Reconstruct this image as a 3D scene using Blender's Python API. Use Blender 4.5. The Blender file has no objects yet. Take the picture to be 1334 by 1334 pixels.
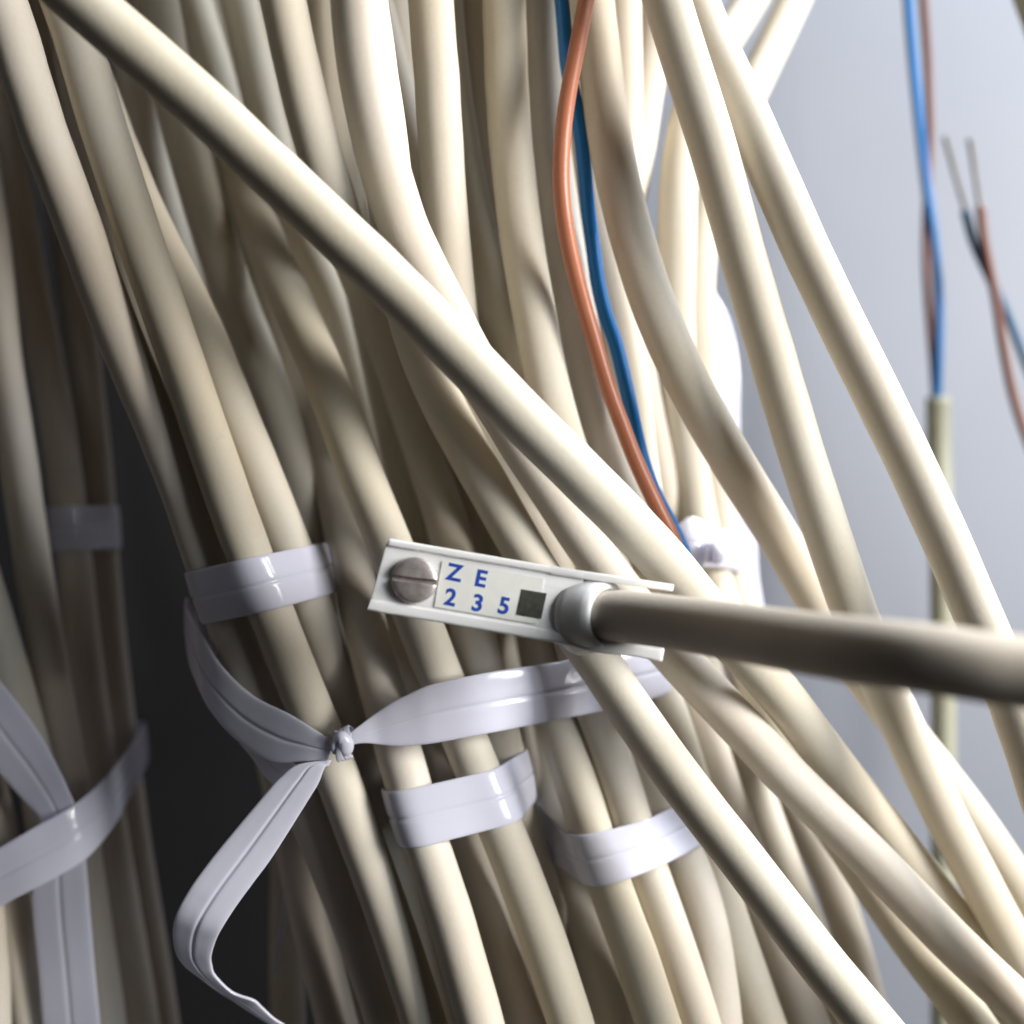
import bpy, bmesh, math, random
from mathutils import Vector, Matrix, noise
random.seed(7)
scene = bpy.context.scene
MM = 0.001
# ------------------------------------------------------------------ camera
cam_d = bpy.data.cameras.new('camera'); cam = bpy.data.objects.new('camera', cam_d)
scene.collection.objects.link(cam); scene.camera = cam
cam.location = (0, -0.170, 0); cam.rotation_euler = (math.radians(90), 0, 0)
cam_d.sensor_width = 36; cam_d.lens = 18/math.tan(math.radians(24.2))
cam_d.clip_start = 0.005; cam_d.clip_end = 20
cam_d.dof.use_dof = True; cam_d.dof.focus_distance = 0.160; cam_d.dof.aperture_fstop = 10
# ------------------------------------------------------------------ world (dim room)
wd = bpy.data.worlds.new('World'); scene.world = wd; wd.use_nodes = True
bg = wd.node_tree.nodes['Background']; bg.inputs[0].default_value = (0.66, 0.63, 0.62, 1); bg.inputs[1].default_value = 0.034
# ------------------------------------------------------------------ lamps
def area(name, loc, target, sx, sy, power, col):
    l = bpy.data.lights.new(name, 'AREA'); l.shape = 'RECTANGLE'; l.size = sx; l.size_y = sy
    l.energy = power; l.color = col
    o = bpy.data.objects.new(name, l); scene.collection.objects.link(o); o.location = loc
    o.rotation_euler = (Vector(target)-Vector(loc)).to_track_quat('-Z', 'Y').to_euler()
    return o
area('window_light', (0.47, -0.215, 0.13), (0, 0, 0), 0.17, 0.24, 5.1, (1.0, 0.97, 0.93))
area('window_light', (0.41, -0.31, 0.12), (0, 0, 0), 0.15, 0.22, 1.4, (0.86, 0.93, 1.0))
area('wall_fill_lamp', (0.33, 0.055, 0.46), (0.12, 0.15, 0.05), 0.16, 0.16, 5.0, (0.85, 0.92, 1.0))  # added fill lamp, brightens the wall towards the top right
# ------------------------------------------------------------------ view
scene.view_settings.view_transform = 'Standard'; scene.view_settings.look = 'None'
scene.view_settings.exposure = 0; scene.view_settings.gamma = 1; scene.view_settings.use_curve_mapping = False

# ------------------------------------------------------------------ tables (millimetres)
CABLES = {
  'A': (3.40, [(-92.1,-31.0,100.1),(-89.4,-31.0,97.5),(-86.6,-31.0,94.8),(-83.9,-31.0,92.2),(-81.1,-31.0,89.6),(-78.4,-31.0,87.0),(-75.7,-31.0,84.4),(-72.9,-31.0,81.7),(-70.2,-31.0,79.1),(-67.4,-31.0,76.5),(-64.7,-31.0,73.9),(-61.9,-31.0,71.2),(-59.2,-31.0,68.6),(-56.4,-31.0,66.0),(-53.7,-30.9,63.5),(-50.9,-30.6,61.1),(-48.2,-30.2,58.8),(-45.4,-29.7,56.5),(-42.7,-29.2,54.2),(-39.9,-28.7,51.8),(-37.2,-28.3,49.4),(-34.5,-27.9,46.9),(-31.8,-27.4,44.3),(-29.0,-27.0,41.8),(-26.3,-26.5,39.3),(-23.5,-26.0,36.7),(-20.7,-25.4,34.1),(-17.9,-24.9,31.6),(-15.1,-24.3,28.9),(-12.3,-23.8,26.2),(-9.6,-23.4,23.4),(-6.8,-23.0,20.6),(-4.0,-22.6,17.8),(-1.2,-22.1,14.9),(1.6,-21.4,12.1),(4.5,-20.6,9.3),(7.5,-19.6,6.5),(10.5,-18.4,3.6),(13.6,-17.0,0.7),(16.6,-15.5,-2.3),(19.7,-13.9,-5.4),(22.8,-11.9,-8.7),(25.9,-9.6,-12.2),(29.3,-7.0,-15.8),(32.8,-4.1,-19.4),(36.5,-1.2,-23.2),(40.1,1.7,-27.1),(43.7,4.6,-31.3),(47.3,7.3,-35.7),(50.9,9.8,-40.1),(54.7,12.2,-44.6),(58.5,14.4,-49.1),(62.4,16.7,-53.6),(66.4,19.0,-58.3),(70.5,21.4,-63.1),(74.7,23.8,-68.1),(79.0,26.2,-73.1),(83.1,28.4,-78.2),(87.1,29.9,-83.1),(90.7,30.5,-87.8),(93.8,30.2,-92.0),(96.5,29.1,-95.9),(99.0,27.8,-99.6),(101.6,26.5,-103.2),(104.2,25.4,-107.0),(106.9,24.5,-110.8),(109.8,24.0,-114.7),(112.7,23.6,-118.7),(114.2,23.5,-120.8)]),
  'B': (3.40, [(-23.2,-23.2,155.9),(-23.1,-23.2,151.9),(-23.0,-23.2,147.9),(-22.9,-23.1,143.9),(-22.8,-23.1,139.9),(-22.7,-23.1,135.9),(-22.6,-23.1,131.9),(-22.5,-23.1,127.9),(-22.4,-23.0,124.0),(-22.3,-23.0,120.0),(-22.2,-23.0,116.0),(-22.1,-22.9,112.0),(-21.9,-22.9,108.0),(-21.8,-22.9,104.0),(-21.7,-22.8,100.0),(-21.5,-22.7,96.1),(-21.4,-22.7,92.1),(-21.2,-22.6,88.1),(-21.1,-22.5,84.1),(-20.9,-22.4,80.1),(-20.7,-22.3,76.2),(-20.5,-22.2,72.2),(-20.3,-22.0,68.3),(-20.1,-21.6,64.4),(-19.8,-21.1,60.6),(-19.3,-20.5,56.8),(-18.6,-19.9,53.0),(-17.8,-19.2,49.2),(-16.9,-18.2,45.5),(-15.8,-16.9,41.9),(-14.6,-15.2,38.4),(-13.0,-13.2,35.1),(-11.2,-10.9,31.7),(-9.3,-8.6,28.3),(-7.4,-6.3,24.7),(-5.3,-4.1,21.1),(-3.1,-2.2,17.4),(-0.7,-0.5,13.6),(1.7,0.8,9.7),(4.3,1.8,5.8),(6.9,2.6,1.9),(9.5,3.2,-2.1),(12.2,3.6,-6.0),(15.0,3.9,-9.8),(17.9,4.1,-13.6),(20.9,4.1,-17.3),(24.0,3.9,-20.9),(27.1,3.7,-24.4),(30.3,3.3,-27.8),(33.5,3.1,-31.2),(36.7,3.0,-34.6),(39.9,3.1,-38.1),(43.3,3.4,-41.6),(46.7,3.6,-44.9),(50.2,3.9,-48.3),(53.6,4.0,-51.7),(57.0,4.1,-55.1),(60.4,4.3,-58.6),(63.8,4.5,-62.1),(67.2,4.8,-65.6),(70.8,5.2,-69.1),(74.4,5.6,-72.5),(78.1,5.9,-75.9),(81.9,6.3,-79.4),(85.5,6.7,-82.8),(89.1,7.0,-86.4),(92.4,7.2,-90.0),(95.7,7.3,-93.7),(98.7,7.3,-97.6),(101.7,7.4,-101.5),(104.5,7.5,-105.5),(107.2,7.5,-109.6),(109.7,7.6,-113.7),(112.2,7.6,-117.9),(113.5,7.7,-120.0)]),
  'D': (3.40, [(-27.7,-14.0,165.3),(-27.5,-14.0,161.0),(-27.3,-14.0,156.8),(-27.1,-14.0,152.6),(-26.9,-14.0,148.3),(-26.6,-14.0,144.1),(-26.4,-14.0,139.9),(-26.2,-14.0,135.6),(-25.9,-14.0,131.4),(-25.6,-14.0,127.2),(-25.3,-14.0,122.9),(-25.0,-14.0,118.7),(-24.7,-14.0,114.5),(-24.4,-14.0,110.2),(-24.1,-14.0,106.0),(-23.7,-14.0,101.8),(-23.3,-14.0,97.6),(-22.9,-14.0,93.3),(-22.5,-14.0,89.1),(-22.1,-14.0,84.9),(-21.6,-14.0,80.7),(-21.1,-14.0,76.5),(-20.6,-14.0,72.3),(-20.1,-14.0,68.1),(-19.5,-13.8,63.9),(-19.0,-13.5,59.9),(-18.4,-12.9,55.9),(-17.9,-12.1,51.9),(-17.5,-10.9,48.0),(-17.0,-9.5,44.1),(-16.6,-7.7,40.2),(-16.2,-5.6,36.3),(-15.7,-3.1,32.4),(-14.9,-0.3,28.5),(-13.8,2.4,24.5),(-12.3,4.6,20.4),(-10.4,6.0,16.2),(-8.2,6.7,12.0),(-5.9,6.8,7.8),(-3.5,6.5,3.6),(-1.2,6.0,-0.5),(1.2,5.5,-4.7),(3.6,4.9,-8.8),(6.1,4.2,-12.7),(8.7,3.3,-16.6),(11.3,2.1,-20.3),(13.9,0.7,-23.9),(16.3,-0.8,-27.5),(18.8,-2.3,-31.1),(21.2,-3.5,-34.5),(23.7,-4.7,-37.9),(26.3,-5.7,-41.3),(28.8,-6.7,-44.5),(31.4,-7.7,-47.7),(33.9,-8.7,-50.9),(36.3,-9.7,-54.0),(38.7,-10.7,-57.1),(41.1,-11.6,-60.2),(43.5,-12.6,-63.2),(45.9,-13.7,-66.0),(48.3,-14.7,-68.8),(50.7,-15.6,-71.6),(53.1,-16.4,-74.5),(55.5,-16.9,-77.6),(57.8,-17.2,-80.7),(60.1,-17.4,-84.1),(62.3,-17.5,-87.5),(64.4,-17.7,-90.9),(66.4,-17.8,-94.5),(68.3,-17.9,-98.1),(70.1,-18.0,-101.7),(71.9,-18.0,-105.3),(73.6,-18.1,-109.0)]),
  'G': (3.40, [(11.3,-19.0,-13.7),(15.2,-22.6,-13.6),(18.8,-26.7,-13.7),(22.1,-31.2,-13.8),(25.1,-36.1,-13.9),(27.7,-41.3,-13.9),(30.0,-46.5,-13.9),(32.3,-51.0,-13.9),(34.4,-54.9,-13.9),(36.6,-58.0,-13.9),(39.0,-60.3,-14.0),(41.5,-61.8,-14.2),(44.0,-62.9,-14.5),(46.7,-63.7,-14.8),(49.3,-64.5,-15.1),(51.9,-65.2,-15.5),(54.5,-65.9,-15.8),(57.0,-66.6,-16.1),(59.5,-67.3,-16.4),(61.9,-68.0,-16.7),(63.1,-68.4,-16.9)]),
  'L1': (3.40, [(-95.6,-8.0,173.5),(-95.0,-8.0,169.2),(-94.4,-8.0,164.8),(-93.8,-8.0,160.4),(-93.2,-8.0,156.1),(-92.5,-8.0,151.7),(-91.8,-8.0,147.4),(-91.1,-8.0,143.0),(-90.3,-8.0,138.7),(-89.5,-8.0,134.4),(-88.7,-8.0,130.1),(-87.8,-8.0,125.8),(-86.8,-8.0,121.4),(-85.9,-8.0,117.2),(-84.8,-8.0,112.9),(-83.8,-8.0,108.6),(-82.6,-8.0,104.3),(-81.5,-8.0,100.1),(-80.2,-8.0,95.9),(-78.9,-8.0,91.7),(-77.6,-8.0,87.5),(-76.2,-8.0,83.3),(-74.7,-8.0,79.2),(-73.3,-7.9,75.1),(-72.0,-7.7,71.0),(-70.8,-7.3,67.0),(-69.8,-6.8,62.9),(-68.7,-6.2,58.9),(-67.6,-5.7,54.8),(-66.3,-5.0,50.8),(-65.1,-4.1,46.9),(-63.9,-3.1,42.9),(-62.8,-1.8,39.0),(-61.7,-0.6,34.9),(-60.5,0.6,30.8),(-59.2,1.6,26.7),(-57.7,2.4,22.5),(-56.1,3.1,18.2),(-54.4,3.7,14.0),(-52.8,4.2,9.6),(-51.2,4.7,5.2),(-49.7,5.2,0.8),(-48.3,5.6,-3.8),(-46.9,6.1,-8.3),(-45.4,6.5,-12.8),(-43.9,7.0,-17.4),(-42.4,7.6,-22.0),(-40.8,8.2,-26.6),(-39.0,8.7,-31.1),(-37.2,9.2,-35.7),(-35.2,9.6,-40.2),(-33.3,9.9,-44.7),(-31.3,10.0,-49.2),(-29.5,10.0,-53.7),(-27.6,10.0,-58.3),(-25.8,10.0,-62.8),(-24.1,10.0,-67.4),(-22.5,10.0,-72.0),(-20.9,10.0,-76.6),(-19.5,10.0,-81.3),(-18.1,10.0,-86.0),(-16.7,10.0,-90.7),(-15.5,10.0,-95.4),(-14.3,10.0,-100.1),(-13.1,10.0,-104.9),(-12.0,10.0,-109.7),(-10.9,10.0,-114.4),(-9.9,10.0,-119.2),(-9.0,10.0,-124.0),(-8.5,10.0,-126.4)]),
  'L2': (3.40, [(-90.3,-4.0,178.6),(-89.7,-4.0,174.2),(-89.1,-4.0,169.7),(-88.4,-4.0,165.2),(-87.8,-4.0,160.8),(-87.1,-4.0,156.3),(-86.3,-4.0,151.9),(-85.5,-4.0,147.4),(-84.7,-4.0,143.0),(-83.9,-4.0,138.6),(-83.0,-4.0,134.2),(-82.0,-4.0,129.7),(-81.0,-4.0,125.3),(-80.0,-4.0,121.0),(-78.9,-4.0,116.6),(-77.8,-4.0,112.2),(-76.6,-4.0,107.9),(-75.3,-4.0,103.5),(-74.0,-4.0,99.2),(-72.7,-4.0,94.9),(-71.2,-4.0,90.7),(-69.7,-4.0,86.4),(-68.1,-4.0,82.2),(-66.5,-4.0,78.0),(-65.0,-4.0,73.8),(-63.5,-4.0,69.5),(-62.3,-3.8,65.3),(-61.2,-3.4,61.1),(-60.1,-2.9,56.9),(-58.9,-2.4,52.8),(-57.7,-1.7,48.6),(-56.5,-1.0,44.5),(-55.3,-0.4,40.3),(-54.0,0.2,36.0),(-52.6,0.6,31.7),(-51.2,0.8,27.4),(-49.7,1.0,23.0),(-48.2,1.0,18.6),(-46.7,1.0,14.2),(-45.2,1.0,9.8),(-43.7,1.0,5.5),(-42.2,1.0,1.1),(-40.6,1.2,-3.3),(-39.1,1.6,-7.7),(-37.6,2.2,-12.1),(-36.0,2.9,-16.5),(-34.4,3.6,-21.0),(-32.8,4.2,-25.4),(-31.1,4.6,-29.8),(-29.3,4.9,-34.3),(-27.6,5.0,-38.7),(-25.9,4.9,-43.1),(-24.2,4.7,-47.5),(-22.5,4.5,-51.9),(-20.8,4.2,-56.3),(-19.2,3.9,-60.6),(-17.6,3.7,-65.0),(-16.1,3.4,-69.4),(-14.6,3.2,-73.8),(-13.2,3.0,-78.2),(-11.9,2.9,-82.6),(-10.6,2.9,-87.1),(-9.3,2.8,-91.6),(-8.2,2.8,-96.1),(-7.0,2.8,-100.7),(-6.0,2.7,-105.2),(-5.0,2.7,-109.8),(-4.0,2.7,-114.4),(-3.0,2.7,-118.9),(-2.6,2.7,-121.2)]),
  'L3': (3.40, [(-99.5,19.2,196.3),(-98.8,19.2,191.2),(-98.1,19.2,186.0),(-97.4,19.2,180.9),(-96.7,19.1,175.8),(-95.9,19.1,170.7),(-95.0,19.1,165.6),(-94.2,19.1,160.5),(-93.3,19.0,155.4),(-92.3,19.0,150.3),(-91.3,19.0,145.2),(-90.2,18.9,140.1),(-89.1,18.9,135.0),(-88.0,18.8,130.0),(-86.7,18.8,124.9),(-85.4,18.7,119.9),(-84.1,18.7,114.9),(-82.7,18.6,109.9),(-81.2,18.5,104.9),(-79.7,18.4,100.0),(-78.0,18.3,95.0),(-76.3,18.2,90.1),(-74.5,17.9,85.1),(-72.5,17.4,80.2),(-70.5,16.9,75.2),(-68.5,16.3,70.2),(-66.5,15.7,65.2),(-64.5,14.9,60.2),(-62.3,14.1,55.3),(-60.1,13.1,50.4),(-57.7,12.2,45.6),(-55.3,11.4,41.0),(-52.8,10.6,36.4),(-50.5,9.8,31.8),(-48.2,9.0,27.2),(-46.2,8.2,22.6),(-44.2,7.6,18.1),(-42.3,7.2,13.5),(-40.4,7.0,9.1),(-38.6,6.9,4.6),(-36.8,7.1,0.1),(-35.1,7.5,-4.4),(-33.6,8.3,-9.0),(-32.2,9.5,-13.6),(-30.9,11.0,-18.4),(-29.6,12.6,-23.3),(-28.3,14.1,-28.3),(-26.8,15.3,-33.3),(-25.3,16.4,-38.3),(-23.7,17.3,-43.2),(-22.1,17.7,-48.2),(-20.4,18.0,-53.0),(-18.7,18.0,-57.9),(-17.0,18.0,-62.8),(-15.5,18.0,-67.6),(-13.9,18.0,-72.5),(-12.5,18.0,-77.4),(-11.0,18.0,-82.4),(-9.7,18.0,-87.3),(-8.4,18.0,-92.3),(-7.1,18.0,-97.2),(-5.9,18.0,-102.2),(-4.8,18.0,-107.2),(-3.7,18.0,-112.2),(-2.7,18.0,-117.2),(-1.7,18.0,-122.3),(-0.8,18.0,-127.3),(0.1,18.0,-132.4)]),
  'L4': (3.65, [(-73.3,30.2,211.8),(-73.0,30.2,206.4),(-72.7,30.1,200.9),(-72.4,30.1,195.5),(-72.1,30.1,190.0),(-71.7,30.1,184.6),(-71.4,30.1,179.1),(-71.0,30.1,173.7),(-70.6,30.1,168.2),(-70.2,30.1,162.8),(-69.8,30.1,157.3),(-69.3,30.1,151.9),(-68.8,30.1,146.5),(-68.3,30.1,141.0),(-67.8,30.1,135.6),(-67.2,30.1,130.2),(-66.7,30.1,124.7),(-66.1,30.1,119.3),(-65.4,30.1,113.9),(-64.8,30.1,108.5),(-64.1,30.0,103.0),(-63.3,30.0,97.6),(-62.6,30.0,92.2),(-61.7,30.0,86.8),(-60.8,29.9,81.4),(-59.8,29.7,76.0),(-58.6,29.6,70.6),(-57.2,29.4,65.3),(-55.7,29.3,60.0),(-54.2,29.2,54.8),(-52.6,29.3,49.6),(-51.0,29.5,44.5),(-49.3,29.9,39.4),(-47.5,30.3,34.4),(-45.6,30.7,29.4),(-43.7,30.9,24.3),(-41.8,31.0,19.2),(-40.2,30.9,14.0),(-38.7,30.6,8.7),(-37.3,29.9,3.3),(-36.0,28.8,-2.0),(-34.6,27.6,-7.2),(-33.3,26.6,-12.4),(-31.9,26.3,-17.6),(-30.4,26.8,-22.7),(-28.9,27.9,-28.0),(-27.2,29.2,-33.3),(-25.5,30.3,-38.6),(-23.6,31.0,-43.8),(-21.8,31.3,-49.0),(-20.0,31.5,-54.3),(-18.2,31.7,-59.5),(-16.4,32.1,-64.9),(-14.8,32.6,-70.3),(-13.1,33.0,-75.7),(-11.5,33.4,-81.1),(-10.0,33.7,-86.6),(-8.5,33.9,-92.0),(-7.0,34.1,-97.5),(-5.7,34.2,-102.9),(-4.3,34.2,-108.3),(-3.1,34.3,-113.8),(-1.9,34.3,-119.2),(-0.7,34.4,-124.7),(0.3,34.4,-130.2),(1.4,34.4,-135.7),(2.4,34.5,-141.2),(2.9,34.5,-144.0)]),
  'L5': (3.50, [(-80.4,41.7,225.0),(-79.9,41.7,219.2),(-79.3,41.7,213.5),(-78.8,41.7,207.8),(-78.2,41.8,202.1),(-77.6,41.8,196.3),(-76.9,41.9,190.6),(-76.2,41.9,184.9),(-75.5,41.9,179.2),(-74.8,42.0,173.5),(-74.0,42.1,167.9),(-73.2,42.1,162.2),(-72.3,42.2,156.5),(-71.4,42.3,150.9),(-70.4,42.3,145.2),(-69.4,42.4,139.5),(-68.3,42.4,133.8),(-67.2,42.4,128.1),(-66.0,42.4,122.4),(-64.8,42.3,116.7),(-63.5,42.2,111.1),(-62.1,42.1,105.4),(-60.5,41.8,99.6),(-58.8,41.1,93.7),(-56.9,40.0,87.7),(-54.9,38.6,81.7),(-53.0,37.1,75.6),(-51.2,35.6,69.7),(-49.4,34.0,63.7),(-47.4,31.7,57.8),(-44.9,28.7,51.8),(-42.2,25.4,46.0),(-39.3,22.1,40.4),(-36.6,19.1,35.1),(-34.0,16.3,29.9),(-31.5,13.7,24.9),(-29.3,11.6,20.0),(-27.3,9.9,15.2),(-25.4,8.4,10.5),(-23.5,7.2,5.9),(-21.6,6.3,1.4),(-19.7,5.7,-3.0),(-17.9,5.3,-7.4),(-16.2,5.2,-11.9),(-14.5,5.4,-16.4),(-12.8,5.7,-20.9),(-11.1,6.0,-25.4),(-9.3,6.3,-29.9),(-7.6,6.5,-34.4),(-5.8,6.5,-38.9),(-4.0,6.1,-43.3),(-2.2,5.6,-47.6),(-0.4,4.9,-51.8),(1.3,4.3,-56.0),(3.0,3.6,-60.3),(4.6,2.8,-64.4),(6.1,2.1,-68.6),(7.5,1.5,-72.8),(8.9,1.1,-77.1),(10.1,0.8,-81.5),(11.4,0.7,-85.9),(12.5,0.6,-90.4),(13.6,0.5,-94.9),(14.7,0.5,-99.3),(15.7,0.4,-103.8),(16.6,0.3,-108.4),(17.5,0.3,-112.9),(18.4,0.2,-117.4),(18.8,0.2,-119.7)]),
  'L6': (3.75, [(-71.7,50.2,231.7),(-71.2,50.2,225.7),(-70.7,50.2,219.7),(-70.2,50.2,213.7),(-69.6,50.2,207.7),(-69.0,50.2,201.7),(-68.4,50.2,195.8),(-67.7,50.2,189.8),(-67.1,50.2,183.8),(-66.4,50.2,177.9),(-65.6,50.2,171.9),(-64.8,50.1,165.9),(-64.0,50.1,160.0),(-63.2,50.1,154.0),(-62.3,50.1,148.1),(-61.3,50.1,142.2),(-60.3,50.1,136.2),(-59.3,50.1,130.3),(-58.2,50.1,124.4),(-57.1,50.1,118.5),(-55.9,50.1,112.6),(-54.6,50.0,106.7),(-53.3,50.0,100.9),(-51.9,49.9,95.0),(-50.5,49.8,89.1),(-49.1,49.5,83.1),(-47.7,49.2,77.2),(-46.2,48.9,71.3),(-44.6,48.5,65.4),(-42.8,48.1,59.6),(-40.6,47.8,54.1),(-38.1,47.5,48.7),(-35.6,47.3,43.3),(-33.4,47.2,37.9),(-31.6,47.3,32.3),(-30.1,47.6,26.6),(-28.8,48.1,20.9),(-27.5,48.9,15.2),(-26.1,49.6,9.4),(-24.5,49.9,3.7),(-22.8,49.2,-2.1),(-21.1,47.7,-7.8),(-19.6,46.0,-13.5),(-18.3,44.7,-19.1),(-17.1,44.2,-24.8),(-15.8,44.4,-30.5),(-14.3,45.1,-36.3),(-12.8,46.3,-42.1),(-11.1,47.8,-48.1),(-9.3,49.1,-54.1),(-7.3,49.8,-59.9),(-5.2,49.5,-65.4),(-2.9,48.5,-70.6),(-0.6,47.2,-75.7),(1.6,46.0,-80.7),(3.7,45.2,-85.9),(5.7,44.6,-91.1),(7.6,44.2,-96.5),(9.4,44.0,-102.0),(11.1,43.9,-107.5),(12.8,43.9,-113.1),(14.3,43.9,-118.7),(15.8,43.9,-124.3),(17.2,43.9,-130.0),(18.6,44.0,-135.7),(19.8,44.0,-141.4),(21.1,44.0,-147.1),(21.7,44.0,-150.0)]),
  'L7': (3.60, [(-38.2,17.2,198.7),(-38.0,17.2,193.6),(-37.9,17.2,188.5),(-37.7,17.2,183.4),(-37.5,17.2,178.3),(-37.3,17.3,173.2),(-37.2,17.3,168.1),(-37.0,17.3,163.0),(-36.8,17.3,157.9),(-36.5,17.3,152.8),(-36.3,17.3,147.7),(-36.1,17.4,142.6),(-35.8,17.4,137.5),(-35.6,17.4,132.4),(-35.3,17.5,127.3),(-35.0,17.5,122.3),(-34.7,17.6,117.2),(-34.4,17.6,112.1),(-34.1,17.7,107.0),(-33.7,17.7,101.9),(-33.4,17.8,96.9),(-33.0,17.9,91.8),(-32.6,18.0,86.7),(-32.2,18.3,81.7),(-31.8,18.6,76.8),(-31.3,18.9,71.8),(-30.6,19.4,66.8),(-29.9,20.3,62.0),(-29.2,21.9,57.4),(-28.4,23.9,52.8),(-27.5,26.1,48.2),(-26.6,28.4,43.5),(-25.7,30.5,38.6),(-24.7,32.2,33.6),(-23.7,33.4,28.3),(-22.6,33.9,23.0),(-21.4,34.1,17.6),(-20.2,34.1,12.1),(-19.0,34.1,6.7),(-17.8,33.9,1.2),(-16.5,33.6,-4.2),(-15.1,33.5,-9.5),(-13.6,33.7,-14.9),(-12.1,34.4,-20.3),(-10.6,35.6,-25.8),(-9.2,37.2,-31.5),(-7.7,39.3,-37.3),(-6.1,41.8,-43.3),(-4.4,44.2,-49.3),(-2.4,45.7,-55.2),(-0.3,46.0,-60.8),(1.7,44.9,-66.0),(3.6,43.2,-70.9),(5.3,41.4,-75.8),(6.8,39.9,-80.8),(8.2,38.8,-85.9),(9.6,38.1,-91.1),(10.9,37.6,-96.4),(12.2,37.2,-101.7),(13.5,36.9,-107.1),(14.6,36.8,-112.5),(15.8,36.7,-118.0),(16.9,36.6,-123.5),(17.9,36.6,-129.0),(18.9,36.6,-134.6),(19.8,36.6,-140.2),(20.8,36.6,-145.7)]),
  'L8': (3.50, [(-48.0,3.5,182.9),(-47.7,3.5,178.2),(-47.3,3.5,173.5),(-47.0,3.5,168.8),(-46.6,3.5,164.1),(-46.2,3.5,159.5),(-45.8,3.6,154.8),(-45.3,3.6,150.1),(-44.8,3.6,145.4),(-44.4,3.6,140.7),(-43.8,3.6,136.0),(-43.3,3.6,131.3),(-42.7,3.6,126.7),(-42.2,3.7,122.0),(-41.5,3.7,117.3),(-40.9,3.7,112.7),(-40.2,3.7,108.0),(-39.5,3.8,103.3),(-38.8,3.8,98.7),(-38.0,3.8,94.1),(-37.2,3.9,89.4),(-36.3,3.9,84.8),(-35.4,4.0,80.2),(-34.5,4.3,75.7),(-33.6,4.6,71.2),(-32.6,5.1,66.7),(-31.6,5.7,62.3),(-30.5,6.6,58.0),(-29.4,8.0,53.8),(-28.2,10.0,49.8),(-27.1,12.6,45.8),(-25.9,15.8,41.8),(-24.6,19.5,37.8),(-23.1,22.8,33.6),(-21.4,25.1,29.1),(-19.7,26.2,24.2),(-18.1,26.4,19.2),(-16.4,26.1,14.1),(-14.7,25.2,9.0),(-12.9,23.6,3.9),(-11.2,21.3,-1.1),(-9.7,18.6,-6.0),(-8.4,16.0,-10.9),(-7.2,14.1,-15.6),(-6.0,12.9,-20.4),(-4.7,12.5,-25.1),(-3.5,12.7,-30.0),(-2.4,13.3,-34.9),(-1.3,14.1,-39.9),(-0.2,15.1,-45.1),(1.1,16.6,-50.3),(2.4,18.5,-55.8),(3.9,20.7,-61.4),(5.6,22.6,-67.0),(7.2,23.7,-72.4),(8.9,23.6,-77.4),(10.5,22.8,-82.0),(12.0,21.7,-86.5),(13.5,20.6,-91.0),(14.8,19.7,-95.5),(16.1,18.9,-100.1),(17.4,18.3,-104.7),(18.6,17.9,-109.5),(19.7,17.7,-114.3),(20.8,17.5,-119.2),(21.9,17.4,-124.1),(22.9,17.4,-129.1),(23.4,17.4,-131.6)]),
  'S1': (3.40, [(-29.2,5.7,186.3),(-29.0,5.7,181.5),(-28.8,5.7,176.8),(-28.6,5.7,172.0),(-28.4,5.7,167.2),(-28.2,5.7,162.5),(-28.0,5.7,157.7),(-27.8,5.7,153.0),(-27.5,5.7,148.2),(-27.3,5.7,143.4),(-27.0,5.8,138.7),(-26.7,5.8,133.9),(-26.4,5.8,129.1),(-26.1,5.8,124.4),(-25.8,5.8,119.6),(-25.5,5.8,114.9),(-25.1,5.8,110.1),(-24.8,5.8,105.4),(-24.4,5.9,100.6),(-24.0,5.9,95.9),(-23.6,5.9,91.1),(-23.1,6.0,86.4),(-22.7,6.0,81.7),(-22.2,6.1,76.9),(-21.7,6.3,72.2),(-21.2,6.4,67.5),(-20.5,6.5,62.8),(-19.8,6.6,58.1),(-19.0,7.1,53.5),(-18.1,8.3,49.2),(-17.2,10.7,45.1),(-16.3,14.0,41.1),(-15.3,17.7,36.9),(-14.3,21.3,32.6),(-13.2,24.5,28.1),(-12.1,27.0,23.2),(-11.0,28.5,18.1),(-9.8,29.2,12.9),(-8.4,29.4,7.7),(-7.1,29.4,2.5),(-5.9,29.3,-2.8),(-4.9,29.2,-8.1),(-4.2,29.4,-13.5),(-3.5,29.9,-18.9),(-2.6,30.9,-24.3),(-1.6,32.4,-29.9),(-0.4,34.6,-35.7),(0.8,37.4,-41.7),(1.9,40.1,-47.8),(2.9,41.5,-53.8),(3.9,41.1,-59.3),(4.8,39.2,-64.4),(5.9,36.8,-69.2),(7.2,34.8,-73.9),(8.6,33.4,-78.7),(10.1,32.5,-83.6),(11.6,31.9,-88.6),(13.0,31.4,-93.7),(14.3,30.9,-98.8),(15.6,30.6,-103.9),(16.8,30.3,-109.1),(18.0,30.2,-114.3),(19.1,30.2,-119.6),(20.2,30.2,-125.0),(21.2,30.2,-130.3),(22.2,30.3,-135.7),(23.2,30.4,-141.1)]),
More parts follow.
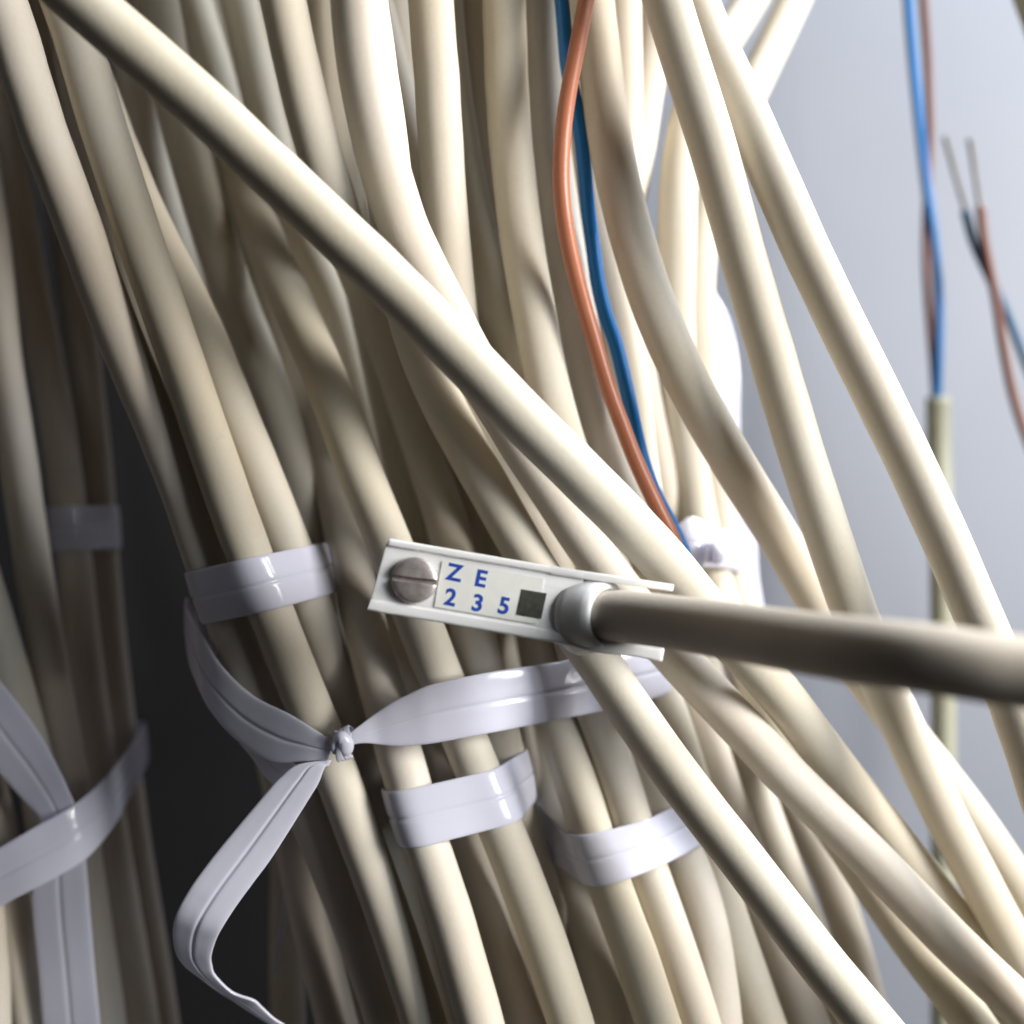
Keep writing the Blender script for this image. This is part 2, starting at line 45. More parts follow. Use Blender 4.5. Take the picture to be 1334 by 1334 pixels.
  'K6': (3.40, [(-16.7,-1.7,178.6),(-16.6,-1.7,174.1),(-16.5,-1.7,169.5),(-16.4,-1.7,164.9),(-16.2,-1.7,160.3),(-16.1,-1.7,155.8),(-15.9,-1.7,151.2),(-15.8,-1.6,146.6),(-15.6,-1.6,142.0),(-15.4,-1.6,137.5),(-15.2,-1.6,132.9),(-15.0,-1.6,128.3),(-14.8,-1.5,123.8),(-14.6,-1.5,119.2),(-14.4,-1.5,114.6),(-14.2,-1.4,110.1),(-13.9,-1.4,105.5),(-13.7,-1.4,101.0),(-13.4,-1.3,96.4),(-13.1,-1.3,91.8),(-12.8,-1.2,87.3),(-12.5,-1.1,82.7),(-12.2,-1.0,78.2),(-11.9,-0.8,73.7),(-11.6,-0.5,69.2),(-11.2,-0.1,64.8),(-11.0,0.4,60.3),(-10.7,0.9,55.9),(-10.5,1.7,51.5),(-10.2,2.8,47.1),(-9.9,4.3,42.8),(-9.5,6.0,38.4),(-9.1,7.9,34.0),(-8.6,9.6,29.5),(-7.7,11.2,24.9),(-6.5,12.5,20.3),(-4.9,13.4,15.7),(-3.0,14.0,11.2),(-0.9,14.2,6.6),(1.4,14.3,2.2),(3.7,14.3,-2.3),(5.8,14.5,-6.8),(7.5,14.8,-11.5),(9.0,15.2,-16.4),(10.3,15.6,-21.3),(11.6,15.8,-26.2),(13.1,15.9,-31.0),(14.8,15.7,-35.7),(16.3,15.1,-40.4),(17.8,14.2,-45.0),(19.1,13.0,-49.4),(20.5,11.7,-53.8),(21.9,10.6,-58.2),(23.4,9.6,-62.4),(24.9,8.6,-66.7),(26.3,7.7,-70.9),(27.7,7.0,-75.3),(29.0,6.5,-79.6),(30.3,6.2,-84.1),(31.6,6.0,-88.6),(32.8,5.8,-93.2),(33.9,5.7,-97.8),(35.0,5.6,-102.4),(36.0,5.6,-107.0),(37.0,5.5,-111.6),(38.0,5.5,-116.3),(38.9,5.5,-121.0),(39.4,5.4,-123.3)]),
  'K7': (3.40, [(-42.0,31.1,202.8),(-41.5,31.1,197.4),(-41.0,31.1,191.9),(-40.4,31.1,186.5),(-39.8,31.0,181.0),(-39.2,31.0,175.5),(-38.6,31.0,170.1),(-37.9,31.0,164.6),(-37.2,31.0,159.2),(-36.5,30.9,153.8),(-35.7,30.9,148.3),(-34.9,30.9,142.9),(-34.0,30.8,137.5),(-33.1,30.8,132.0),(-32.2,30.7,126.6),(-31.2,30.7,121.2),(-30.2,30.6,115.8),(-29.1,30.5,110.4),(-28.0,30.5,105.0),(-26.8,30.4,99.7),(-25.6,30.3,94.3),(-24.3,30.2,89.0),(-22.9,30.0,83.6),(-21.5,29.7,78.2),(-20.0,29.3,72.8),(-18.4,28.8,67.5),(-16.8,28.2,62.1),(-15.0,27.6,56.8),(-13.3,27.2,51.6),(-11.5,26.8,46.5),(-9.7,26.5,41.3),(-7.9,26.2,36.2),(-6.0,25.9,31.2),(-4.0,25.8,26.2),(-1.9,26.0,21.4),(0.3,26.4,16.5),(2.5,26.8,11.7),(4.6,27.0,6.8),(6.7,27.0,1.9),(8.7,26.7,-3.1),(10.5,26.2,-8.1),(12.2,25.6,-13.1),(13.7,25.0,-18.2),(15.3,24.3,-23.1),(16.9,23.6,-28.1),(18.5,22.7,-32.9),(20.1,21.7,-37.7),(21.8,20.6,-42.3),(23.6,19.2,-46.7),(25.6,17.8,-51.0),(27.6,16.4,-55.2),(29.4,15.3,-59.4),(30.8,14.5,-63.8),(31.8,13.8,-68.5),(32.5,13.3,-73.2),(33.1,12.8,-77.9),(33.6,12.6,-82.8),(34.2,12.5,-87.6),(34.7,12.5,-92.6),(35.1,12.5,-97.5),(35.6,12.5,-102.5),(36.0,12.4,-107.4),(36.4,12.4,-112.3),(36.8,12.3,-117.2),(37.2,12.3,-122.1),(37.5,12.2,-127.0),(37.7,12.2,-129.5)]),
  'K8': (3.45, [(-17.8,13.8,195.0),(-17.6,13.8,190.0),(-17.5,13.8,185.0),(-17.3,13.8,180.0),(-17.1,13.8,175.0),(-16.9,13.8,170.0),(-16.7,13.8,165.0),(-16.5,13.8,160.0),(-16.2,13.8,155.0),(-16.0,13.8,150.0),(-15.8,13.8,145.0),(-15.5,13.9,140.0),(-15.2,13.9,135.0),(-14.9,13.9,130.0),(-14.6,13.9,125.0),(-14.3,13.9,120.0),(-14.0,13.9,115.0),(-13.6,13.9,110.0),(-13.3,13.9,105.0),(-12.9,13.9,100.0),(-12.5,13.9,95.1),(-12.1,14.0,90.1),(-11.6,14.0,85.1),(-11.2,14.0,80.1),(-10.7,14.1,75.2),(-10.2,14.2,70.2),(-9.6,14.3,65.3),(-8.8,14.4,60.3),(-8.0,14.5,55.4),(-7.0,14.6,50.5),(-5.9,14.6,45.6),(-4.7,14.7,40.7),(-3.5,15.1,35.9),(-2.1,15.8,31.2),(-0.7,16.7,26.5),(0.7,17.7,21.7),(1.9,18.8,16.8),(2.8,19.7,11.9),(3.4,20.6,6.8),(3.8,21.2,1.6),(3.9,21.5,-3.6),(3.9,21.4,-8.8),(3.9,21.0,-14.0),(4.2,20.3,-19.1),(4.9,19.6,-24.1),(5.9,18.8,-29.0),(7.3,17.7,-33.7),(8.7,16.2,-38.3),(10.0,14.3,-42.7),(11.4,12.4,-47.0),(12.7,10.4,-51.2),(14.2,8.7,-55.3),(15.7,7.2,-59.4),(17.2,6.0,-63.5),(18.8,5.1,-67.6),(20.2,4.3,-71.8),(21.6,3.6,-76.0),(23.0,3.1,-80.3),(24.3,2.7,-84.6),(25.5,2.5,-89.1),(26.7,2.4,-93.5),(27.9,2.3,-98.0),(28.9,2.1,-102.5),(30.0,2.0,-107.0),(31.0,2.0,-111.5),(31.9,1.9,-116.1),(32.9,1.8,-120.6)]),
  'K9': (3.50, [(-11.1,20.8,202.6),(-11.0,20.8,197.4),(-10.9,20.8,192.2),(-10.8,20.8,187.0),(-10.6,20.8,181.8),(-10.5,20.8,176.6),(-10.4,20.8,171.4),(-10.2,20.8,166.2),(-10.0,20.8,161.0),(-9.9,20.8,155.7),(-9.7,20.8,150.5),(-9.5,20.9,145.3),(-9.3,20.9,140.1),(-9.1,20.9,134.9),(-8.9,20.9,129.7),(-8.7,20.9,124.5),(-8.5,20.9,119.3),(-8.2,20.9,114.1),(-8.0,20.9,108.9),(-7.7,21.0,103.7),(-7.4,21.0,98.5),(-7.1,21.0,93.3),(-6.8,21.1,88.2),(-6.5,21.2,83.0),(-6.2,21.3,77.9),(-5.9,21.5,72.7),(-5.4,21.8,67.6),(-4.8,22.1,62.5),(-4.0,22.5,57.4),(-3.1,22.9,52.4),(-2.1,23.4,47.3),(-1.0,24.0,42.3),(0.3,25.1,37.4),(1.5,26.5,32.4),(2.6,28.3,27.4),(3.4,30.2,22.3),(4.0,32.1,17.0),(4.3,33.6,11.6),(4.3,34.9,6.1),(4.2,36.0,0.5),(3.9,36.9,-5.1),(3.5,37.8,-10.8),(3.1,38.7,-16.6),(2.8,39.8,-22.3),(2.8,41.2,-28.2),(3.2,42.9,-34.2),(4.1,44.1,-40.1),(5.4,43.8,-45.8),(6.8,41.6,-50.9),(8.2,37.7,-55.4),(9.5,33.2,-59.5),(10.7,28.9,-63.5),(11.9,25.1,-67.5),(13.1,21.8,-71.4),(14.3,18.9,-75.3),(15.4,16.5,-79.2),(16.5,14.5,-83.2),(17.6,12.9,-87.4),(18.7,11.8,-91.7),(19.7,11.0,-96.1),(20.6,10.4,-100.6),(21.6,10.0,-105.2),(22.5,9.7,-109.8),(23.3,9.4,-114.4),(24.1,9.2,-119.2),(25.0,9.1,-123.9),(25.4,9.0,-126.3)]),
  'K10': (3.40, [(-2.4,6.1,187.1),(-2.4,6.1,182.3),(-2.4,6.1,177.6),(-2.3,6.2,172.8),(-2.3,6.2,168.0),(-2.2,6.2,163.3),(-2.2,6.3,158.5),(-2.2,6.3,153.8),(-2.1,6.4,149.0),(-2.1,6.4,144.3),(-2.0,6.5,139.5),(-2.0,6.5,134.8),(-1.9,6.6,130.0),(-1.9,6.7,125.3),(-1.8,6.7,120.5),(-1.8,6.8,115.8),(-1.7,6.8,111.0),(-1.6,6.9,106.2),(-1.6,6.9,101.4),(-1.5,6.9,96.6),(-1.4,6.9,91.8),(-1.3,7.0,87.0),(-1.2,7.0,82.2),(-1.2,7.0,77.4),(-1.0,7.0,72.6),(-0.9,7.0,67.8),(-0.6,7.0,63.0),(-0.3,7.0,58.2),(0.2,7.0,53.4),(0.7,7.0,48.6),(1.3,7.0,43.9),(2.0,7.0,39.1),(2.8,7.0,34.4),(3.7,7.0,29.6),(4.5,7.1,24.9),(5.5,7.3,20.2),(6.7,7.8,15.6),(8.1,8.6,11.0),(9.8,9.9,6.5),(11.6,11.7,1.9),(13.5,13.9,-2.7),(15.4,16.1,-7.5),(17.3,18.0,-12.4),(19.3,19.3,-17.2),(21.4,20.2,-22.1),(23.5,20.8,-26.9),(25.4,21.4,-31.8),(27.2,21.7,-36.8),(28.8,21.8,-41.8),(30.3,21.7,-46.7),(31.7,21.5,-51.7),(33.0,21.1,-56.6),(34.2,20.5,-61.4),(35.5,19.6,-66.1),(36.9,18.6,-70.6),(38.4,17.6,-75.0),(39.9,16.8,-79.5),(41.5,16.2,-84.0),(43.1,15.9,-88.6),(44.6,15.7,-93.3),(46.1,15.6,-98.1),(47.5,15.5,-102.8),(48.8,15.4,-107.6),(50.1,15.3,-112.5),(51.3,15.2,-117.3),(52.4,15.1,-122.1),(53.6,15.1,-127.0),(54.1,15.0,-129.4)]),
  'K11': (3.40, [(4.4,17.7,199.5),(4.4,17.7,194.4),(4.4,17.7,189.2),(4.5,17.5,184.0),(4.5,17.4,178.7),(4.5,17.1,173.4),(4.5,16.8,168.0),(4.5,16.5,162.7),(4.5,16.2,157.4),(4.5,16.0,152.1),(4.6,15.7,146.9),(4.6,15.5,141.7),(4.6,15.4,136.5),(4.6,15.3,131.4),(4.7,15.2,126.3),(4.7,15.1,121.2),(4.7,15.0,116.1),(4.8,15.0,111.1),(4.8,15.0,106.0),(4.8,15.0,101.0),(4.9,15.0,96.0),(4.9,15.0,91.0),(5.0,15.0,85.9),(5.0,15.0,80.9),(5.1,15.0,75.9),(5.3,15.0,70.9),(5.6,15.0,65.9),(6.0,15.0,60.8),(6.6,15.0,55.9),(7.3,15.0,50.9),(8.0,14.9,45.9),(8.8,14.9,40.9),(9.7,14.9,36.0),(10.5,14.9,31.0),(11.5,15.0,26.1),(12.5,15.3,21.2),(13.7,15.8,16.4),(15.1,16.6,11.5),(16.7,17.7,6.8),(18.6,18.9,2.0),(20.5,20.3,-2.8),(22.4,21.6,-7.8),(24.3,23.0,-12.8),(26.1,24.4,-17.9),(27.9,25.6,-23.0),(29.8,26.7,-28.2),(31.6,27.3,-33.4),(33.4,27.7,-38.5),(35.1,27.8,-43.7),(36.8,27.7,-48.8),(38.5,27.6,-53.8),(40.3,27.1,-58.7),(42.0,26.4,-63.5),(43.6,25.4,-68.2),(45.1,24.4,-72.8),(46.7,23.4,-77.3),(48.4,22.7,-81.9),(50.2,22.2,-86.6),(52.0,21.9,-91.3),(53.7,21.7,-96.1),(55.3,21.6,-101.0),(56.9,21.5,-105.9),(58.4,21.4,-110.8),(59.8,21.3,-115.8),(61.2,21.2,-120.7),(62.5,21.2,-125.7),(63.7,21.1,-130.7),(64.3,21.1,-133.2)]),
  'OR': (1.25, [(32.2,4.2,190.5),(31.7,4.1,185.7),(31.2,4.1,181.0),(30.7,4.1,176.2),(30.1,4.1,171.5),(29.5,4.0,166.7),(28.9,4.0,162.0),(28.3,3.9,157.2),(27.6,3.9,152.5),(26.9,3.8,147.8),(26.2,3.8,143.0),(25.4,3.7,138.3),(24.6,3.6,133.5),(23.7,3.5,128.8),(22.8,3.4,124.1),(21.9,3.3,119.4),(20.9,3.1,114.6),(19.9,3.0,109.9),(18.8,2.8,105.2),(17.7,2.6,100.6),(16.5,2.5,95.9),(15.3,2.4,91.3),(14.0,2.0,86.6),(12.6,1.2,81.7),(11.2,0.1,76.8),(10.2,-0.9,71.8),(9.3,-1.5,67.0),(8.4,-2.1,62.3),(7.7,-2.8,57.5),(7.3,-3.0,52.9),(7.2,-3.0,48.4),(7.6,-2.3,44.0),(8.4,-0.9,39.8),(9.5,0.7,35.7),(10.8,2.3,31.5),(12.2,3.5,27.2),(13.6,4.5,22.8),(15.1,5.3,18.3),(16.8,5.9,13.9),(18.5,6.0,9.4),(20.4,6.0,5.0),(22.5,6.1,0.6),(24.7,6.9,-3.7),(26.6,8.6,-8.2),(27.9,11.0,-13.2)]),
  'BL': (1.20, [(-3.1,10.8,199.9),(-2.9,10.8,194.9),(-2.6,10.8,189.9),(-2.3,10.8,185.0),(-2.0,10.8,180.0),(-1.7,10.8,175.0),(-1.4,10.7,170.0),(-1.1,10.7,165.0),(-0.7,10.6,159.9),(-0.3,10.5,154.9),(0.1,10.4,149.9),(0.5,10.3,144.8),(0.9,10.1,139.7),(1.3,9.9,134.6),(1.8,9.7,129.6),(2.3,9.5,124.5),(2.8,9.3,119.4),(3.4,9.2,114.4),(3.9,9.0,109.4),(4.5,8.8,104.4),(5.2,8.8,99.5),(5.8,8.7,94.6),(6.5,8.5,89.6),(7.2,8.2,84.6),(7.8,7.7,79.5),(8.2,7.0,74.3),(8.6,6.4,69.3),(9.5,6.7,64.6),(10.5,7.6,60.1),(11.2,8.7,55.6),(11.7,9.5,50.9),(12.2,10.1,46.2),(12.9,10.6,41.4),(13.6,10.5,36.4),(14.7,10.4,31.6),(16.3,10.3,26.9),(17.5,10.2,22.1),(18.6,10.1,17.2),(19.6,10.0,12.3),(20.8,10.0,7.5),(22.6,10.5,2.9),(25.0,11.3,-1.5),(27.3,12.3,-6.0),(28.9,13.4,-10.9),(29.4,14.0,-13.4)]),
  'K12': (3.40, [(4.7,4.3,184.7),(4.9,4.3,180.0),(5.2,4.3,175.3),(5.4,4.4,170.6),(5.6,4.5,165.9),(5.8,4.6,161.2),(6.1,4.7,156.6),(6.4,4.8,151.9),(6.6,5.0,147.3),(6.9,5.1,142.6),(7.2,5.2,137.9),(7.6,5.3,133.2),(7.9,5.5,128.6),(8.2,5.6,123.9),(8.6,5.7,119.2),(9.0,5.8,114.4),(9.4,5.9,109.7),(9.8,5.9,105.0),(10.3,6.0,100.2),(10.7,6.1,95.5),(11.2,6.2,90.8),(11.7,6.3,86.0),(12.3,6.5,81.3),(12.8,6.6,76.6),(13.4,6.7,71.9),(13.9,6.7,67.1),(14.5,6.4,62.2),(15.2,5.9,57.2),(16.0,5.3,52.3),(17.0,4.7,47.5),(18.1,4.1,42.8),(19.4,3.6,38.1),(20.8,3.1,33.5),(22.4,2.7,29.0),(24.2,2.5,24.7),(26.3,2.9,20.4),(28.6,3.6,16.3),(31.1,4.8,12.3),(33.9,6.5,8.2),(36.8,8.7,4.2),(40.0,11.3,0.0),(43.2,14.0,-4.2),(46.4,16.5,-8.7),(49.5,18.6,-13.2),(52.6,20.2,-17.8),(55.7,21.4,-22.3),(58.9,22.5,-26.8),(62.4,23.7,-31.3),(66.0,24.8,-35.7),(69.6,25.9,-40.1),(73.3,27.0,-44.5),(77.0,27.9,-49.0),(80.6,28.8,-53.6),(84.1,29.7,-58.3),(87.5,30.5,-63.1),(90.7,31.2,-67.9),(93.7,31.8,-72.9),(96.5,32.1,-77.8),(99.2,32.3,-82.8),(101.7,32.5,-87.8),(104.1,32.6,-92.9),(106.3,32.7,-98.0),(108.5,32.8,-103.2),(110.6,32.9,-108.4),(112.6,33.0,-113.6),(114.5,33.1,-118.9)]),
  'K13': (3.40, [(16.8,19.8,201.7),(16.9,19.8,196.5),(16.9,19.8,191.3),(16.9,19.8,186.1),(17.0,19.8,180.9),(17.0,19.8,175.8),(17.1,19.8,170.6),(17.1,19.8,165.4),(17.2,19.8,160.2),(17.2,19.8,155.1),(17.3,19.8,149.9),(17.3,19.8,144.7),(17.4,19.8,139.5),(17.4,19.9,134.4),(17.5,19.9,129.2),(17.6,19.9,124.0),(17.6,19.9,118.9),(17.7,19.9,113.7),(17.8,20.0,108.5),(17.9,20.0,103.4),(18.0,20.1,98.2),(18.1,20.2,93.1),(18.2,20.3,88.0),(18.3,20.5,82.8),(18.4,20.7,77.7),(18.5,21.0,72.7),(18.6,21.4,67.6),(18.6,21.8,62.5),(18.7,22.2,57.4),(18.9,22.8,52.3),(19.1,23.7,47.2),(19.5,24.9,42.2),(20.0,26.5,37.2),(20.7,28.3,32.2),(21.6,30.6,27.1),(22.9,33.3,22.1),(24.4,36.6,16.9),(26.1,40.4,11.6),(27.8,44.1,6.1),(29.4,47.0,0.4),(31.0,49.0,-5.4),(32.9,50.2,-11.2),(35.0,51.1,-16.9),(37.3,51.8,-22.6),(39.8,52.2,-28.2),(42.4,52.0,-33.6),(45.0,51.5,-38.9),(47.7,51.0,-44.2),(50.4,50.6,-49.4),(53.3,50.5,-54.7),(56.1,50.3,-59.9),(58.8,50.1,-65.2),(61.1,49.7,-70.5),(63.1,49.3,-76.0),(64.8,48.9,-81.5),(66.4,48.5,-87.1),(67.9,48.2,-92.7),(69.5,48.1,-98.4),(71.0,48.0,-104.1),(72.5,48.0,-109.8),(73.9,47.9,-115.6),(75.2,47.9,-121.4),(76.4,47.9,-127.2),(77.6,47.9,-133.0),(78.8,47.9,-138.8),(79.9,47.9,-144.7),(80.9,47.9,-150.5),(81.5,47.9,-153.4)]),
  'K14': (3.40, [(41.1,30.0,216.5),(40.7,30.0,211.1),(40.4,30.0,205.6),(40.0,30.0,200.2),(39.6,30.0,194.8),(39.1,30.0,189.3),(38.7,30.0,183.9),(38.2,30.0,178.4),(37.7,30.0,173.0),(37.2,30.0,167.6),(36.7,30.0,162.1),(36.1,30.0,156.7),(35.5,30.0,151.3),(34.9,30.0,145.8),(34.2,30.0,140.4),(33.5,30.0,135.0),(32.8,30.0,129.6),(32.0,30.0,124.2),(31.2,30.0,118.8),(30.4,30.0,113.4),(29.5,30.0,108.0),(28.6,30.0,102.6),(27.7,30.0,97.2),(26.6,30.0,91.9),(25.6,29.9,86.5),(24.6,29.8,81.1),(23.6,29.7,75.6),(22.7,29.5,70.2),(21.9,29.4,64.8),(21.0,29.5,59.4),(20.1,30.0,54.2),(19.3,31.0,49.1),(18.8,32.5,44.0),(18.6,34.4,38.8),(18.8,36.5,33.6),(19.5,38.8,28.3),(20.4,41.4,23.0),(21.7,44.3,17.5),(23.1,47.5,12.0),(24.7,50.5,6.2),(26.4,53.0,0.4),(28.1,55.0,-5.6),(30.0,56.6,-11.5),(32.1,58.0,-17.5),(34.3,59.2,-23.5),(36.6,59.8,-29.5),(38.8,59.9,-35.4),(41.0,59.5,-41.2),(43.1,59.0,-46.9),(45.2,58.5,-52.7),(47.2,58.3,-58.5),(48.9,58.2,-64.4),(50.4,58.1,-70.5),(51.8,58.1,-76.5),(53.1,58.0,-82.6),(54.5,58.0,-88.6),(55.9,58.0,-94.7),(57.2,58.0,-100.8),(58.5,58.0,-106.9),(59.7,58.0,-113.0),(60.8,58.0,-119.1),(61.9,58.0,-125.2),(62.9,58.0,-131.4),(63.9,58.0,-137.5),(64.9,58.0,-143.7),(65.8,58.0,-149.8),(66.7,58.0,-156.0)]),
  'K18': (3.40, [(6.8,24.0,206.1),(6.9,24.0,200.8),(7.0,24.0,195.5),(7.1,24.0,190.1),(7.2,23.8,184.7),(7.3,23.6,179.2),(7.4,23.4,173.7),(7.5,23.0,168.2),(7.6,22.7,162.6),(7.7,22.4,157.1),(7.8,22.0,151.6),(7.9,21.7,146.1),(8.1,21.5,140.7),(8.2,21.2,135.3),(8.4,21.0,129.9),(8.5,20.9,124.6),(8.7,20.7,119.3),(8.9,20.6,114.0),(9.0,20.4,108.8),(9.2,20.3,103.5),(9.4,20.2,98.3),(9.7,20.1,93.0),(9.9,20.0,87.8),(10.1,19.9,82.5),(10.4,19.6,77.3),(10.7,19.4,72.0),(11.2,19.0,66.8),(11.9,18.7,61.5),(12.7,18.4,56.4),(13.7,18.1,51.3),(14.8,18.0,46.2),(15.9,18.0,41.2),(16.9,18.2,36.2),(17.9,18.5,31.2),(18.7,18.9,26.2),(19.5,19.6,21.2),(20.2,20.7,16.1),(20.9,22.2,11.0),(21.8,24.0,5.9),(22.8,25.7,0.7),(24.1,27.4,-4.6),(25.8,28.9,-9.8),(27.9,30.2,-15.0),(30.2,31.5,-20.1),(32.6,32.5,-25.2),(35.1,33.3,-30.4),(37.5,34.0,-35.5),(39.8,34.6,-40.8),(42.1,35.2,-46.0),(44.2,35.6,-51.4),(46.2,35.8,-56.7),(48.1,35.4,-61.8),(49.8,34.7,-66.8),(51.6,33.6,-71.7),(53.3,32.5,-76.4),(55.1,31.6,-81.2),(56.8,30.8,-86.0),(58.4,30.2,-90.9),(60.0,29.8,-95.9),(61.5,29.6,-101.0),(63.0,29.5,-106.2),(64.5,29.4,-111.4),(65.9,29.3,-116.6),(67.2,29.2,-121.8),(68.4,29.1,-127.0),(69.6,29.0,-132.3),(70.8,28.9,-137.5),(71.3,28.9,-140.1)]),
  'K15': (3.40, [(90.5,66.5,243.9),(89.4,66.5,237.6),(88.3,66.4,231.2),(87.2,66.4,224.8),(86.0,66.3,218.5),(84.7,66.3,212.1),(83.4,66.2,205.8),(82.0,66.1,199.4),(80.5,66.0,193.1),(78.9,65.8,186.7),(77.3,65.7,180.4),(75.6,65.5,174.1),(73.8,65.2,167.7),(71.9,65.0,161.4),(69.8,64.7,155.2),(67.7,64.3,148.9),(65.5,63.9,142.6),(63.2,63.4,136.4),(60.8,62.9,130.2),(58.3,62.3,124.0),(55.6,61.6,117.9),(52.6,60.3,111.5),(49.1,57.6,104.8),(45.1,53.4,97.7),(40.8,47.9,90.3),(36.8,42.2,83.0),(33.5,37.1,76.1),(31.3,33.2,69.5),(29.9,30.3,63.2),(29.1,28.5,57.3),(28.7,27.6,51.6),(28.6,27.6,46.3),(28.6,28.5,41.1),(28.7,30.0,36.0),(29.1,31.9,30.9),(29.7,34.4,25.7),(30.7,37.6,20.5),(31.9,40.9,15.1),(33.2,43.6,9.6),(34.4,45.0,3.9),(35.4,44.9,-1.8),(36.4,43.5,-7.5),(37.5,41.3,-12.9),(38.9,38.7,-18.1),(40.5,35.9,-23.0),(42.1,33.4,-27.8),(43.9,31.2,-32.5),(45.8,29.2,-37.1),(47.7,27.2,-41.5),(49.9,25.2,-45.7),(52.1,23.1,-49.6),(54.4,21.1,-53.4),(56.9,19.5,-57.2),(59.3,18.2,-61.1),(61.9,17.3,-65.0),(64.5,16.5,-68.9),(67.2,15.7,-72.7),(70.0,15.0,-76.4),(72.8,14.4,-80.2),(75.5,14.1,-84.1),(78.2,13.9,-88.1),(80.8,13.7,-92.3),(83.3,13.7,-96.6),(85.7,13.6,-100.9),(88.0,13.5,-105.2),(90.2,13.5,-109.7),(92.3,13.4,-114.2),(94.3,13.4,-118.7),(96.2,13.3,-123.2)]),
  'K17': (3.40, [(97.7,70.3,252.2),(96.6,70.2,245.7),(95.6,70.1,239.1),(94.5,70.0,232.5),(93.4,69.8,225.9),(92.2,69.7,219.3),(90.9,69.5,212.7),(89.6,69.3,206.1),(88.2,69.1,199.6),(86.8,68.8,193.0),(85.2,68.6,186.4),(83.6,68.3,179.9),(82.0,68.0,173.4),(80.2,67.7,166.9),(78.4,67.4,160.4),(76.4,67.1,154.0),(74.4,66.7,147.5),(72.3,66.3,141.2),(70.1,66.0,134.8),(67.8,65.6,128.6),(65.4,65.1,122.3),(62.9,64.5,116.0),(60.0,63.3,109.6),(56.9,61.3,102.9),(53.6,58.6,96.1),(50.1,55.2,89.1),(46.6,51.3,82.1),(43.2,47.1,75.2),(40.0,42.9,68.5),(37.3,39.3,62.0),(35.3,36.6,55.8),(34.0,35.2,50.0),(33.4,35.1,44.4),(33.3,36.0,39.0),(33.6,37.7,33.6),(34.3,40.0,28.3),(35.3,42.8,22.9),(36.5,45.5,17.4),(37.9,47.7,11.7),(39.1,49.1,5.9),(40.1,49.7,-0.0),(41.0,49.7,-5.9),(42.2,49.2,-11.8),(43.6,48.5,-17.4),(45.4,47.5,-22.9),(47.3,46.1,-28.2),(49.4,44.5,-33.4),(51.5,42.5,-38.3),(53.6,40.4,-43.0),(55.8,38.2,-47.5),(58.1,36.2,-51.9),(60.7,34.6,-56.2),(63.5,33.5,-60.5),(66.6,33.1,-64.8),(70.1,33.3,-69.3),(73.7,33.9,-73.8),(77.5,34.6,-78.4),(81.3,35.3,-83.0),(85.1,35.8,-87.6),(88.7,35.8,-91.9),(92.0,35.4,-96.1),(95.0,34.6,-100.2),(97.8,33.7,-104.3),(100.5,32.9,-108.5),(103.1,32.3,-112.9),(105.7,31.9,-117.4),(108.2,31.5,-122.0),(110.6,31.3,-126.7),(112.9,31.2,-131.6),(115.2,31.1,-136.5),(116.4,31.0,-138.9)]),
  'K16': (3.40, [(4.8,-6.0,171.6),(5.3,-6.0,167.1),(5.7,-6.0,162.6),(6.2,-6.0,158.2),(6.8,-6.0,153.7),(7.3,-6.0,149.3),(7.9,-6.0,144.9),(8.5,-6.0,140.4),(9.1,-6.0,136.0),(9.8,-6.0,131.5),(10.5,-6.0,127.1),(11.2,-6.0,122.7),(12.0,-6.0,118.3),(12.8,-6.0,113.9),(13.6,-6.0,109.5),(14.5,-6.0,105.1),(15.4,-6.0,100.7),(16.4,-6.0,96.3),(17.4,-6.0,92.0),(18.5,-6.0,87.6),(19.6,-6.0,83.3),(20.8,-6.0,78.9),(22.0,-6.0,74.6),(23.3,-6.0,70.3),(24.6,-6.0,66.1),(26.0,-5.9,61.8),(27.4,-5.7,57.6),(28.8,-5.4,53.4),(30.1,-4.9,49.3),(31.4,-4.5,45.0),(32.7,-4.2,40.7),(33.9,-4.0,36.4),(35.2,-3.9,32.1),(36.5,-3.6,27.8),(37.9,-3.4,23.5),(39.2,-3.1,19.1),(40.6,-2.8,14.8),(42.0,-2.4,10.4),(43.5,-1.9,6.1),(45.1,-1.3,1.7),(46.7,-0.6,-2.7),(48.4,0.2,-7.1),(50.2,1.2,-11.6),(52.1,2.3,-16.1),(54.2,3.8,-20.6),(56.6,5.4,-25.2),(59.2,7.2,-29.9),(61.9,9.0,-34.7),(64.5,10.7,-39.5),(67.3,12.4,-44.3),(70.0,13.9,-49.2),(72.9,15.4,-54.1),(76.0,17.1,-59.1),(79.2,19.1,-64.3),(82.6,21.2,-69.6),(86.0,23.2,-75.0),(89.2,24.6,-80.2),(91.9,25.0,-85.0),(93.9,24.3,-89.5),(95.5,22.9,-93.6),(97.0,21.5,-97.7),(98.4,20.3,-101.9),(99.9,19.4,-106.2),(101.3,18.7,-110.6),(102.8,18.2,-115.1),(104.3,17.9,-119.8),(105.8,17.6,-124.5)]),
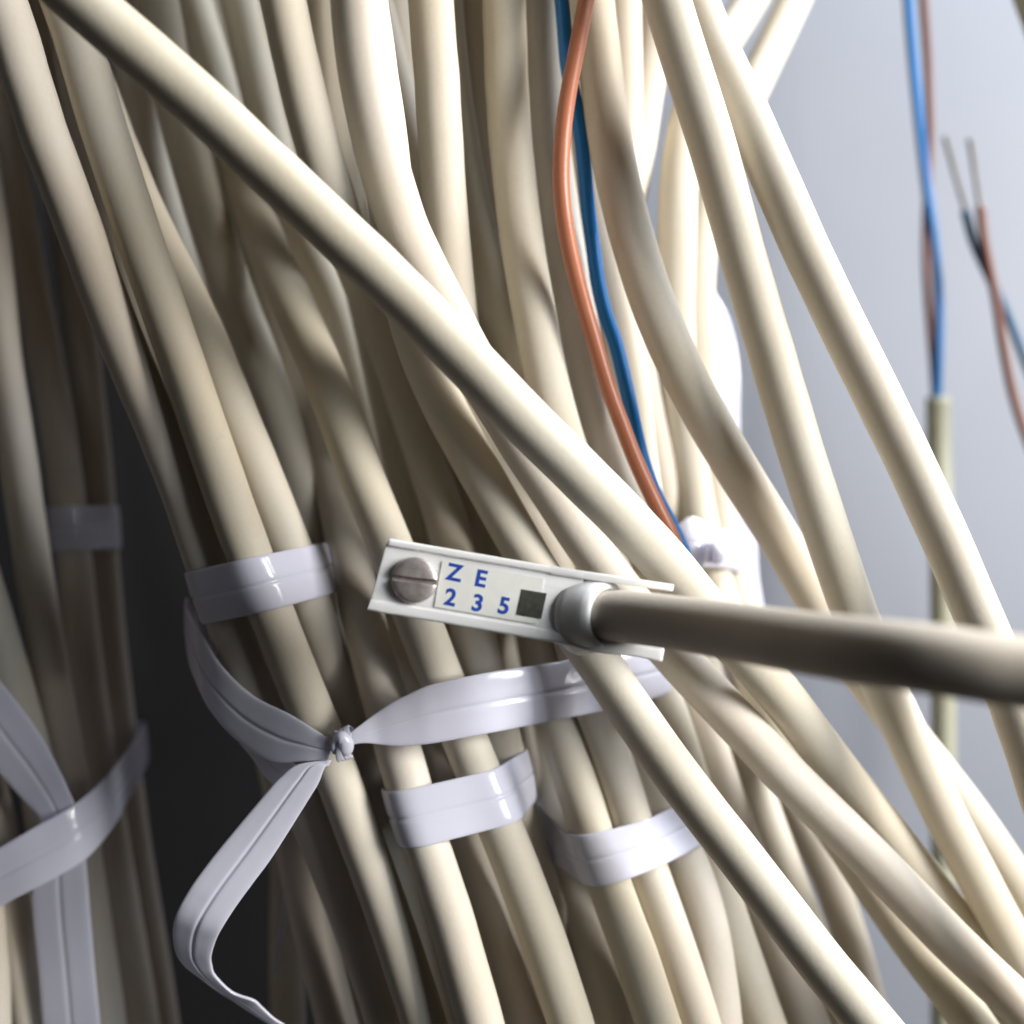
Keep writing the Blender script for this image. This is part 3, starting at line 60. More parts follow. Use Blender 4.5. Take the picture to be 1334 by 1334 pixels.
  'K21': (3.40, [(4.9,11.0,193.1),(5.5,11.0,188.2),(6.1,11.0,183.3),(6.8,10.9,178.4),(7.4,10.9,173.4),(8.1,10.8,168.5),(8.8,10.6,163.5),(9.6,10.4,158.4),(10.4,10.2,153.4),(11.2,10.0,148.3),(12.1,9.7,143.3),(13.0,9.4,138.2),(14.0,9.1,133.2),(15.0,8.8,128.2),(16.0,8.5,123.3),(17.1,8.2,118.3),(18.2,7.9,113.4),(19.4,7.6,108.6),(20.7,7.4,103.7),(22.0,7.1,99.0),(23.4,6.8,94.2),(24.8,6.5,89.4),(26.3,6.0,84.6),(27.8,5.2,79.8),(29.4,4.0,74.8),(31.0,2.6,69.9),(32.7,0.9,65.0),(34.3,-0.8,60.2),(35.9,-2.2,55.5),(37.5,-3.3,50.9),(39.1,-4.1,46.6),(40.8,-4.6,42.3),(42.6,-4.8,38.1),(44.5,-5.0,34.0),(46.4,-5.0,30.0),(48.4,-5.0,25.9),(50.4,-5.0,21.9),(52.4,-5.0,17.9),(54.4,-5.0,13.8),(56.4,-5.0,9.8),(58.3,-5.1,5.7),(60.1,-5.3,1.6),(61.9,-5.5,-2.4),(63.6,-5.8,-6.5),(65.3,-5.9,-10.6),(67.0,-6.1,-14.7),(68.7,-6.3,-18.8),(70.2,-6.5,-22.9),(71.7,-6.8,-27.1),(73.1,-6.9,-31.2),(74.5,-7.0,-35.4),(75.8,-7.0,-39.7),(77.2,-7.0,-43.9),(78.5,-7.0,-48.1),(79.8,-7.0,-52.4),(81.0,-7.0,-56.7),(82.2,-7.0,-61.0),(83.3,-7.0,-65.3),(84.3,-7.0,-69.6),(85.3,-7.0,-73.9),(86.3,-7.0,-78.3),(87.2,-7.0,-82.6)]),
  'P': (3.50, [(-91.1,52.1,231.6),(-90.4,52.1,225.6),(-89.8,52.2,219.6),(-89.1,52.3,213.7),(-88.3,52.4,207.8),(-87.6,52.5,201.9),(-86.8,52.7,196.0),(-85.9,52.8,190.1),(-85.1,53.0,184.2),(-84.1,53.1,178.3),(-83.1,53.2,172.3),(-82.0,53.2,166.3),(-80.8,53.1,160.2),(-79.6,52.9,154.1),(-78.2,52.7,148.0),(-76.8,52.4,141.9),(-75.3,52.0,135.7),(-73.8,51.7,129.7),(-72.2,51.4,123.6),(-70.5,51.1,117.6),(-68.8,50.9,111.7),(-66.9,50.6,105.7),(-65.0,50.3,99.8),(-63.0,49.8,93.9),(-60.9,49.3,88.0),(-58.7,48.6,82.1),(-56.5,47.8,76.2),(-54.4,47.1,70.3),(-52.5,46.6,64.5),(-50.6,46.2,58.8),(-48.7,45.7,53.0),(-46.7,44.7,47.2),(-44.5,43.4,41.4),(-42.3,41.9,35.6),(-40.1,40.4,29.9),(-38.1,38.9,24.3),(-36.2,37.3,18.7),(-34.3,35.2,13.1),(-32.4,32.2,7.5),(-30.4,28.3,2.1),(-28.5,23.7,-3.1),(-26.8,19.5,-8.1),(-25.3,16.0,-12.9),(-23.8,13.3,-17.6),(-22.3,11.1,-22.2),(-20.8,9.1,-26.7),(-19.3,7.5,-31.1),(-17.9,6.1,-35.5),(-16.5,4.9,-39.9),(-15.1,3.8,-44.2),(-13.7,2.8,-48.5),(-12.1,2.0,-52.7),(-10.6,1.2,-56.9),(-9.1,0.5,-61.1),(-7.8,-0.2,-65.3),(-6.5,-0.9,-69.5),(-5.2,-1.6,-73.7),(-4.1,-2.0,-77.9),(-3.0,-2.3,-82.3),(-1.9,-2.4,-86.6),(-0.9,-2.5,-91.0),(0.0,-2.6,-95.5),(1.0,-2.7,-99.9),(1.8,-2.8,-104.3),(2.6,-2.9,-108.8),(3.4,-3.0,-113.2),(4.2,-3.1,-117.7)]),
  'Q': (3.40, [(-79.2,57.4,201.5),(-78.5,57.4,195.3),(-77.7,57.4,189.2),(-76.9,57.4,183.0),(-76.1,57.4,176.9),(-75.2,57.4,170.7),(-74.3,57.3,164.6),(-73.3,57.3,158.4),(-72.3,57.3,152.3),(-71.2,57.2,146.2),(-70.1,57.2,140.0),(-69.0,57.1,133.9),(-67.7,57.1,127.8),(-66.4,57.0,121.7),(-65.1,57.0,115.7),(-63.7,56.9,109.6),(-62.2,56.8,103.6),(-60.6,56.7,97.5),(-59.0,56.6,91.5),(-57.3,56.6,85.6),(-55.5,56.5,79.6),(-53.6,56.4,73.7),(-51.7,56.1,67.8),(-49.5,55.8,61.9),(-47.3,55.3,56.0),(-45.1,54.9,50.1),(-42.9,54.5,44.3),(-40.9,54.3,38.5),(-39.0,54.3,32.7),(-37.3,54.5,26.9),(-35.7,54.6,21.0),(-34.1,54.1,15.0),(-32.6,52.8,9.0),(-30.9,50.2,3.0),(-29.0,46.3,-2.8),(-27.0,41.7,-8.3),(-24.8,36.7,-13.5),(-22.5,31.8,-18.4),(-20.2,27.1,-23.1),(-18.0,22.9,-27.5),(-15.9,19.7,-31.9),(-14.0,17.6,-36.3),(-12.1,16.3,-40.9),(-10.3,15.4,-45.4),(-8.6,14.6,-49.9),(-6.9,13.7,-54.4),(-5.2,12.7,-58.8),(-3.5,11.5,-63.1),(-1.8,10.5,-67.4),(-0.2,9.5,-71.6),(1.3,8.8,-76.0),(2.8,8.2,-80.3),(4.2,7.8,-84.8),(5.5,7.6,-89.4),(6.8,7.5,-93.9),(8.0,7.3,-98.6),(9.2,7.2,-103.2),(10.3,7.1,-107.8),(11.3,7.0,-112.5),(12.3,6.9,-117.1),(13.3,6.9,-121.8),(13.8,6.8,-124.1)]),
  'X1': (3.40, [(-51.5,28.7,0.5),(-50.3,28.6,-4.9),(-49.0,28.3,-10.3),(-47.6,27.7,-15.7),(-46.1,26.8,-20.9),(-44.5,25.7,-26.1),(-42.9,24.4,-31.2),(-41.3,23.3,-36.3),(-39.9,22.6,-41.3),(-38.6,22.2,-46.5),(-37.5,22.0,-51.7),(-36.4,22.0,-56.9),(-35.3,22.0,-62.2),(-34.2,22.0,-67.4),(-32.9,22.0,-72.6),(-31.6,22.0,-77.8),(-30.3,22.0,-83.0),(-29.0,22.0,-88.2),(-27.7,22.0,-93.4),(-26.6,22.0,-98.6),(-25.4,22.0,-103.9),(-24.4,22.0,-109.1),(-23.4,22.0,-114.4),(-22.4,22.0,-119.6),(-21.5,22.0,-124.9),(-20.6,22.0,-130.2),(-19.7,22.0,-135.5)]),
  'X2': (3.40, [(-65.8,56.0,13.9),(-64.1,56.0,7.9),(-62.4,56.0,1.9),(-60.6,56.0,-4.1),(-58.8,56.0,-10.0),(-56.8,56.0,-16.0),(-54.9,56.0,-21.9),(-53.0,56.0,-27.9),(-51.3,56.0,-33.8),(-49.6,56.0,-39.9),(-48.1,56.0,-45.9),(-46.7,56.0,-52.0),(-45.6,56.0,-58.1),(-44.9,55.8,-64.2),(-44.4,55.3,-70.3),(-44.3,54.8,-76.3),(-44.3,54.3,-82.3),(-44.3,54.1,-88.4),(-44.2,54.0,-94.6),(-44.1,54.0,-100.8),(-43.9,54.0,-106.9),(-43.6,54.0,-113.1),(-43.4,54.0,-119.3),(-43.2,54.0,-125.5),(-43.0,54.0,-131.7),(-42.9,54.0,-137.9),(-42.7,54.0,-144.0),(-42.5,54.0,-150.2),(-42.4,54.0,-156.4),(-42.3,54.0,-159.5)]),
  'R1': (3.60, [(-83.4,48.4,231.4),(-83.1,48.3,225.4),(-82.8,48.3,219.4),(-82.5,48.2,213.4),(-82.2,48.1,207.3),(-81.8,47.9,201.3),(-81.5,47.7,195.2),(-81.1,47.5,189.1),(-80.6,47.3,183.0),(-80.2,47.1,176.8),(-79.7,46.8,170.7),(-79.2,46.5,164.6),(-78.7,46.2,158.5),(-78.2,45.8,152.3),(-77.6,45.5,146.3),(-77.0,45.2,140.2),(-76.5,45.0,134.2),(-75.9,44.8,128.3),(-75.3,44.6,122.3),(-74.7,44.5,116.4),(-74.0,44.3,110.5),(-73.4,44.3,104.7),(-72.7,44.2,98.8),(-72.1,44.1,93.0),(-71.3,44.1,87.2),(-70.5,44.1,81.4),(-69.4,44.0,75.7),(-68.2,44.0,70.0),(-66.9,44.0,64.3),(-65.4,44.0,58.7),(-63.7,44.0,53.0),(-62.1,44.0,47.5),(-60.3,44.0,41.9),(-58.5,44.0,36.3),(-56.6,43.9,30.8),(-54.7,43.8,25.3),(-52.8,43.6,19.7),(-50.9,43.4,14.2),(-49.1,43.3,8.6),(-47.2,43.2,3.1),(-45.4,43.4,-2.4),(-43.8,43.6,-8.0),(-42.2,44.1,-13.6),(-40.8,44.7,-19.3),(-39.5,45.4,-25.0),(-38.1,46.1,-30.8),(-36.6,46.7,-36.6),(-35.0,47.2,-42.3),(-33.2,47.6,-48.0),(-31.2,47.9,-53.7),(-29.2,48.1,-59.3),(-27.1,48.5,-65.0),(-24.9,48.8,-70.6),(-22.7,49.2,-76.3),(-20.6,49.5,-82.0),(-18.5,49.7,-87.6),(-16.4,49.9,-93.3),(-14.4,50.0,-99.1),(-12.5,50.1,-104.8),(-10.7,50.2,-110.5),(-8.9,50.2,-116.3),(-7.3,50.2,-122.1),(-5.7,50.2,-127.9),(-4.2,50.3,-133.7),(-2.7,50.3,-139.6),(-1.3,50.3,-145.4),(0.0,50.4,-151.3),(0.7,50.4,-154.2)]),
  'R2': (3.50, [(-89.8,29.7,211.3),(-89.5,29.7,205.8),(-89.2,29.7,200.4),(-88.9,29.7,195.0),(-88.6,29.7,189.5),(-88.2,29.7,184.1),(-87.8,29.7,178.7),(-87.4,29.7,173.3),(-87.0,29.8,167.8),(-86.6,29.8,162.4),(-86.1,29.8,157.0),(-85.7,29.8,151.6),(-85.2,29.8,146.2),(-84.7,29.8,140.8),(-84.1,29.8,135.4),(-83.6,29.8,130.0),(-83.0,29.8,124.5),(-82.3,29.9,119.2),(-81.7,29.9,113.8),(-81.0,29.9,108.4),(-80.3,29.9,103.0),(-79.5,29.9,97.6),(-78.8,30.0,92.2),(-78.0,30.1,86.9),(-77.1,30.2,81.6),(-76.2,30.4,76.3),(-75.1,30.6,71.0),(-73.9,30.9,65.8),(-72.6,31.1,60.6),(-71.1,31.4,55.4),(-69.6,31.6,50.2),(-68.1,31.8,45.0),(-66.5,32.0,39.8),(-65.0,32.3,34.6),(-63.5,32.8,29.4),(-62.0,33.3,24.2),(-60.5,33.9,18.9),(-59.0,34.7,13.7),(-57.6,35.7,8.4),(-56.1,36.7,3.1),(-54.7,37.7,-2.3),(-53.2,38.6,-7.7),(-51.6,39.3,-13.1),(-49.9,39.9,-18.6),(-48.1,40.5,-24.0),(-46.2,41.3,-29.5),(-44.3,42.2,-35.0),(-42.5,43.4,-40.6),(-40.8,44.9,-46.4),(-39.1,46.4,-52.3),(-37.5,48.1,-58.3),(-35.9,49.7,-64.4),(-34.4,51.2,-70.6),(-33.0,52.5,-76.9),(-31.8,53.6,-83.2),(-30.6,54.5,-89.5),(-29.5,55.3,-95.8),(-28.3,55.8,-102.1),(-27.2,56.2,-108.4),(-26.1,56.5,-114.5),(-25.1,56.6,-120.7),(-24.1,56.7,-126.8),(-23.1,56.9,-133.0),(-22.2,57.0,-139.2),(-21.3,57.1,-145.4),(-20.4,57.2,-151.6),(-19.6,57.3,-157.8),(-19.2,57.3,-160.9)]),
  'V0': (3.30, [(-123.0,31.7,121.7),(-122.4,31.7,116.3),(-121.8,31.9,110.9),(-121.2,32.0,105.5),(-120.5,32.2,100.1),(-119.9,32.4,94.7),(-119.2,32.6,89.3),(-118.4,32.8,83.9),(-117.6,32.9,78.4),(-116.8,33.0,73.0),(-115.8,33.1,67.6),(-114.9,33.2,62.1),(-113.8,33.3,56.7),(-112.7,33.3,51.3),(-111.6,33.4,45.9),(-110.3,33.4,40.4),(-109.0,33.4,35.0),(-107.6,33.4,29.6),(-106.1,33.2,24.2),(-104.5,33.1,18.9),(-102.8,32.8,13.5),(-101.0,32.4,8.2),(-99.1,32.1,2.9),(-97.1,31.7,-2.3),(-95.1,31.4,-7.5),(-93.3,31.1,-12.7),(-91.6,30.9,-17.9),(-90.0,30.8,-23.2),(-88.4,30.7,-28.5),(-86.9,30.7,-33.8),(-85.5,30.8,-39.1),(-84.4,31.1,-44.5),(-83.5,31.7,-50.0),(-83.0,32.4,-55.7),(-82.8,33.2,-61.4),(-82.6,34.0,-67.2),(-82.4,34.8,-73.0),(-82.1,35.5,-78.9),(-81.7,36.0,-84.7),(-81.2,36.3,-90.4),(-80.7,36.6,-96.2),(-80.2,36.7,-101.8),(-79.7,36.8,-107.5),(-79.2,36.8,-113.2),(-78.7,36.9,-118.9),(-78.3,36.9,-124.5),(-77.9,37.0,-130.2),(-77.5,37.1,-135.9),(-77.1,37.1,-141.6),(-76.7,37.2,-147.3)]),
  'V1': (3.30, [(-110.5,40.0,201.1),(-110.2,40.0,195.3),(-109.9,40.0,189.6),(-109.6,40.0,183.9),(-109.2,40.0,178.1),(-108.9,40.0,172.4),(-108.5,40.0,166.7),(-108.2,40.0,161.0),(-107.7,40.0,155.2),(-107.3,40.0,149.5),(-106.9,40.0,143.8),(-106.4,40.0,138.1),(-105.9,40.0,132.4),(-105.4,40.0,126.6),(-104.9,40.0,120.9),(-104.3,40.0,115.2),(-103.8,40.0,109.5),(-103.1,40.0,103.8),(-102.5,40.0,98.1),(-101.8,40.0,92.4),(-101.1,40.0,86.7),(-100.4,40.0,81.0),(-99.6,40.0,75.3),(-98.8,40.0,69.6),(-97.9,40.0,64.0),(-97.1,40.0,58.3),(-96.3,40.0,52.6),(-95.7,40.0,46.9),(-95.1,40.0,41.2),(-94.6,40.0,35.5),(-94.0,40.0,29.8),(-93.2,40.0,24.1),(-92.3,40.0,18.4),(-91.4,39.9,12.8),(-90.5,39.8,7.1),(-89.6,39.4,1.4),(-88.6,39.1,-4.3),(-87.7,38.7,-9.9),(-86.7,38.4,-15.5),(-85.8,38.2,-21.1),(-84.8,38.2,-26.7),(-83.8,38.2,-32.3),(-82.9,38.3,-38.0),(-81.9,38.4,-43.6),(-80.9,38.6,-49.2),(-80.0,38.8,-54.9),(-79.1,38.9,-60.6),(-78.3,39.1,-66.3),(-77.5,39.2,-71.9),(-76.7,39.2,-77.6),(-75.8,39.1,-83.2),(-74.9,38.9,-88.8),(-74.1,38.7,-94.4),(-73.3,38.6,-99.9),(-72.5,38.4,-105.5),(-71.7,38.3,-111.1),(-71.1,38.2,-116.7),(-70.4,38.2,-122.3),(-69.8,38.1,-128.0),(-69.2,38.1,-133.6),(-68.7,38.1,-139.2),(-68.1,38.0,-144.9),(-67.9,38.0,-147.7)]),
  'Vm': (3.30, [(-117.3,26.4,93.3),(-116.8,26.5,88.0),(-116.3,26.5,82.6),(-115.8,26.5,77.3),(-115.2,26.6,72.0),(-114.6,26.6,66.6),(-113.9,26.6,61.3),(-113.3,26.6,56.0),(-112.6,26.7,50.6),(-111.8,26.7,45.3),(-111.1,26.8,40.0),(-110.3,26.9,34.7),(-109.5,27.0,29.4),(-108.6,27.1,24.1),(-107.8,27.3,18.8),(-106.9,27.6,13.5),(-106.0,27.8,8.2),(-105.0,28.1,2.9),(-104.0,28.4,-2.4),(-102.9,28.7,-7.7),(-101.8,29.0,-13.0),(-100.5,29.2,-18.3),(-99.2,29.4,-23.6),(-97.8,29.6,-28.9),(-96.3,29.7,-34.1),(-94.7,29.7,-39.4),(-93.1,29.7,-44.6),(-91.6,29.7,-49.8),(-90.3,29.6,-55.1),(-89.2,29.7,-60.5),(-88.2,29.8,-65.9),(-87.4,30.0,-71.4),(-86.5,30.2,-76.8),(-85.7,30.4,-82.3),(-84.9,30.5,-87.8),(-84.0,30.6,-93.2),(-83.2,30.6,-98.7),(-82.4,30.5,-104.1),(-81.7,30.5,-109.5),(-80.9,30.5,-115.0),(-80.3,30.5,-120.4),(-79.6,30.5,-125.8),(-79.0,30.5,-131.3),(-78.4,30.5,-136.8),(-77.8,30.5,-142.2)]),
  'Vn': (3.30, [(-105.6,24.0,67.7),(-105.3,24.0,62.4),(-104.9,23.9,57.1),(-104.5,23.9,51.8),(-104.2,23.9,46.5),(-103.8,23.9,41.2),(-103.3,23.9,35.9),(-102.9,23.8,30.6),(-102.4,23.8,25.4),(-101.9,23.7,20.1),(-101.4,23.7,14.8),(-100.8,23.6,9.5),(-100.3,23.6,4.3),(-99.7,23.5,-1.0),(-99.0,23.5,-6.3),(-98.4,23.4,-11.5),(-97.7,23.4,-16.8),(-97.0,23.3,-22.0),(-96.2,23.3,-27.2),(-95.5,23.2,-32.5),(-94.6,23.2,-37.7),(-93.8,23.2,-42.9),(-92.9,23.2,-48.1),(-92.0,23.2,-53.3),(-91.1,23.2,-58.5),(-90.3,23.3,-63.8),(-89.6,23.4,-69.0),(-89.2,23.5,-74.3),(-88.8,23.6,-79.6),(-88.7,23.7,-85.0),(-88.6,23.7,-90.3),(-88.5,23.8,-95.6),(-88.4,23.8,-100.9),(-88.3,23.9,-106.3),(-88.2,23.9,-111.6),(-88.1,23.9,-116.9),(-88.0,24.0,-122.2),(-87.9,24.0,-127.5),(-87.8,24.0,-132.8),(-87.7,24.0,-138.1)]),
  'V2': (3.30, [(-116.5,52.0,219.4),(-116.1,52.0,213.4),(-115.7,52.0,207.4),(-115.3,52.0,201.3),(-114.8,52.0,195.3),(-114.4,52.0,189.3),(-113.9,52.0,183.3),(-113.3,52.0,177.2),(-112.8,52.0,171.2),(-112.2,52.0,165.2),(-111.6,52.0,159.2),(-111.0,52.0,153.2),(-110.3,52.0,147.2),(-109.6,52.0,141.2),(-108.9,52.0,135.2),(-108.1,52.0,129.2),(-107.3,52.0,123.2),(-106.5,52.0,117.2),(-105.6,52.0,111.2),(-104.7,52.0,105.3),(-103.8,52.0,99.3),(-102.7,52.0,93.3),(-101.7,52.0,87.4),(-100.6,52.0,81.4),(-99.4,52.0,75.5),(-98.2,52.0,69.6),(-97.1,52.0,63.7),(-96.0,52.0,57.7),(-94.9,52.0,51.8),(-93.9,52.0,45.8),(-92.9,52.0,39.9),(-91.7,52.0,33.9),(-90.6,52.0,28.0),(-89.5,52.0,22.1),(-88.5,52.0,16.1),(-87.6,52.0,10.1),(-86.8,52.0,4.1),(-86.1,52.0,-1.9),(-85.4,52.0,-7.9),(-84.8,52.0,-13.9),(-84.2,52.0,-19.9),(-83.5,52.0,-25.9),(-82.8,52.0,-31.9),(-82.0,52.0,-37.9),(-81.1,52.0,-43.9),(-80.2,52.0,-49.8),(-79.3,52.0,-55.8),(-78.3,52.0,-61.8),(-77.4,52.0,-67.8),(-76.4,52.0,-73.7),(-75.4,52.0,-79.7),(-74.4,52.0,-85.6),(-73.4,52.0,-91.6),(-72.5,52.0,-97.6),(-71.6,52.0,-103.5),(-70.7,52.0,-109.5),(-69.8,52.0,-115.5),(-69.0,52.0,-121.5),(-68.3,52.0,-127.5),(-67.6,52.0,-133.5),(-66.9,52.0,-139.5),(-66.2,52.0,-145.5),(-65.6,52.0,-151.5),(-65.0,52.0,-157.5)]),
  'V3': (3.30, [(-104.7,60.0,228.2),(-104.4,60.0,221.9),(-104.2,60.0,215.7),(-103.9,60.0,209.5),(-103.5,60.0,203.2),(-103.2,60.0,197.0),(-102.9,60.0,190.7),(-102.5,60.0,184.5),(-102.1,60.0,178.2),(-101.7,60.0,172.0),(-101.3,60.0,165.8),(-100.9,60.0,159.5),(-100.4,60.0,153.3),(-99.9,60.0,147.1),(-99.4,60.0,140.8),(-98.9,60.0,134.6),(-98.4,60.0,128.4),(-97.8,60.0,122.2),(-97.2,60.0,115.9),(-96.5,60.0,109.7),(-95.9,60.0,103.5),(-95.2,60.0,97.3),(-94.4,60.0,91.1),(-93.7,60.0,84.9),(-92.9,60.0,78.7),(-92.0,60.0,72.5),(-91.2,60.0,66.3),(-90.4,60.0,60.1),(-89.5,60.0,53.9),(-88.7,60.0,47.7),(-87.9,60.0,41.5),(-87.0,60.0,35.3),(-86.2,60.0,29.1),(-85.5,60.0,22.9),(-84.8,60.0,16.7),(-84.2,60.0,10.5),(-83.7,60.0,4.2),(-83.2,60.0,-2.0),(-82.8,60.0,-8.2),(-82.3,60.0,-14.5),(-81.8,60.0,-20.7),(-81.2,60.0,-26.9),(-80.5,60.0,-33.1),(-79.8,60.0,-39.3),(-79.1,60.0,-45.5),(-78.3,60.0,-51.7),(-77.5,60.0,-57.9),(-76.7,60.0,-64.1),(-75.8,60.0,-70.3),(-74.8,60.0,-76.5),(-73.8,60.0,-82.7),(-72.8,60.0,-88.8),(-71.8,60.0,-95.0),(-70.9,60.0,-101.2),(-70.0,60.0,-107.4),(-69.1,60.0,-113.6),(-68.3,60.0,-119.8),(-67.5,60.0,-126.0),(-66.7,60.0,-132.2),(-66.0,60.0,-138.4),(-65.4,60.0,-144.6),(-64.7,60.0,-150.8),(-64.1,60.0,-157.0),(-63.5,60.0,-163.2)]),
  'sheath': (2.90, [(104.7,110.0,28.1),(104.8,110.0,20.4),(104.9,110.0,12.6),(105.1,110.0,4.9),(105.4,110.0,-2.8),(105.6,110.0,-10.6),(105.7,110.0,-18.3),(105.8,110.0,-26.1),(105.9,110.0,-33.8),(106.0,110.0,-41.5),(106.0,110.0,-49.3),(106.0,110.0,-57.0),(106.0,110.0,-64.8),(106.0,110.0,-72.5),(106.0,110.0,-80.2),(106.0,110.0,-88.0),(106.0,110.0,-95.7),(106.0,110.0,-103.5),(106.0,110.0,-111.2),(106.0,110.0,-118.9),(106.0,110.0,-126.7),(106.0,110.0,-134.4),(106.0,110.0,-138.3)]),
  'sb1': (1.15, [(96.1,108.0,132.4),(96.6,108.0,124.5),(97.2,108.0,116.6),(97.9,108.0,108.7),(98.7,108.0,100.8),(99.5,108.0,92.9),(100.4,108.0,85.0),(101.4,108.0,77.1),(102.6,108.0,69.2),(103.5,108.0,61.4),(104.1,108.0,53.4),(104.2,107.9,45.5),(104.1,108.1,37.6),(104.2,109.2,29.8),(104.3,110.0,25.8)]),
  'sb2': (1.05, [(100.9,111.0,133.9),(101.4,111.0,125.9),(102.0,111.0,117.9),(102.5,111.0,109.9),(102.9,111.4,102.0),(103.3,111.8,94.2),(103.2,112.0,86.2),(102.8,112.0,78.2),(102.5,112.0,70.1),(102.5,112.0,62.1),(102.9,112.0,54.1),(103.5,112.0,46.1),(104.1,111.7,38.0),(104.4,111.0,29.9),(104.4,110.6,25.9)]),
  'w1a': (1.05, [(107.3,100.0,71.5),(109.5,100.2,63.9),(112.9,100.7,56.8),(116.6,101.0,49.8),(119.6,101.0,42.4),(122.4,101.0,35.0),(125.5,101.0,27.6),(128.7,101.1,20.4),(131.6,101.0,13.0),(134.0,100.7,5.4),(136.0,100.2,-2.2),(137.0,100.0,-6.0)]),
  'w1t': (0.60, [(102.4,99.5,88.8),(103.9,99.7,83.8),(105.3,99.8,78.7),(106.8,99.9,73.7),(107.5,100.0,71.1)]),
  'w2a': (1.10, [(110.2,98.0,72.0),(111.0,98.0,64.5),(112.4,98.0,57.1),(113.9,98.0,49.7),(115.0,98.0,42.2),(116.3,98.0,34.8),(117.9,98.0,27.4),(120.1,98.0,20.2),(122.9,98.1,13.2),(126.5,98.5,6.4),(130.5,99.1,-0.2),(135.0,99.7,-6.5),(137.4,100.0,-9.6)]),
  'w2t': (0.60, [(107.6,98.0,87.9),(108.4,98.0,83.2),(109.1,98.0,78.4),(109.8,98.0,73.7),(110.2,98.0,71.3)]),
  'wsh': (2.90, [(135.5,100.0,-4.2),(137.9,100.0,-12.0),(139.4,100.0,-20.0),(140.2,100.0,-28.1),(140.8,100.0,-36.2),(141.4,100.0,-44.3),(141.9,100.0,-52.4),(142.4,100.0,-60.6)]),
  'crn': (3.30, [(77.4,70.0,259.7),(78.2,70.0,253.2),(79.0,70.0,246.6),(79.8,70.0,240.0),(80.6,70.0,233.4),(81.6,70.0,226.9),(82.5,70.0,220.3),(83.5,70.0,213.8),(84.6,70.0,207.2),(85.7,70.0,200.7),(86.8,70.0,194.1),(88.1,70.0,187.6),(89.3,70.0,181.1),(90.7,70.0,174.6),(92.1,70.0,168.2),(93.6,70.0,161.7),(95.1,70.0,155.3),(96.7,70.0,148.8),(98.4,70.0,142.4),(100.2,70.0,136.0),(102.1,70.0,129.7),(104.1,70.0,123.4),(106.1,70.0,117.1),(108.3,70.0,110.8),(110.6,70.0,104.6),(112.9,70.0,98.4),(115.1,70.0,92.1),(117.3,70.0,85.8),(119.3,70.0,79.5),(121.2,70.0,73.2),(123.0,70.0,66.8),(124.7,70.0,60.4),(126.4,70.0,54.0),(127.9,70.0,47.5),(129.4,70.0,41.1),(130.8,70.0,34.6),(132.2,70.0,28.1)]),
  'F0': (3.60, [(-101.9,58.0,239.7),(-101.4,58.0,233.5),(-100.8,58.0,227.3),(-100.2,58.0,221.1),(-99.6,58.1,214.9),(-99.0,58.1,208.7),(-98.3,58.1,202.5),(-97.6,58.1,196.3),(-96.9,58.1,190.1),(-96.1,58.1,183.9),(-95.3,58.1,177.7),(-94.5,58.1,171.5),(-93.6,58.1,165.4),(-92.7,58.1,159.2),(-91.7,58.1,153.1),(-90.7,58.1,146.9),(-89.6,58.1,140.8),(-88.5,58.1,134.6),(-87.3,58.1,128.5),(-86.1,58.1,122.4),(-84.8,58.1,116.3),(-83.4,58.2,110.2),(-82.0,58.2,104.2),(-80.6,58.3,98.2),(-79.1,58.4,92.1),(-77.4,58.3,86.1),(-75.5,58.1,80.0),(-73.4,57.6,74.0),(-71.2,57.1,67.9),(-69.2,56.8,62.0),(-67.5,57.0,56.1),(-66.1,57.6,50.2),(-64.8,58.3,44.3),(-63.2,58.7,38.4),(-61.4,58.6,32.4),(-59.3,58.1,26.4),(-57.0,57.6,20.5),(-54.7,57.3,14.6),(-52.4,57.2,8.9),(-50.2,57.4,3.1),(-48.0,57.7,-2.7),(-46.0,57.9,-8.6),(-44.1,58.0,-14.5),(-42.3,57.9,-20.5),(-40.5,57.7,-26.4),(-38.7,57.4,-32.4),(-36.9,57.1,-38.3),(-35.1,57.0,-44.2),(-33.3,57.2,-50.2),(-31.5,57.7,-56.3),(-29.7,58.4,-62.4),(-27.9,59.0,-68.5),(-26.1,59.4,-74.6),(-24.3,59.4,-80.6),(-22.4,59.2,-86.5),(-20.5,58.7,-92.3),(-18.5,58.1,-98.0),(-16.4,57.4,-103.6),(-14.5,56.7,-109.2),(-12.6,56.3,-114.8),(-10.8,56.0,-120.6),(-9.1,55.8,-126.5),(-7.5,55.7,-132.4),(-6.0,55.6,-138.3),(-4.6,55.5,-144.2),(-3.2,55.4,-150.2),(-1.9,55.3,-156.2),(-0.6,55.3,-162.1),(0.6,55.2,-168.1)]),
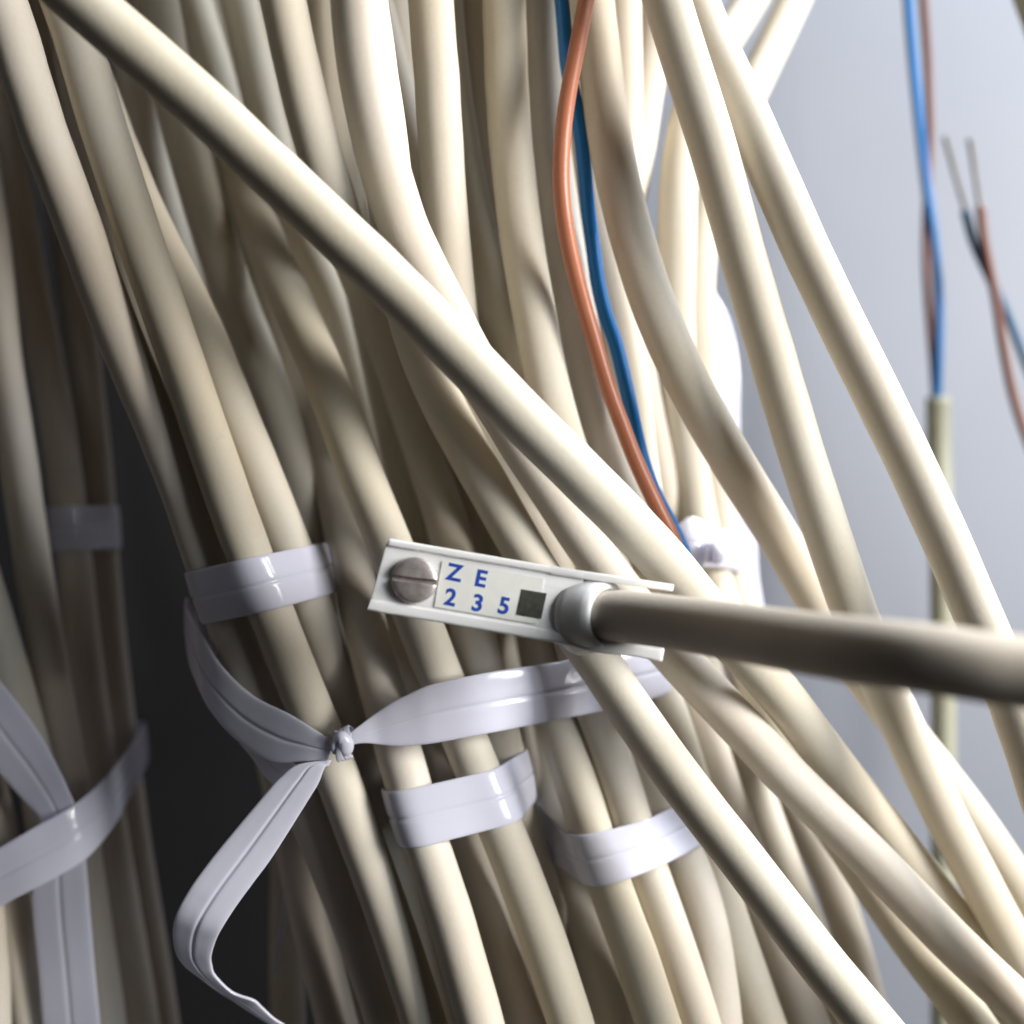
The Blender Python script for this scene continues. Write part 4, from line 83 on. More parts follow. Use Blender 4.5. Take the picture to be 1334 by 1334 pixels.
  'F1': (3.60, [(-98.6,68.6,251.0),(-98.0,68.6,244.4),(-97.4,68.6,237.9),(-96.8,68.6,231.4),(-96.2,68.5,224.9),(-95.6,68.5,218.4),(-94.9,68.5,211.9),(-94.2,68.5,205.4),(-93.4,68.4,198.9),(-92.6,68.4,192.4),(-91.8,68.4,185.9),(-90.9,68.3,179.5),(-90.0,68.3,173.0),(-89.0,68.2,166.5),(-88.0,68.2,160.0),(-87.0,68.1,153.6),(-85.8,68.1,147.1),(-84.7,68.0,140.7),(-83.5,67.9,134.2),(-82.2,67.8,127.8),(-80.8,67.7,121.4),(-79.4,67.5,115.0),(-77.9,67.3,108.5),(-76.3,66.8,102.0),(-74.6,66.2,95.5),(-72.7,65.7,89.1),(-70.8,65.5,82.8),(-68.8,65.6,76.8),(-66.7,66.0,70.8),(-64.7,66.5,64.9),(-62.7,67.1,58.9),(-61.0,67.6,52.9),(-59.2,68.0,46.7),(-57.5,68.4,40.5),(-55.7,68.6,34.3),(-53.8,68.7,28.1),(-52.0,68.7,21.9),(-50.1,68.6,15.6),(-48.4,68.5,9.3),(-46.6,68.4,3.0),(-44.9,68.4,-3.3),(-43.1,68.4,-9.5),(-41.2,68.5,-15.8),(-39.2,68.6,-22.0),(-37.1,68.3,-28.1),(-34.9,67.7,-34.2),(-32.6,66.9,-40.2),(-30.5,66.1,-46.1),(-28.7,65.6,-52.2),(-27.1,65.5,-58.4),(-25.6,65.6,-64.7),(-24.0,65.8,-71.0),(-22.0,66.1,-77.2),(-19.8,66.3,-83.3),(-17.4,66.5,-89.4),(-15.3,66.6,-95.5),(-13.3,66.6,-101.6),(-11.6,66.5,-107.8),(-10.0,66.3,-114.0),(-8.5,66.2,-120.2),(-7.0,66.1,-126.4),(-5.6,66.1,-132.7),(-4.2,66.1,-139.0),(-3.0,66.1,-145.3),(-1.7,66.1,-151.6),(-0.6,66.0,-158.0),(0.5,66.0,-164.3),(1.6,66.0,-170.6),(2.7,66.0,-177.0)]),
  'F2': (3.60, [(-95.7,75.1,257.3),(-95.1,75.1,250.7),(-94.5,75.1,244.1),(-93.8,75.1,237.4),(-93.1,75.1,230.8),(-92.4,75.1,224.1),(-91.7,75.1,217.5),(-90.9,75.2,210.9),(-90.1,75.2,204.3),(-89.2,75.2,197.7),(-88.3,75.2,191.0),(-87.3,75.2,184.4),(-86.4,75.2,177.8),(-85.3,75.2,171.3),(-84.2,75.3,164.7),(-83.1,75.3,158.1),(-81.9,75.3,151.6),(-80.6,75.3,145.0),(-79.3,75.4,138.5),(-77.9,75.4,132.0),(-76.5,75.4,125.4),(-75.0,75.5,119.0),(-73.4,75.6,112.5),(-71.8,75.7,106.1),(-70.1,75.9,99.7),(-68.4,76.1,93.3),(-66.6,76.4,87.0),(-64.7,76.7,80.7),(-62.7,77.1,74.4),(-60.7,77.4,68.1),(-58.8,77.6,61.7),(-56.8,77.7,55.3),(-54.8,77.7,48.8),(-52.9,77.8,42.4),(-50.9,77.9,35.9),(-48.9,77.9,29.5),(-46.9,77.8,23.0),(-44.9,77.4,16.5),(-42.9,76.7,10.0),(-41.0,75.9,3.5),(-39.1,75.4,-2.9),(-37.2,75.5,-9.3),(-35.3,76.0,-15.8),(-33.4,76.8,-22.2),(-31.5,77.3,-28.7),(-29.5,77.4,-35.1),(-27.5,77.1,-41.6),(-25.6,76.7,-47.9),(-23.7,76.1,-54.3),(-21.9,75.6,-60.6),(-20.1,75.3,-67.0),(-18.2,75.2,-73.4),(-16.3,75.3,-79.8),(-14.4,75.6,-86.3),(-12.5,75.9,-92.8),(-10.7,75.9,-99.3),(-9.0,75.6,-105.6),(-7.5,75.1,-111.9),(-6.0,74.6,-118.2),(-4.7,74.3,-124.5),(-3.3,74.0,-130.9),(-2.1,73.9,-137.4),(-0.9,73.8,-143.9),(0.3,73.8,-150.4),(1.4,73.7,-156.9),(2.4,73.6,-163.4),(3.4,73.5,-169.9),(4.4,73.5,-176.4),(5.3,73.4,-183.0)]),
  'F3': (3.60, [(-75.5,60.4,243.3),(-75.1,60.4,237.1),(-74.7,60.4,230.8),(-74.2,60.4,224.5),(-73.8,60.4,218.3),(-73.3,60.4,212.0),(-72.8,60.3,205.7),(-72.3,60.3,199.5),(-71.7,60.3,193.2),(-71.1,60.3,187.0),(-70.5,60.3,180.7),(-69.9,60.3,174.5),(-69.2,60.3,168.2),(-68.5,60.3,162.0),(-67.8,60.2,155.8),(-67.0,60.2,149.5),(-66.2,60.2,143.3),(-65.4,60.2,137.1),(-64.5,60.1,130.8),(-63.5,60.1,124.6),(-62.6,60.1,118.4),(-61.5,60.0,112.2),(-60.5,60.0,106.0),(-59.4,59.9,99.8),(-58.2,59.7,93.6),(-56.8,59.4,87.4),(-55.3,58.9,81.1),(-53.4,58.3,74.9),(-51.5,57.7,68.8),(-49.5,57.2,62.8),(-47.8,57.2,56.8),(-46.2,57.6,51.0),(-44.6,58.2,45.1),(-43.0,58.5,39.2),(-41.0,58.3,33.2),(-39.0,57.7,27.3),(-36.9,57.0,21.3),(-34.9,56.4,15.4),(-33.2,56.1,9.5),(-31.7,56.1,3.5),(-30.2,56.2,-2.5),(-28.6,56.3,-8.4),(-26.9,56.6,-14.4),(-25.2,57.0,-20.3),(-23.5,57.5,-26.3),(-21.8,58.1,-32.3),(-20.1,58.8,-38.4),(-18.4,59.4,-44.5),(-16.8,59.9,-50.6),(-15.3,60.1,-56.7),(-13.8,60.1,-62.8),(-12.3,59.8,-68.8),(-10.8,59.1,-74.6),(-9.2,58.2,-80.4),(-7.6,57.3,-86.0),(-5.9,56.6,-91.7),(-4.1,56.2,-97.4),(-2.2,56.1,-103.3),(-0.4,56.1,-109.2),(1.3,56.1,-115.1),(3.0,56.1,-121.0),(4.5,56.1,-126.9),(6.0,56.1,-132.9),(7.4,56.1,-138.9),(8.8,56.1,-144.9),(10.1,56.1,-150.9),(11.3,56.1,-156.9),(12.5,56.1,-163.0),(13.7,56.1,-169.0)]),
  'F4': (3.60, [(-81.0,67.2,248.1),(-80.3,67.2,241.7),(-79.6,67.2,235.3),(-78.9,67.2,228.9),(-78.2,67.2,222.5),(-77.4,67.1,216.1),(-76.6,67.1,209.7),(-75.7,67.1,203.3),(-74.8,67.1,196.9),(-73.8,67.1,190.6),(-72.8,67.1,184.2),(-71.8,67.1,177.8),(-70.7,67.0,171.5),(-69.5,67.0,165.1),(-68.3,67.0,158.8),(-67.1,67.0,152.5),(-65.7,66.9,146.1),(-64.4,66.9,139.8),(-62.9,66.9,133.5),(-61.4,66.8,127.3),(-59.8,66.8,121.0),(-58.1,66.7,114.8),(-56.3,66.6,108.5),(-54.4,66.3,102.3),(-52.4,66.1,96.1),(-50.5,65.9,89.9),(-48.9,66.0,83.7),(-47.5,66.5,77.7),(-46.2,67.2,71.6),(-45.0,67.9,65.5),(-43.6,68.4,59.4),(-41.9,68.8,53.2),(-40.1,68.8,47.0),(-38.1,68.6,40.8),(-36.0,68.2,34.6),(-33.8,67.7,28.4),(-31.8,67.1,22.2),(-30.0,66.8,16.0),(-28.4,66.7,9.8),(-27.0,66.8,3.5),(-25.5,66.9,-2.7),(-24.0,67.1,-9.0),(-22.3,67.2,-15.2),(-20.5,67.3,-21.4),(-18.8,67.4,-27.6),(-17.1,67.4,-33.8),(-15.5,67.5,-40.1),(-13.8,67.4,-46.3),(-12.0,67.4,-52.5),(-10.1,67.3,-58.6),(-8.2,67.2,-64.8),(-6.5,67.2,-70.9),(-4.9,67.3,-77.2),(-3.5,67.5,-83.6),(-2.1,67.6,-89.9),(-0.7,67.6,-96.2),(0.8,67.3,-102.4),(2.3,66.9,-108.4),(3.8,66.5,-114.5),(5.2,66.2,-120.6),(6.6,66.0,-126.8),(7.9,65.9,-133.0),(9.1,65.9,-139.2),(10.3,65.8,-145.5),(11.4,65.7,-151.7),(12.5,65.7,-158.0),(13.5,65.6,-164.3),(14.5,65.6,-170.6),(15.4,65.5,-176.9)]),
  'F5': (3.60, [(-65.8,77.2,260.9),(-65.4,77.2,254.1),(-64.9,77.2,247.4),(-64.4,77.2,240.6),(-63.8,77.2,233.9),(-63.3,77.1,227.1),(-62.7,77.1,220.4),(-62.1,77.1,213.6),(-61.4,77.1,206.9),(-60.8,77.1,200.1),(-60.1,77.0,193.4),(-59.3,77.0,186.6),(-58.5,76.9,179.9),(-57.7,76.9,173.2),(-56.9,76.8,166.4),(-56.0,76.8,159.7),(-55.0,76.7,153.0),(-54.1,76.6,146.3),(-53.0,76.6,139.6),(-51.9,76.5,132.9),(-50.8,76.4,126.2),(-49.6,76.3,119.5),(-48.3,76.0,112.7),(-47.0,75.6,105.9),(-45.5,75.0,99.1),(-44.1,74.6,92.4),(-42.6,74.5,85.9),(-41.1,74.8,79.5),(-39.7,75.3,73.1),(-38.2,75.9,66.7),(-36.8,76.3,60.3),(-35.4,76.5,53.7),(-34.0,76.5,47.2),(-32.3,76.2,40.6),(-30.3,75.7,34.1),(-28.2,75.2,27.6),(-26.2,74.8,21.2),(-24.3,74.7,14.8),(-22.5,74.9,8.3),(-20.9,75.3,1.8),(-19.2,75.6,-4.7),(-17.6,75.7,-11.2),(-15.9,75.6,-17.7),(-14.2,75.6,-24.1),(-12.4,75.8,-30.7),(-10.7,76.1,-37.2),(-9.1,76.4,-43.8),(-7.6,76.5,-50.3),(-6.2,76.1,-56.9),(-4.9,75.5,-63.3),(-3.6,75.1,-69.7),(-2.0,75.0,-76.2),(-0.2,75.6,-82.8),(1.9,76.4,-89.5),(3.9,77.1,-96.2),(5.6,77.3,-102.8),(7.2,77.0,-109.3),(8.5,76.5,-115.6),(9.8,76.0,-122.0),(11.0,75.7,-128.5),(12.1,75.5,-135.0),(13.3,75.4,-141.5),(14.3,75.4,-148.1),(15.4,75.3,-154.7),(16.3,75.2,-161.3),(17.3,75.1,-167.9),(18.1,75.1,-174.5),(19.0,75.0,-181.1),(19.4,75.0,-184.4)]),
  'F6': (3.60, [(-54.9,57.3,239.7),(-54.5,57.3,233.5),(-54.0,57.3,227.3),(-53.5,57.3,221.1),(-53.0,57.3,214.9),(-52.5,57.3,208.7),(-51.9,57.3,202.6),(-51.3,57.3,196.4),(-50.7,57.3,190.2),(-50.1,57.3,184.0),(-49.4,57.3,177.9),(-48.7,57.3,171.7),(-48.0,57.3,165.5),(-47.2,57.3,159.4),(-46.4,57.3,153.2),(-45.5,57.3,147.1),(-44.6,57.3,140.9),(-43.7,57.3,134.8),(-42.7,57.3,128.7),(-41.7,57.3,122.5),(-40.6,57.3,116.4),(-39.5,57.3,110.3),(-38.3,57.3,104.2),(-37.0,57.2,98.1),(-35.7,57.2,92.1),(-34.4,57.3,86.0),(-33.0,57.4,80.0),(-31.6,57.7,74.1),(-30.2,57.9,68.1),(-28.8,58.1,62.1),(-27.3,58.2,56.1),(-25.9,58.1,50.0),(-24.4,57.8,43.9),(-22.8,57.4,37.8),(-21.0,57.0,31.8),(-19.3,56.6,25.8),(-17.6,56.5,19.8),(-16.0,56.7,13.8),(-14.6,57.3,7.8),(-13.3,58.0,1.8),(-12.0,58.4,-4.3),(-10.7,58.3,-10.4),(-9.4,57.9,-16.5),(-8.0,57.4,-22.5),(-6.4,57.0,-28.4),(-4.7,56.9,-34.4),(-3.0,56.9,-40.3),(-1.4,57.0,-46.3),(-0.1,57.2,-52.4),(1.1,57.4,-58.5),(2.3,57.5,-64.7),(3.7,57.5,-70.7),(5.2,57.2,-76.6),(7.0,56.9,-82.5),(8.6,56.7,-88.3),(10.2,56.7,-94.3),(11.5,56.8,-100.4),(12.8,57.0,-106.6),(13.9,57.2,-112.8),(15.0,57.4,-119.0),(16.1,57.5,-125.1),(17.1,57.5,-131.3),(18.0,57.5,-137.4),(19.0,57.6,-143.6),(19.8,57.6,-149.8),(20.7,57.6,-156.0),(21.5,57.7,-162.1),(22.3,57.7,-168.3),(22.7,57.7,-171.4)]),
  'F7': (3.60, [(-50.3,67.4,250.0),(-49.8,67.3,243.5),(-49.3,67.3,237.1),(-48.7,67.3,230.6),(-48.2,67.3,224.2),(-47.6,67.3,217.7),(-46.9,67.3,211.3),(-46.3,67.3,204.8),(-45.6,67.3,198.4),(-44.9,67.3,192.0),(-44.1,67.2,185.5),(-43.3,67.2,179.1),(-42.5,67.2,172.7),(-41.6,67.2,166.2),(-40.7,67.2,159.8),(-39.8,67.1,153.4),(-38.8,67.1,147.0),(-37.7,67.1,140.6),(-36.6,67.0,134.2),(-35.5,67.0,127.8),(-34.3,66.9,121.4),(-33.0,66.8,115.1),(-31.6,66.7,108.7),(-30.2,66.5,102.3),(-28.7,66.2,95.9),(-27.3,66.0,89.5),(-26.0,66.0,83.3),(-24.8,66.3,77.0),(-23.7,66.8,70.8),(-22.5,67.2,64.6),(-21.0,67.4,58.4),(-19.3,67.3,52.2),(-17.5,67.1,45.9),(-15.9,66.8,39.6),(-14.6,66.4,33.2),(-13.5,66.0,26.8),(-12.4,65.7,20.5),(-11.1,65.5,14.2),(-9.6,65.5,7.9),(-8.0,65.6,1.7),(-6.3,66.0,-4.5),(-4.6,66.5,-10.7),(-2.9,67.2,-17.0),(-1.4,67.7,-23.3),(-0.1,67.8,-29.7),(1.1,67.5,-36.0),(2.2,67.0,-42.3),(3.4,66.6,-48.5),(5.0,66.6,-54.8),(6.7,66.8,-61.0),(8.6,67.1,-67.3),(10.3,67.3,-73.5),(12.0,67.2,-79.8),(13.4,66.9,-86.0),(14.7,66.6,-92.2),(15.9,66.4,-98.4),(17.0,66.3,-104.7),(17.9,66.2,-111.0),(18.9,66.2,-117.4),(19.7,66.1,-123.8),(20.6,66.1,-130.1),(21.4,66.1,-136.5),(22.1,66.1,-142.9),(22.9,66.1,-149.3),(23.6,66.1,-155.7),(24.2,66.1,-162.1),(24.9,66.1,-168.5),(25.5,66.1,-174.9),(25.8,66.1,-178.1)]),
  'F8': (3.60, [(-38.7,74.8,258.9),(-38.3,74.8,252.2),(-38.0,74.8,245.6),(-37.6,74.8,238.9),(-37.1,74.8,232.3),(-36.7,74.8,225.6),(-36.2,74.8,219.0),(-35.7,74.8,212.3),(-35.2,74.8,205.7),(-34.7,74.8,199.0),(-34.1,74.8,192.4),(-33.5,74.8,185.7),(-32.9,74.8,179.1),(-32.3,74.9,172.5),(-31.6,74.9,165.8),(-30.9,74.9,159.2),(-30.2,74.9,152.6),(-29.4,74.9,146.0),(-28.6,74.9,139.4),(-27.7,75.0,132.8),(-26.8,75.0,126.2),(-25.9,75.0,119.6),(-24.9,75.1,113.0),(-23.9,75.2,106.4),(-22.8,75.4,99.9),(-21.7,75.5,93.4),(-20.5,75.6,86.8),(-19.1,75.7,80.3),(-17.6,75.7,73.8),(-16.0,75.6,67.2),(-14.3,75.4,60.7),(-12.5,75.1,54.2),(-10.9,74.9,47.7),(-9.4,75.1,41.2),(-8.4,75.6,34.7),(-7.5,76.3,28.2),(-6.5,77.1,21.7),(-5.1,77.6,15.1),(-3.4,77.9,8.7),(-1.4,78.0,2.2),(0.4,78.0,-4.3),(1.9,78.0,-10.9),(3.2,78.0,-17.5),(4.4,77.8,-24.1),(5.8,77.3,-30.6),(7.4,76.6,-37.1),(9.1,75.9,-43.4),(10.7,75.5,-49.8),(12.3,75.6,-56.4),(13.7,76.0,-63.0),(15.1,76.6,-69.8),(16.4,76.9,-76.5),(17.8,76.9,-83.0),(19.1,76.7,-89.5),(20.4,76.3,-96.0),(21.7,76.0,-102.4),(22.9,75.7,-108.9),(24.0,75.5,-115.4),(25.1,75.4,-122.0),(26.1,75.3,-128.5),(27.1,75.3,-135.1),(28.1,75.2,-141.7),(29.0,75.2,-148.3),(29.8,75.2,-154.9),(30.7,75.1,-161.5),(31.5,75.1,-168.1),(32.2,75.1,-174.8),(32.9,75.1,-181.4),(33.3,75.1,-184.7)]),
  'F9': (3.60, [(-35.7,55.8,237.6),(-35.2,55.8,231.5),(-34.7,55.8,225.3),(-34.2,55.8,219.2),(-33.6,55.8,213.1),(-33.0,55.8,207.0),(-32.4,55.8,200.9),(-31.7,55.8,194.8),(-31.1,55.8,188.7),(-30.3,55.9,182.6),(-29.6,55.9,176.5),(-28.8,55.9,170.5),(-28.0,55.9,164.4),(-27.1,55.9,158.3),(-26.2,55.9,152.3),(-25.2,56.0,146.2),(-24.2,56.0,140.2),(-23.2,56.0,134.1),(-22.1,56.1,128.1),(-21.0,56.1,122.1),(-19.7,56.1,116.1),(-18.5,56.2,110.1),(-17.2,56.3,104.1),(-15.8,56.5,98.2),(-14.3,56.7,92.3),(-12.9,56.9,86.4),(-11.4,56.9,80.4),(-10.0,56.8,74.4),(-8.5,56.6,68.3),(-7.2,56.5,62.3),(-5.8,56.7,56.3),(-4.5,57.2,50.4),(-3.2,57.9,44.5),(-1.9,58.5,38.5),(-0.6,59.0,32.5),(0.7,59.3,26.5),(2.0,59.4,20.4),(3.3,59.3,14.3),(4.5,59.1,8.2),(5.7,58.8,2.0),(6.8,58.6,-4.1),(7.6,58.6,-10.2),(8.4,58.7,-16.4),(9.1,58.7,-22.6),(10.0,58.6,-28.7),(11.2,58.3,-34.8),(12.5,57.8,-40.7),(14.0,57.5,-46.7),(15.5,57.4,-52.7),(17.1,57.5,-58.7),(18.6,57.9,-64.8),(20.0,58.3,-70.9),(21.3,58.8,-77.2),(22.5,59.2,-83.4),(23.7,59.4,-89.6),(24.9,59.2,-95.7),(26.2,58.7,-101.5),(27.5,58.1,-107.3),(28.7,57.6,-113.1),(30.0,57.2,-119.0),(31.1,57.0,-124.9),(32.3,56.9,-130.9),(33.3,56.8,-137.0),(34.4,56.7,-143.0),(35.3,56.6,-149.0),(36.3,56.6,-155.1),(37.2,56.5,-161.1),(38.0,56.4,-167.2),(38.5,56.4,-170.2)]),
  'F10': (3.60, [(-27.8,68.6,251.6),(-27.4,68.6,245.1),(-26.9,68.6,238.7),(-26.4,68.6,232.2),(-25.8,68.6,225.7),(-25.3,68.6,219.3),(-24.7,68.6,212.8),(-24.1,68.6,206.3),(-23.4,68.6,199.9),(-22.7,68.6,193.4),(-22.0,68.6,187.0),(-21.3,68.6,180.5),(-20.5,68.6,174.1),(-19.7,68.6,167.7),(-18.8,68.6,161.2),(-17.9,68.6,154.8),(-17.0,68.5,148.4),(-16.0,68.5,142.0),(-15.0,68.5,135.6),(-13.9,68.5,129.2),(-12.8,68.5,122.8),(-11.6,68.5,116.4),(-10.3,68.5,110.1),(-9.0,68.4,103.7),(-7.6,68.4,97.3),(-6.3,68.2,91.0),(-4.9,67.9,84.5),(-3.7,67.3,78.0),(-2.5,66.8,71.5),(-1.3,66.4,65.0),(-0.1,66.4,58.7),(1.2,66.8,52.5),(2.6,67.4,46.4),(3.8,67.9,40.1),(4.9,68.2,33.8),(5.9,68.3,27.4),(7.1,68.3,21.0),(8.4,68.3,14.7),(10.0,68.3,8.5),(11.7,68.2,2.2),(13.3,67.9,-4.0),(14.7,67.3,-10.3),(15.9,66.5,-16.6),(17.0,65.9,-22.8),(18.1,65.8,-29.1),(19.2,66.3,-35.5),(20.4,67.1,-42.0),(21.4,67.7,-48.5),(22.3,67.7,-54.9),(23.2,67.3,-61.2),(24.0,66.8,-67.4),(25.0,66.5,-73.6),(26.2,66.4,-79.9),(27.6,66.6,-86.3),(29.0,66.9,-92.7),(30.4,67.0,-99.0),(31.8,67.0,-105.3),(33.1,67.0,-111.6),(34.4,66.9,-117.9),(35.6,66.9,-124.2),(36.7,66.9,-130.5),(37.8,66.9,-136.8),(38.9,66.8,-143.2),(39.9,66.8,-149.5),(40.8,66.8,-155.9),(41.7,66.8,-162.2),(42.6,66.8,-168.6),(43.5,66.8,-175.0),(43.9,66.8,-178.2)]),
}
LABELS = {
  'A': 'long cream cable slanting over the whole bundle from top left to lower right',
  'B': 'pale cable left of the straight upright one, ducking under the long diagonal cable',
  'D': 'cream cable emerging below the label holder and crossing over both white straps to bottom',
  'G': 'thick blurred grey cable in the foreground leaving the label holder to the right edge',
  'L1': 'outermost left cable of the main bundle, running from the top left corner',
  'L2': 'second cable from the left in the main bundle, passing under the knot',
  'L3': 'third cable under the upper left strap, its top half greyish behind a neighbour',
  'L4': 'dim cable at the right end of the upper left strap',
  'L5': 'cable running under the screw end of the label holder',
  'L6': 'very dark cable deep in the gap above the screw',
  'L7': 'shaded brownish cable just right of the dark gap above the screw',
  'L8': 'half lit cable at top, second left of the thick pale cable',
  'S1': 'thin visible sliver of cable hugging the right side of the thick pale cable at top',
  'K6': 'brightest straight upright cable at the top centre',
  'K7': "pale cable peeking out just right of the bright upright cable's lower end",
  'K8': 'dim cable in the dark gap right of the bright upright cable',
  'K9': 'darkest cable in the gap left of the wide grey-lit cable near the top',
  'K10': 'wide grey-lit cable left of the orange and blue wires, second from them',
  'K11': 'grey cable directly behind the orange wire, next to the blue wire',
  'OR': 'single orange insulated wire bowing left in front of the blue wire',
  'BL': 'single bright blue insulated wire behind the orange wire',
  'K12': 'cream cable right of the blue wire, curving to lower right and turning dark in shadow',
  'K13': 'slim bright upright cable immediately right of the curving cable at the top',
  'K14': 'pale cable leaning left at the top, behind the slim bright upright cable',
  'K15': 'bright white-lit upright cable seen between the two right-hand cables and the curving one',
  'K16': 'left one of the two cream cables crossing the pale wall on the right',
  'K17': 'blurred cable entering at top right and leaning left behind the others',
  'K18': 'grey cable just right of the blue wire, half hidden by the curving cable',
  'K21': 'rightmost cream cable, crossing the pale wall down to the right edge',
  'P': 'dim cable between the upper left strap and the screw end of the label holder',
  'Q': 'narrow shaded cable showing between two others under the middle short strap',
  'X1': 'shaded cable behind the lower left of the main bundle, beside the hanging strap tail',
  'X2': 'blurred dark cable at the lower left rim of the main bundle',
  'R1': 'dark brown cable deep behind the upper left of the main bundle',
  'R2': 'dark cable glimpsed in the slit between the two leftmost cables of the main bundle',
  'V0': 'greenish grey cable under the white strap at the left edge',
  'V1': 'dim brown cable at the left edge, running left of the short blurred strap',
  'Vm': 'short visible length of grey cable in the left edge, below the slanting strap',
  'Vn': 'pale cable in the bottom left corner',
  'V2': 'deeply shaded cable on the left, left one under the short blurred strap',
  'V3': 'deeply shaded cable on the left, right one under the short blurred strap',
  'crn': 'blurred olive cable just showing in the top right corner',
  'F0': 'filler cable added deep behind the main bundle to darken its gaps',
  'F1': 'filler cable added deep behind the main bundle to darken its gaps',
  'F2': 'filler cable added deep behind the main bundle to darken its gaps',
  'F3': 'filler cable added deep behind the main bundle to darken its gaps',
  'F4': 'filler cable added deep behind the main bundle to darken its gaps',
  'F5': 'filler cable added deep behind the main bundle to darken its gaps',
  'F6': 'filler cable added deep behind the main bundle to darken its gaps',
  'F7': 'filler cable added deep behind the main bundle to darken its gaps',
  'F8': 'filler cable added deep behind the main bundle to darken its gaps',
  'F9': 'filler cable added deep behind the main bundle to darken its gaps',
  'F10': 'filler cable added deep behind the main bundle to darken its gaps',
}
